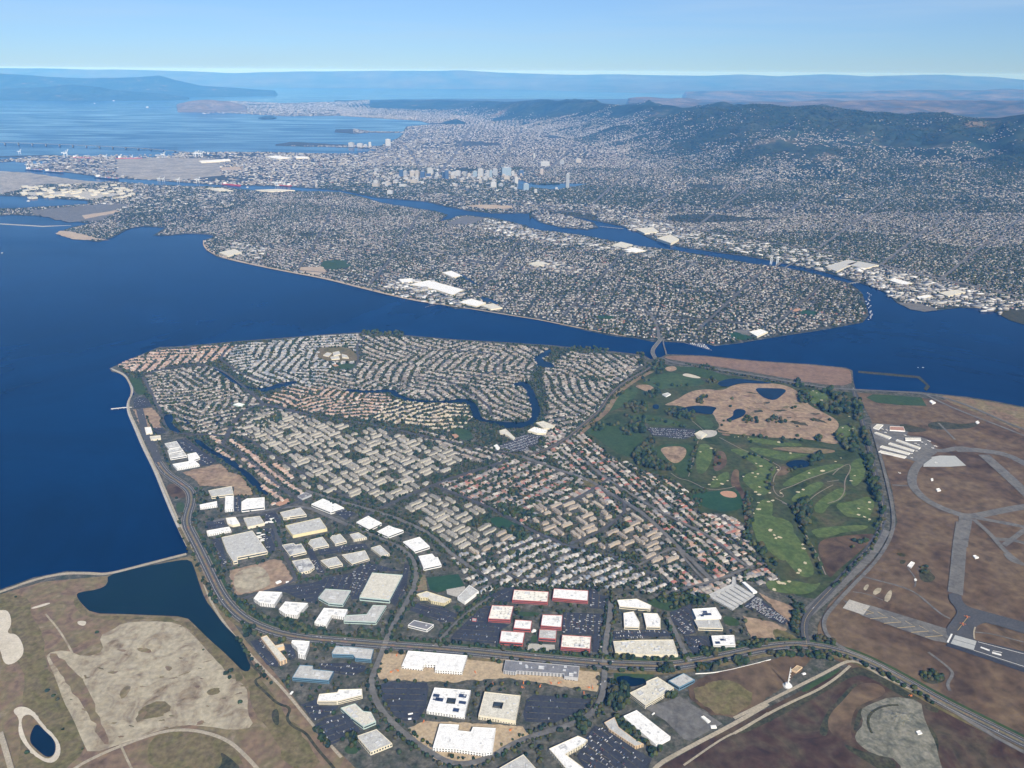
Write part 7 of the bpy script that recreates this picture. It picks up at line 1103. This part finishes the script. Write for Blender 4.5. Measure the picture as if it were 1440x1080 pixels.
# ---------------------------------------------------------------- cars
for pts, w in [(PK, 7), ([(1135, 862), (1165, 832), (1190, 805), (1222, 772), (1240, 742), (1243, 715), (1232, 670)], 4), ([(755, 636), (845, 577), (865, 547), (910, 520)], 4), ([(541, 907), (530, 935), (530, 990), (575, 1037), (640, 1078), (720, 1046), (832, 1005), (850, 955)], 4), ([(1213, 548), (1150, 544), (1020, 521)], 4), ([(735, 642), (830, 675), (900, 718), (985, 800)], 4)]:
    g = smoothpoly(G(pts, 3), 2, False); seg = np.hypot(*np.diff(g, axis=0).T); s = np.concatenate([[0], np.cumsum(seg)])
    for q in np.cumsum(R.exponential(75, int(s[-1]/75))):
        if q > s[-1]-5: break
        i = np.searchsorted(s, q)-1; d = (g[i+1]-g[i])/seg[i]; sd_ = R.choice([-1, 1]); P_ = g[i]+d*(q-s[i])+np.array([d[1], -d[0]])*sd_*w; allcars.append((P_[0], P_[1], math.atan2(d[1], d[0])*1.0, 6.6))
CV = [(-.5, -.5, .12), (.5, -.5, .12), (.5, .5, .12), (-.5, .5, .12), (-.5, -.5, .55), (.5, -.5, .5), (.5, .5, .5), (-.5, .5, .55)]; CF = [(0, 1, 5, 4), (1, 2, 6, 5), (2, 3, 7, 6), (3, 0, 4, 7), (4, 5, 6, 7)]
CV2 = [(-.34, -.42, .54), (.22, -.42, .54), (.22, .42, .54), (-.34, .42, .54), (-.24, -.36, .95), (.06, -.36, .95), (.06, .36, .95), (-.24, .36, .95)]
A = np.array(allcars); sx, sy = project(A[:, 0], A[:, 1], 4.0); dist = np.sqrt(A[:, 0]**2+A[:, 1]**2+CAMZ**2)+np.where((sx < 3) | (sx > 1437) | (sy > 1077), 1e6, 0); order = np.argsort(dist); print('cars', len(A))
CM = npmesh('parked_car', CV+CV2, CF+[tuple(i+8 for i in f) for f in CF], [CAR, M['glass']], [0]*5+[1, 1, 1, 1, 0])
for i in order[:300]:
    x, y, yaw, z = A[i]; o = bpy.data.objects.new('parked_car' if z < 6.5 else 'car', CM); link(o); o.location = (x, y, z); o.rotation_euler = (0, 0, yaw); o.scale = (4.7, 1.9, 1.5)
    tag(o, 'small car parked in a car park bay of the business park' if z < 6.5 else 'small car driving on the wide parkway', 'car', 'cars parked in the business park' if z < 6.5 else 'cars driving on the parkway')
q = order[300:]; S_ = np.tile([4.7, 1.9, 1.5], (len(q), 1)); cars.add(CV, CF, A[q][:, [0, 1, 3]], A[q, 2], S_, R.random(len(q)), 0); cars.add(CV2, CF, A[q][:, [0, 1, 3]], A[q, 2], S_, R.random(len(q)), 1)
cars.build(kind='stuff', label='many small parked cars filling the farther car parks and roads')
# ---------------------------------------------------------------- downtown towers
TOW = {}
def tower(x0, x1, yt, yb, mat, label, t='M', aspect=1.0, pent=True):
    ox, oy, s = TILES[t]; X0, X1, YT, YB = ox+x0/s, ox+x1/s, oy+yt/s, oy+yb/s; b = G([((X0+X1)/2, YB)], 3)[0]; w = abs(G([(X1, YB)], 3)[0][0]-G([(X0, YB)], 3)[0][0]); d = dirs([((X0+X1)/2, YT)])[0]; zt = CAMZ+d[2]*(b[1]/d[1]); h = max(10, (zt-3)*.88)
    root = bpy.data.objects.new('tower_block', None); link(root); root.location = (b[0], b[1]+w*.4, 3); root.rotation_euler = (0, 0, R.uniform(-.25, .25)); tag(root, label, 'tower')
    V, a, tp = box_t(w*.92, w*.8*aspect, h); obj('shaft', V, a+tp, mat, root)
    if pent: V, a, tp = box_t(w*.5, w*.4*aspect, h*.06+3); o = obj('penthouse', V, a+tp, M['greywall'], root); o.location = (0, 0, h)
def facade(name, wall, glass, sc=1.0):
    m = bpy.data.materials.new(name); m.use_nodes = True; nt = m.node_tree; b = bsdf(m, .5, .4); tc = nt.nodes.new('ShaderNodeTexCoord'); wv = nt.nodes.new('ShaderNodeTexWave'); wv.bands_direction = 'Z'; wv.inputs['Scale'].default_value = .09*sc; wv.inputs['Distortion'].default_value = 0
    nt.links.new(tc.outputs['Object'], wv.inputs['Vector']); r = ramp(nt, [glass, wall], [.4, .5]); nt.links.new(wv.outputs[0], r.inputs[0]); nt.links.new(r.outputs[0], b.inputs['Base Color']); return m
FW_ = facade('white_banded_facade', (.47, .46, .44), (.22, .24, .26)); FG = facade('grey_banded_facade', (.34, .35, .36), (.16, .18, .20)); FB = facade('blue_banded_facade', (.06, .10, .17), (.03, .06, .12)); FL = facade('pale_blue_facade', (.25, .31, .36), (.16, .22, .28)); FT = facade('tan_banded_facade', (.42, .38, .31), (.22, .20, .18)); FR = facade('pink_banded_facade', (.42, .36, .32), (.22, .2, .18))
for a in [(185, 212, 168, 222, FB, 'dark blue tower at the left end of downtown'), (213, 237, 178, 222, FG, 'slim grey tower right beside the dark blue one at the left end'), (250, 285, 178, 222, FT, 'broad tan tower left of the cream pair'), (288, 313, 174, 226, FT, 'tan tower directly behind the slender white spire block'), (296, 309, 205, 258, FW_, 'slender white block standing forward of the tan tower'), (320, 350, 180, 228, FB, 'dark blue tower in the left half of downtown'),
          (356, 385, 195, 222, FB, 'low dark tower beside the dark blue one'), (364, 401, 160, 205, FW_, 'stepped white tower behind the low dark one'), (421, 434, 190, 218, FW_, 'thin white tower left of the widest dark one'), (457, 475, 182, 232, FB, 'left dark half of the paired dark towers at the avenue foot'), (474, 500, 169, 236, FB, 'taller right one of the paired dark towers at the avenue foot'), (512, 538, 205, 232, FT, 'low tan block right of the dark pair'), (541, 575, 178, 216, FW_, 'white tower with a flat top right of the avenue'),
          (590, 612, 185, 216, FG, 'grey slab in the middle of downtown'), (616, 640, 195, 222, FT, 'squat tan tower in the middle of downtown'), (652, 681, 180, 220, FL, 'pale blue glass tower left of the broad white one'), (685, 720, 165, 222, FW_, 'broad white tower in the right half of downtown'), (740, 757, 175, 226, FW_, 'narrow white tower beside the grey one'), (757, 776, 172, 222, FL, 'narrow pale glass tower beside the grey one'), (778, 810, 165, 213, FG, 'grey tower left of the largest glass slab'),
          (832, 895, 155, 215, FL, 'largest and widest glass slab of downtown'), (898, 915, 180, 215, FW_, 'white tower between the glass slab and the lake'), (915, 938, 216, 262, FW_, 'white tower at the lake corner'), (943, 975, 172, 212, FB, 'dark blue slab just behind the lake'), (968, 1006, 260, 306, FL, 'pale office tower alone on the near lake shore'), (1041, 1060, 296, 326, FW_, 'small white tower right of the lake shore office'), (1034, 1046, 66, 100, FW_, 'tall white tower alone far behind downtown'), (1076, 1099, 165, 205, FR, 'pinkish tower on the far side of the lake'),
          (1202, 1232, 110, 140, FG, 'grey block on the far slope behind the lake'), (1300, 1338, 102, 130, FT, 'tan block farthest right on the far slope'), (1240, 1262, 190, 292, FG, 'dark slender tower on the right shore of the lake'), (1080, 1140, 122, 152, FW_, 'wide white hospital block behind the lake'), (1172, 1190, 285, 302, FW_, 'tiny white block at the near lake shore'), (845, 885, 212, 240, FT, 'tan block in front of the glass slab'), (760, 800, 250, 288, FW_, 'white civic block below the grey tower'), (720, 745, 215, 245, FW_, 'small white block below the broad white tower'), (690, 712, 232, 262, FT, 'small tan block below the broad white tower'),
          (15, 60, 255, 285, FT, 'tan block near the estuary at the left'), (108, 145, 305, 332, FW_, 'white block on the estuary bank at the left'), (255, 300, 235, 262, FT, 'low tan block left of the slender white one'), (98, 130, -5, 22, FW_, 'white tower on the bay shore far behind')]: tower(*a[:5], a[5])
for a in [(208-480+480, 0, 0, 0)]: pass
for x0, x1, yt, yb, l in [(185, 208, 405, 436, 'broad white tower where the peninsula meets the shore'), (30, 52, 420, 440, 'first white apartment tower on the thin peninsula'), (66, 90, 424, 440, 'second white apartment tower on the thin peninsula'), (96, 108, 428, 441, 'third small tower on the thin peninsula'), (114, 126, 418, 440, 'grey tower near the root of the thin peninsula')]: tower(x0, x1, yt, yb, FW_, l, 'T2')
Pm = []
for k in range(70):
    x = R.uniform(20, 960); y = 222+R.uniform(-45, 60)+(.02*x); c0 = R.uniform(14, 34); hh = R.uniform(8, 22); tower(x, x+c0, y-hh, y, [FW_, FT, FG, FW_, FR][k % 5], 'mid rise pale block packed between the downtown towers'); SC.collection.objects[-1]
for o in list(SC.collection.objects):
    if o.get('label') == 'mid rise pale block packed between the downtown towers': o['group'] = 'mid rise blocks of downtown'; o.name = 'mid_rise_block'
# ---------------------------------------------------------------- port: cranes and ships
def crane(px, t, yt, label, up=True):
    ox, oy, s = TILES[t]; X, Yb, Yt = ox+px[0]/s, oy+px[1]/s, oy+yt/s; b = G([(X, Yb)], 3)[0]; d = dirs([(X, Yt)])[0]; h = CAMZ+d[2]*(b[1]/d[1])-3
    root = bpy.data.objects.new('harbour_crane', None); link(root); root.location = (b[0], b[1], 3); root.scale = (h, h, h); root.rotation_euler = (0, 0, R.uniform(-.3, .3)); tag(root, label, 'crane', 'white harbour cranes along the quays')
    for ch in CRP: o = ch.copy(); link(o, root)
def bar(a, b, w):
    a, b = Vector(a), Vector(b); d = (b-a).normalized(); s = d.cross(Vector((0, 1, 0)) if abs(d.y) < .9 else Vector((1, 0, 0))).normalized()*w/2; t_ = d.cross(s).normalized()*w/2
    V = [tuple(p+q) for p in (a, b) for q in (s+t_, s-t_, -s-t_, -s+t_)]; return V, [(0, 1, 5, 4), (1, 2, 6, 5), (2, 3, 7, 6), (3, 0, 4, 7), (0, 3, 2, 1), (4, 5, 6, 7)]
def joinb(bars):
    V, F = [], []
    for b in bars: v, f = bar(*b); F += [tuple(i+len(V) for i in q) for q in f]; V += v
    return V, F
CRP = []
for nm, bars in [('leg', [((-.18, -.15, 0), (-.18, -.15, .55), .045)]), ('leg', [((.18, -.15, 0), (.18, -.15, .55), .045)]), ('leg', [((-.18, .15, 0), (-.18, .15, .55), .045)]), ('leg', [((.18, .15, 0), (.18, .15, .55), .045)]), ('portal_frame', [((-.18, -.15, .5), (.18, -.15, .5), .05), ((-.18, .15, .5), (.18, .15, .5), .05), ((-.18, -.15, .5), (-.18, .15, .5), .05), ((.18, -.15, .5), (.18, .15, .5), .05), ((-.18, -.15, .2), (-.18, .15, .2), .03), ((.18, -.15, .2), (.18, .15, .2), .03)]), ('boom', [((.16, 0, .55), (.42, 0, 1), .05), ((-.5, 0, .55), (.2, 0, .55), .06), ((.1, 0, .55), (.1, 0, .8), .04), ((.1, 0, .8), (.42, 0, 1), .02), ((.1, 0, .8), (-.5, 0, .57), .02)])]:
    o = bpy.data.objects.new(nm, npmesh(nm, *joinb(bars), [M['steel']])); CRP.append(o)
for px, t, yt, l in [((155, 202), 'L', 165, 'white harbour crane standing alone on the thin outer quay'), ((515, 228), 'L', 165, 'tallest white harbour crane with its boom raised, beside the red ship'), ((825, 242), 'L', 203, 'white harbour crane right of the red stacked ship'), ((940, 238), 'L', 203, 'white harbour crane left of a pair above the second quay'), ((1030, 237), 'L', 206, 'white harbour crane right of a pair above the second quay'), ((1275, 232), 'L', 182, 'white harbour crane with boom up near the bridge end'),
                    ((1240, 415), 'L', 375, 'low harbour crane on the inner channel, left one'), ((1275, 418), 'L', 378, 'low harbour crane on the inner channel, right one'), ((1390, 422), 'L', 382, 'harbour crane beside the pale stacks on the inner channel'), ((435, 320), 'N', 270, 'harbour crane rising over the pale container stacks'), ((410, 112), 'N', 66, 'first harbour crane in the far cluster of four'), ((428, 112), 'N', 62, 'second harbour crane in the far cluster of four'), ((447, 112), 'N', 66, 'third harbour crane in the far cluster of four'), ((464, 112), 'N', 70, 'fourth harbour crane in the far cluster of four'),
                    ((215, 305), 'L', 268, 'crane over the bow of the front container ship'), ((250, 308), 'L', 270, 'crane over the middle of the front container ship'), ((290, 310), 'L', 275, 'crane over the stern of the front container ship'), ((1045, 340), 'N', 295, 'crane over the red ship, left of three'), ((1075, 338), 'N', 295, 'crane over the red ship, middle of three'), ((1105, 338), 'N', 297, 'crane over the red ship, right of three')]: crane(px, t, yt, l)
CONT = mrnd('containers', [(.30, .10, .07), (.12, .16, .28), (.5, .5, .48), (.35, .2, .1), (.2, .25, .2)], 'rnd')
def ship(a, b, t, label, hull, stack=True, wd=34, h=14):
    A_, B_ = G([a, b], 0, t); L = np.hypot(*(B_-A_)); r = math.atan2(*(B_-A_)[::-1]); root = bpy.data.objects.new('cargo_ship', None); link(root); root.location = (*((A_+B_)/2), 0); root.rotation_euler = (0, 0, r); tag(root, label, 'ship')
    w = wd/2; x = L/2; o2 = [(-x, -w*.8), (-x*.9, -w), (x*.8, -w), (x, 0), (x*.8, w), (-x*.9, w), (-x, w*.8)]; n = len(o2); V = [(p*.97, q*.85, -1) for p, q in o2]+[(p, q, h) for p, q in o2]; obj('hull', V, [(i, (i+1) % n, n+(i+1) % n, n+i) for i in range(n)]+[tuple(range(n, 2*n))], hull, root)
    V, f, tp = box_t(L*.07, wd*.9, h*1.8); o = obj('deck_house', V, f+tp, M['white'], root); o.location = (-x*.72, 0, h)
    if stack:
        mb = Mass('container_stack', [CONT]); V, f, tp = box_t(); n = int(L*.75/14); pos = []; 
        for i in range(n):
            for j in range(4): pos.append((-x*.55+i*L*.75/n*.98, (j-1.5)*wd*.22, h))
        pos = np.array(pos); mb.add(V, f+tp, pos, np.zeros(len(pos)), np.stack([np.full(len(pos), 12.5), np.full(len(pos), wd*.21), R.uniform(3, 14, len(pos))], 1), R.random(len(pos)), 0); o = mb.build(); o.parent = root
for a, b, t, l, hu, st, wd in [((205, 325), (330, 335), 'L', 'dark blue container ship at the tip of the inner channel', M['darkwall'], True, 60), ((350, 340), (500, 350), 'L', 'dark container ship moored behind the first one', M['darkwall'], True, 55), ((740, 385), (928, 403), 'L', 'long dark container ship in the middle of the inner channel', M['darkwall'], True, 55), ((560, 232), (735, 238), 'L', 'red stacked container ship on the outer quay', M['red'], True, 60), ((905, 240), (1110, 238), 'L', 'container ship with reddish stacks on the outer quay near the bridge', M['red'], True, 55),
                               ((625, 330), (770, 342), 'N', 'low red ship moored at the far end of the inner channel', M['red'], False, 40), ((1160, 345), (1035, 335), 'N', 'red hulled ship with a white deck house under three cranes', M['red'], True, 45), ((510, 100), (545, 102), 'N', 'dark ship beside the far crane cluster', M['darkwall'], False, 35)]: ship(a, b, t, l, hu, st, wd)
# small boats on the water
def boat(p, L, label, mat=None, g=None):
    c = G([p], 0)[0]; root = bpy.data.objects.new('boat', None); link(root); root.location = (c[0], c[1], 0); root.rotation_euler = (0, 0, R.uniform(0, 6.28)); root.scale = (L, L*.3, L*.3); tag(root, label, 'boat', g); h_ = bpy.data.objects.new('hull', BM[0]); link(h_, root); h_ = bpy.data.objects.new('cabin', BM[1]); link(h_, root)
o2 = [(-.5, -.35), (-.45, -.5), (.2, -.5), (.5, 0), (.2, .5), (-.45, .5), (-.5, .35)]; n = 7
BM = [npmesh('hull', [(p*.9, q*.7, -.2) for p, q in o2]+[(p, q, .4) for p, q in o2], [(i, (i+1) % n, n+(i+1) % n, n+i) for i in range(n)]+[tuple(range(n, 2*n))], [M['white']]), npmesh('cabin', [(x*.35, y*.6, .4+z*.5) for x, y, z in box_t(1, 1, 1)[0]], box_t()[1]+box_t()[2], [M['white']])]
for p, L, l in [((207, 151), 120, 'white ship far out in the upper bay'), ((160, 142), 100, 'faint white ship farthest out in the upper bay'), ((133, 145.5), 70, 'tiny vessel left of the faint white ship'), ((3, 356), 22, 'tiny white boat at the left edge of the blue water'), ((1298, 517), 10, 'tiny boat in the bay above the spit'), ((1291, 517), 8, 'second tiny boat left of the one above the spit'), ((40, 283), 40, 'white vessel in the old airfield lagoon'), ((348, 263.5), 40, 'small white boat in the inner channel')]: boat(p, L, l)
# marina by the bridge
for r in range(4):
    for k in range(16):
        x = 951+k*2.6+r*2.2; y = 476.5+k*.75+(r-1.5)*1.9
        if R.random() < .85 and not inpoly(G([(x, y)], 0), ALG)[0]: boat((x+R.normal(0, .2), y), R.uniform(9, 13), 'small white yacht moored in the marina beside the bridge', g='yachts moored in the marina beside the bridge')
for r in range(3):
    p0, p1 = G([(951+r*3, 475+r*2.8), (995+r*3, 487+r*2.8)], 0); V, F = strip(np.array([p0, p1]), 2.5, .7); tag(obj('floating_dock', V+[(x, y, .2) for x, y, z in V], F+[(a+4, b+4, c+4, d+4) for a, b, c, d in F], M['concrete']), ['floating dock nearest the island shore in the marina', 'middle floating dock of the marina', 'outer floating dock of the marina'][r], 'dock')
for k in range(26): boat((1215+R.uniform(2, 12), 412+k*1.5), R.uniform(9, 15), 'small boat moored along the curved east shore', g='boats moored on the curved east shore')
for k in range(40): boat((545+R.uniform(0, 70), 286+R.uniform(0, 3)+.17*(k)), R.uniform(12, 18), 'yacht moored on the inner channel', g='yachts moored on the inner channel') if not inpoly(G([(545, 290)], 0), ALG)[0] and False else None
# ---------------------------------------------------------------- bridges
def bridge(name, pts, w, z, label, t='p', pier=60, mat=None, cat='bridge', rail=True):
    g = smoothpoly(G(pts, z if not hasattr(z, '__len__') else 8, t), 2, False); c = g.mean(0); root = bpy.data.objects.new(name, None); link(root); root.location = (c[0], c[1], 0); tag(root, label, cat); mat = mat or M['concrete']
    zz = z if not hasattr(z, '__len__') else None; n = len(g); s = np.linspace(0, 1, n); Z = np.full(n, z) if zz is not None else np.interp(s, np.linspace(0, 1, len(z)), z)
    V, F = strip(g-c, w, 0); V = np.array(V); V[:n, 2] = Z; V[n:, 2] = Z; V2 = V.copy(); V2[:, 2] -= 1.8; k = 2*n; F2 = F+[tuple(k+i for i in f[::-1]) for f in F]+[(i, i+1, k+i+1, k+i) for i in range(n-1)]+[(n+i+1, n+i, k+n+i, k+n+i+1) for i in range(n-1)]
    obj('deck', np.vstack([V, V2]).tolist(), F2, M['oldasphalt'], root)
    if rail:
        for sd_ in (-1, 1): q = g-c; d = np.gradient(q, axis=0); d /= np.hypot(d[:, 0], d[:, 1])[:, None]; e = q+np.stack([-d[:, 1], d[:, 0]], 1)*sd_*(w/2-.3); V, F = strip(e, .6, 0); V = np.array(V); V[:n, 2] = Z+1.1; V[n:, 2] = Z+1.1; W_ = V.copy(); W_[:, 2] -= 1.1; obj('railing', np.vstack([V, W_]).tolist(), F+[(i, i+1, k+i+1, k+i) for i in range(n-1)]+[(n+i+1, n+i, k+n+i, k+n+i+1) for i in range(n-1)], mat, root)
    seg = np.hypot(*np.diff(g, axis=0).T); S = np.concatenate([[0], np.cumsum(seg)])
    for q in np.arange(pier/2, S[-1], pier)[:90]:
        x = np.interp(q, S, g[:, 0])-c[0]; y = np.interp(q, S, g[:, 1])-c[1]; z1 = np.interp(q, S, Z)-1.8; V, f, tp = box_t(3 if w < 30 else 8, w*.7, z1+3); i = min(np.searchsorted(S, q), n-1); d = g[i]-g[i-1]; o = obj('pier', V, f+tp, mat, root); o.location = (x, y, -3); o.rotation_euler = (0, 0, math.atan2(d[1], d[0]))
    return root
bridge('road_bridge', tl('U', [(585, 430), (540, 370), (515, 320), (530, 270), (570, 220), (610, 170), (640, 110)]), 22, [4.5, 7, 9, 10, 9, 7, 4.5], 'curved concrete road bridge joining the two islands', pier=28)
bridge('cycle_bridge', tl('U', [(695, 340), (680, 280), (662, 230), (655, 180), (660, 150)]), 6, [4, 6, 7, 6, 4.5], 'narrow cycle bridge beside the curved road bridge', pier=22)
bridge('bay_bridge', [(-60, 201), (0, 202.5), (90, 205), (180, 208.5), (253, 213), (275, 215)], 55, [60, 45, 35, 25, 12, 6], 'long pale bay bridge low over the water at the left horizon', pier=330)
bridge('small_bridge', tl('T6', [(700, 236), (750, 228)]), 14, 8, 'short low bridge across the bend of the estuary', pier=30)
bridge('channel_bridge', tl('T6', [(395, 160), (440, 128)]), 18, 9, 'road bridge beside the two lift towers', pier=30)
bridge('island_causeway', tl('T2', [(1090, 775), (1190, 785)]), 12, 5, 'low causeway from the small wooded island', pier=60)
bridge('ferry_pier', tl('H', [(205, 508), (165, 508), (120, 513), (72, 518)]), 5, 3.5, 'white ferry pier reaching into the bay', pier=25, mat=M['white'], cat='pier')
bridge('fishing_pier', tl('T4', [(1130, 322), (1100, 328), (1075, 335)]), 4, 3.0, 'thin pier off the long beach', pier=25, cat='pier', rail=False)
bridge('beach_pier', tl('T4', [(190, 37), (150, 27), (80, 25)]), 4, 2.5, 'narrow jetty beside the beach end', pier=25, cat='pier', rail=False)
for x, l in ((372, 'left steel lift tower of the railway bridge'), (398, 'right steel lift tower of the railway bridge')):
    ox, oy, s = TILES['T6']; b = G([(ox+x/s, oy+155/s)], 0)[0]; root = bpy.data.objects.new('lift_tower', None); link(root); root.location = (b[0], b[1], 0); tag(root, l, 'tower'); V, F = joinb([((-6, 0, 0), (-6, 0, 60), 4), ((6, 0, 0), (6, 0, 60), 4), ((-6, 0, 58), (6, 0, 58), 5), ((-6, 0, 12), (6, 0, 30), 1.5), ((6, 0, 30), (-6, 0, 48), 1.5)]); obj('frame', V, F, M['steel'], root)
# rail lift bridge span between them: steel truss
# ---------------------------------------------------------------- radio mast with white cone base, white fence, planes, site machines
b = G([(1107.5, 965)], 3)[0]; root = bpy.data.objects.new('radio_mast', None); link(root); root.location = (b[0], b[1], 3); tag(root, 'tall white radio mast on a broad white conical base casting a long shadow', 'mast')
def cone(r0, r1, z0, z1, n=20): return [(r0*math.cos(6.2832*i/n), r0*math.sin(6.2832*i/n), z0) for i in range(n)]+[(r1*math.cos(6.2832*i/n), r1*math.sin(6.2832*i/n), z1) for i in range(n)], [(i, (i+1) % n, n+(i+1) % n, n+i) for i in range(n)]+[tuple(range(n, 2*n))]
obj('base', *cone(11, 6, 0, 9), M['white'], root); obj('base_ring', *cone(12.5, 12.5, 0, 2.2), M['greywall'], root); obj('mast', *cone(1.6, .9, 9, 58), M['white'], root); obj('finial', *cone(.5, .2, 58, 64), M['white'], root)
for k, z in enumerate((20, 29, 38, 47, 54)): obj('antenna_arm', *joinb([((0, 0, z), (3.4 if k % 2 else 3.0, .6, z+.4), .7), ((3.2, .5, z-1.5), (3.2, .5, z+2.2), .9)]), M['white'], root)
g = smoothpoly(G([(978, 948), (1000, 947), (1025, 943), (1045, 938), (1062, 934), (1078, 929.5), (1084, 928)], 3), 2, False); V, F = strip(g, .8, 5.6); n = len(g); V = V+[(x, y, 3) for x, y, z in V]; tag(obj('site_fence', V, F+[(i, i+1, 2*n+i+1, 2*n+i) for i in range(n-1)]+[(n+i+1, n+i, 3*n+i, 3*n+i+1) for i in range(n-1)], M['white']), 'white fabric fence curving along the parkway edge of the field', 'fence')
PLV, PLF = joinb([((-4, 0, 1.2), (4, 0, 1.2), 1.2), ((.8, -5.5, 1.6), (.8, 5.5, 1.6), .45), ((-3.6, -1.8, 1.7), (-3.6, 1.8, 1.7), .3), ((-3.9, 0, 1.5), (-3.9, 0, 3), .5)]); PLM = npmesh('light_aeroplane', PLV, PLF, [M['white']])
for i, (x, y) in enumerate([(1205, 460), (1235, 475), (1270, 447), (1310, 470), (1335, 432), (1350, 440), (1380, 507), (1400, 485), (1415, 492), (1168, 605), (1215, 537), (1165, 562), (900, 350), (870, 315), (915, 325), (1100, 378), (1410, 655), (1045, 760)]):
    c = G([(x, y)], LY(5), 'K')[0]; o = bpy.data.objects.new('light_aeroplane', PLM); link(o); o.location = (c[0], c[1], LY(5)); o.rotation_euler = (0, 0, R.uniform(0, 6.28)); o.scale = (1.3, 1.3, 1.3); tag(o, 'small white light aeroplane parked on the hangar apron', 'aeroplane', 'light aeroplanes on the apron')
for i, (t, x, y, l) in enumerate([('J', 1100, 543, 'orange and white light aeroplane, upper one on the taxiway'), ('J', 1075, 586, 'orange and white light aeroplane, lower one on the taxiway')]):
    c = G([(x, y)], LY(6), t)[0]; o = bpy.data.objects.new('light_aeroplane', npmesh('light_aeroplane', PLV, PLF, [M['orange']])); link(o); o.location = (c[0], c[1], LY(6)+.5); o.rotation_euler = (0, 0, 1.2); o.scale = (1.5, 1.5, 1.5); tag(o, l, 'aeroplane')
EXV, EXF = joinb([((-2.5, 0, 1.2), (2.5, 0, 1.2), 2.4), ((-1, 0, 2.2), (-1, 0, 4), 2.2), ((1, .3, 2.5), (5, .3, 5.5), .7), ((5, .3, 5.5), (7.5, .3, 1.5), .6)]); EXM = npmesh('excavator', EXV, EXF, [M['orange']])
for i, (t, x, y) in enumerate([('E', 350, 800), ('E', 480, 890), ('E', 545, 890), ('E', 700, 880), ('E', 690, 910), ('E', 820, 905), ('E', 900, 880), ('E', 955, 880), ('E', 1175, 912), ('E', 1200, 915), ('E', 1137, 950), ('B', 1120, 320), ('B', 1080, 440), ('B', 1130, 430), ('C', 185, 745), ('C', 420, 790), ('C', 810, 810), ('S', 1240, 560)]):
    c = G([(x, y)], 5, t)[0]; o = bpy.data.objects.new('excavator', EXM); link(o); o.location = (c[0], c[1], 5.2); o.rotation_euler = (0, 0, R.uniform(0, 6.28)); tag(o, 'small orange digger on the sandy building site', 'digger', 'diggers on the sandy building sites')
TRM = npmesh('lorry', [(x, y, z) for x, y, z in box_t(12, 2.6, 3)[0]]+[(x+7.8, y, z) for x, y, z in box_t(2.4, 2.5, 2.6)[0]], box_t()[1]+box_t()[2]+[tuple(i+8 for i in f) for f in box_t()[1]+box_t()[2]], [M['white']])
for i, (t, x, y) in enumerate([('A', 515+R.uniform(-15, 25), 395+k*13) for k in range(8)]+[('A', 560+k*12, 330+R.uniform(-8, 8)) for k in range(6)]+[('A', 610+k*6, 300+k*8) for k in range(4)]):
    c = G([(x, y)], 5, t)[0]; o = bpy.data.objects.new('lorry', TRM); link(o); o.location = (c[0], c[1], 5.3); o.rotation_euler = (0, 0, .25+R.normal(0, .05)); tag(o, 'white box lorry parked beside the largest grey warehouse', 'lorry', 'white lorries parked beside the warehouses')
V, a, tp = box_t(); me = npmesh('container', V, a+tp, [M['white']])
for i, (t, x, y, sc_) in enumerate([('A', 670, 835, (16, 10, 5)), ('A', 745, 832, (9, 6, 3)), ('D', 610, 690, (9, 3, 3)), ('D', 1045, 785, (14, 9, 4)), ('B', 360, 590, (10, 5, 3)), ('B', 1215, 778, (8, 5, 3)), ('B', 1220, 742, (12, 4, 3)), ('S', 465, 400, (10, 6, 3)), ('E', 775, 505, (12, 10, 5))]):
    c = G([(x, y)], 5, t)[0]; root = bpy.data.objects.new('white_shelter', None); link(root); root.location = (c[0], c[1], 4.8); root.rotation_euler = (0, 0, R.uniform(0, 1.5)); tag(root, ['white tent like shelter on the sandy lot', 'small white shelter beside the one on the sandy lot', 'white container by the school wall', 'grey white shelter at the yard corner', 'white shelter by the creek path', 'cream container in the empty car park', 'white container pair in the empty car park', 'white cabin near the radio mast', 'white tent in the court of red walled offices'][i], 'shelter')
    L, w, h = sc_; x, y = L/2, w/2; obj('wall', [(p*L, q*w, r*h*.7) for p, q, r in box_t()[0]], box_t()[1], M['white'], root); obj('roof', [(-x, -y, h*.7), (x, -y, h*.7), (x, y, h*.7), (-x, y, h*.7), (-x*.9, 0, h), (x*.9, 0, h)], [(0, 1, 5, 4), (2, 3, 4, 5), (1, 2, 5), (3, 0, 4)], M['white'], root)
bpy.context.view_layer.update()
# ---------------------------------------------------------------- haze
bx = [(-92000, -4500, -2), (92000, -4500, -2), (92000, 92500, -2), (-92000, 92500, -2)]; V = bx+[(x, y, 1560) for x, y, z in bx]
hm = bpy.data.materials.new('haze'); hm.use_nodes = True; n = hm.node_tree; n.nodes.clear(); ho = n.nodes.new('ShaderNodeOutputMaterial'); pv = n.nodes.new('ShaderNodeVolumePrincipled')
pv.inputs['Color'].default_value = (.11, .39, 1, 1); pv.inputs['Absorption Color'].default_value = (1, 1, 1, 1); pv.inputs['Density'].default_value = 1.9e-5; pv.inputs['Anisotropy'].default_value = -0.3; pv.inputs['Density Attribute'].default_value = ''
n.links.new(pv.outputs[0], ho.inputs['Volume'])
tag(obj('haze', V, [(3, 2, 1, 0), (4, 5, 6, 7), (0, 1, 5, 4), (1, 2, 6, 5), (2, 3, 7, 6), (3, 0, 4, 7)], hm), kind='stuff', label='pale blue haze over the bay and hills')
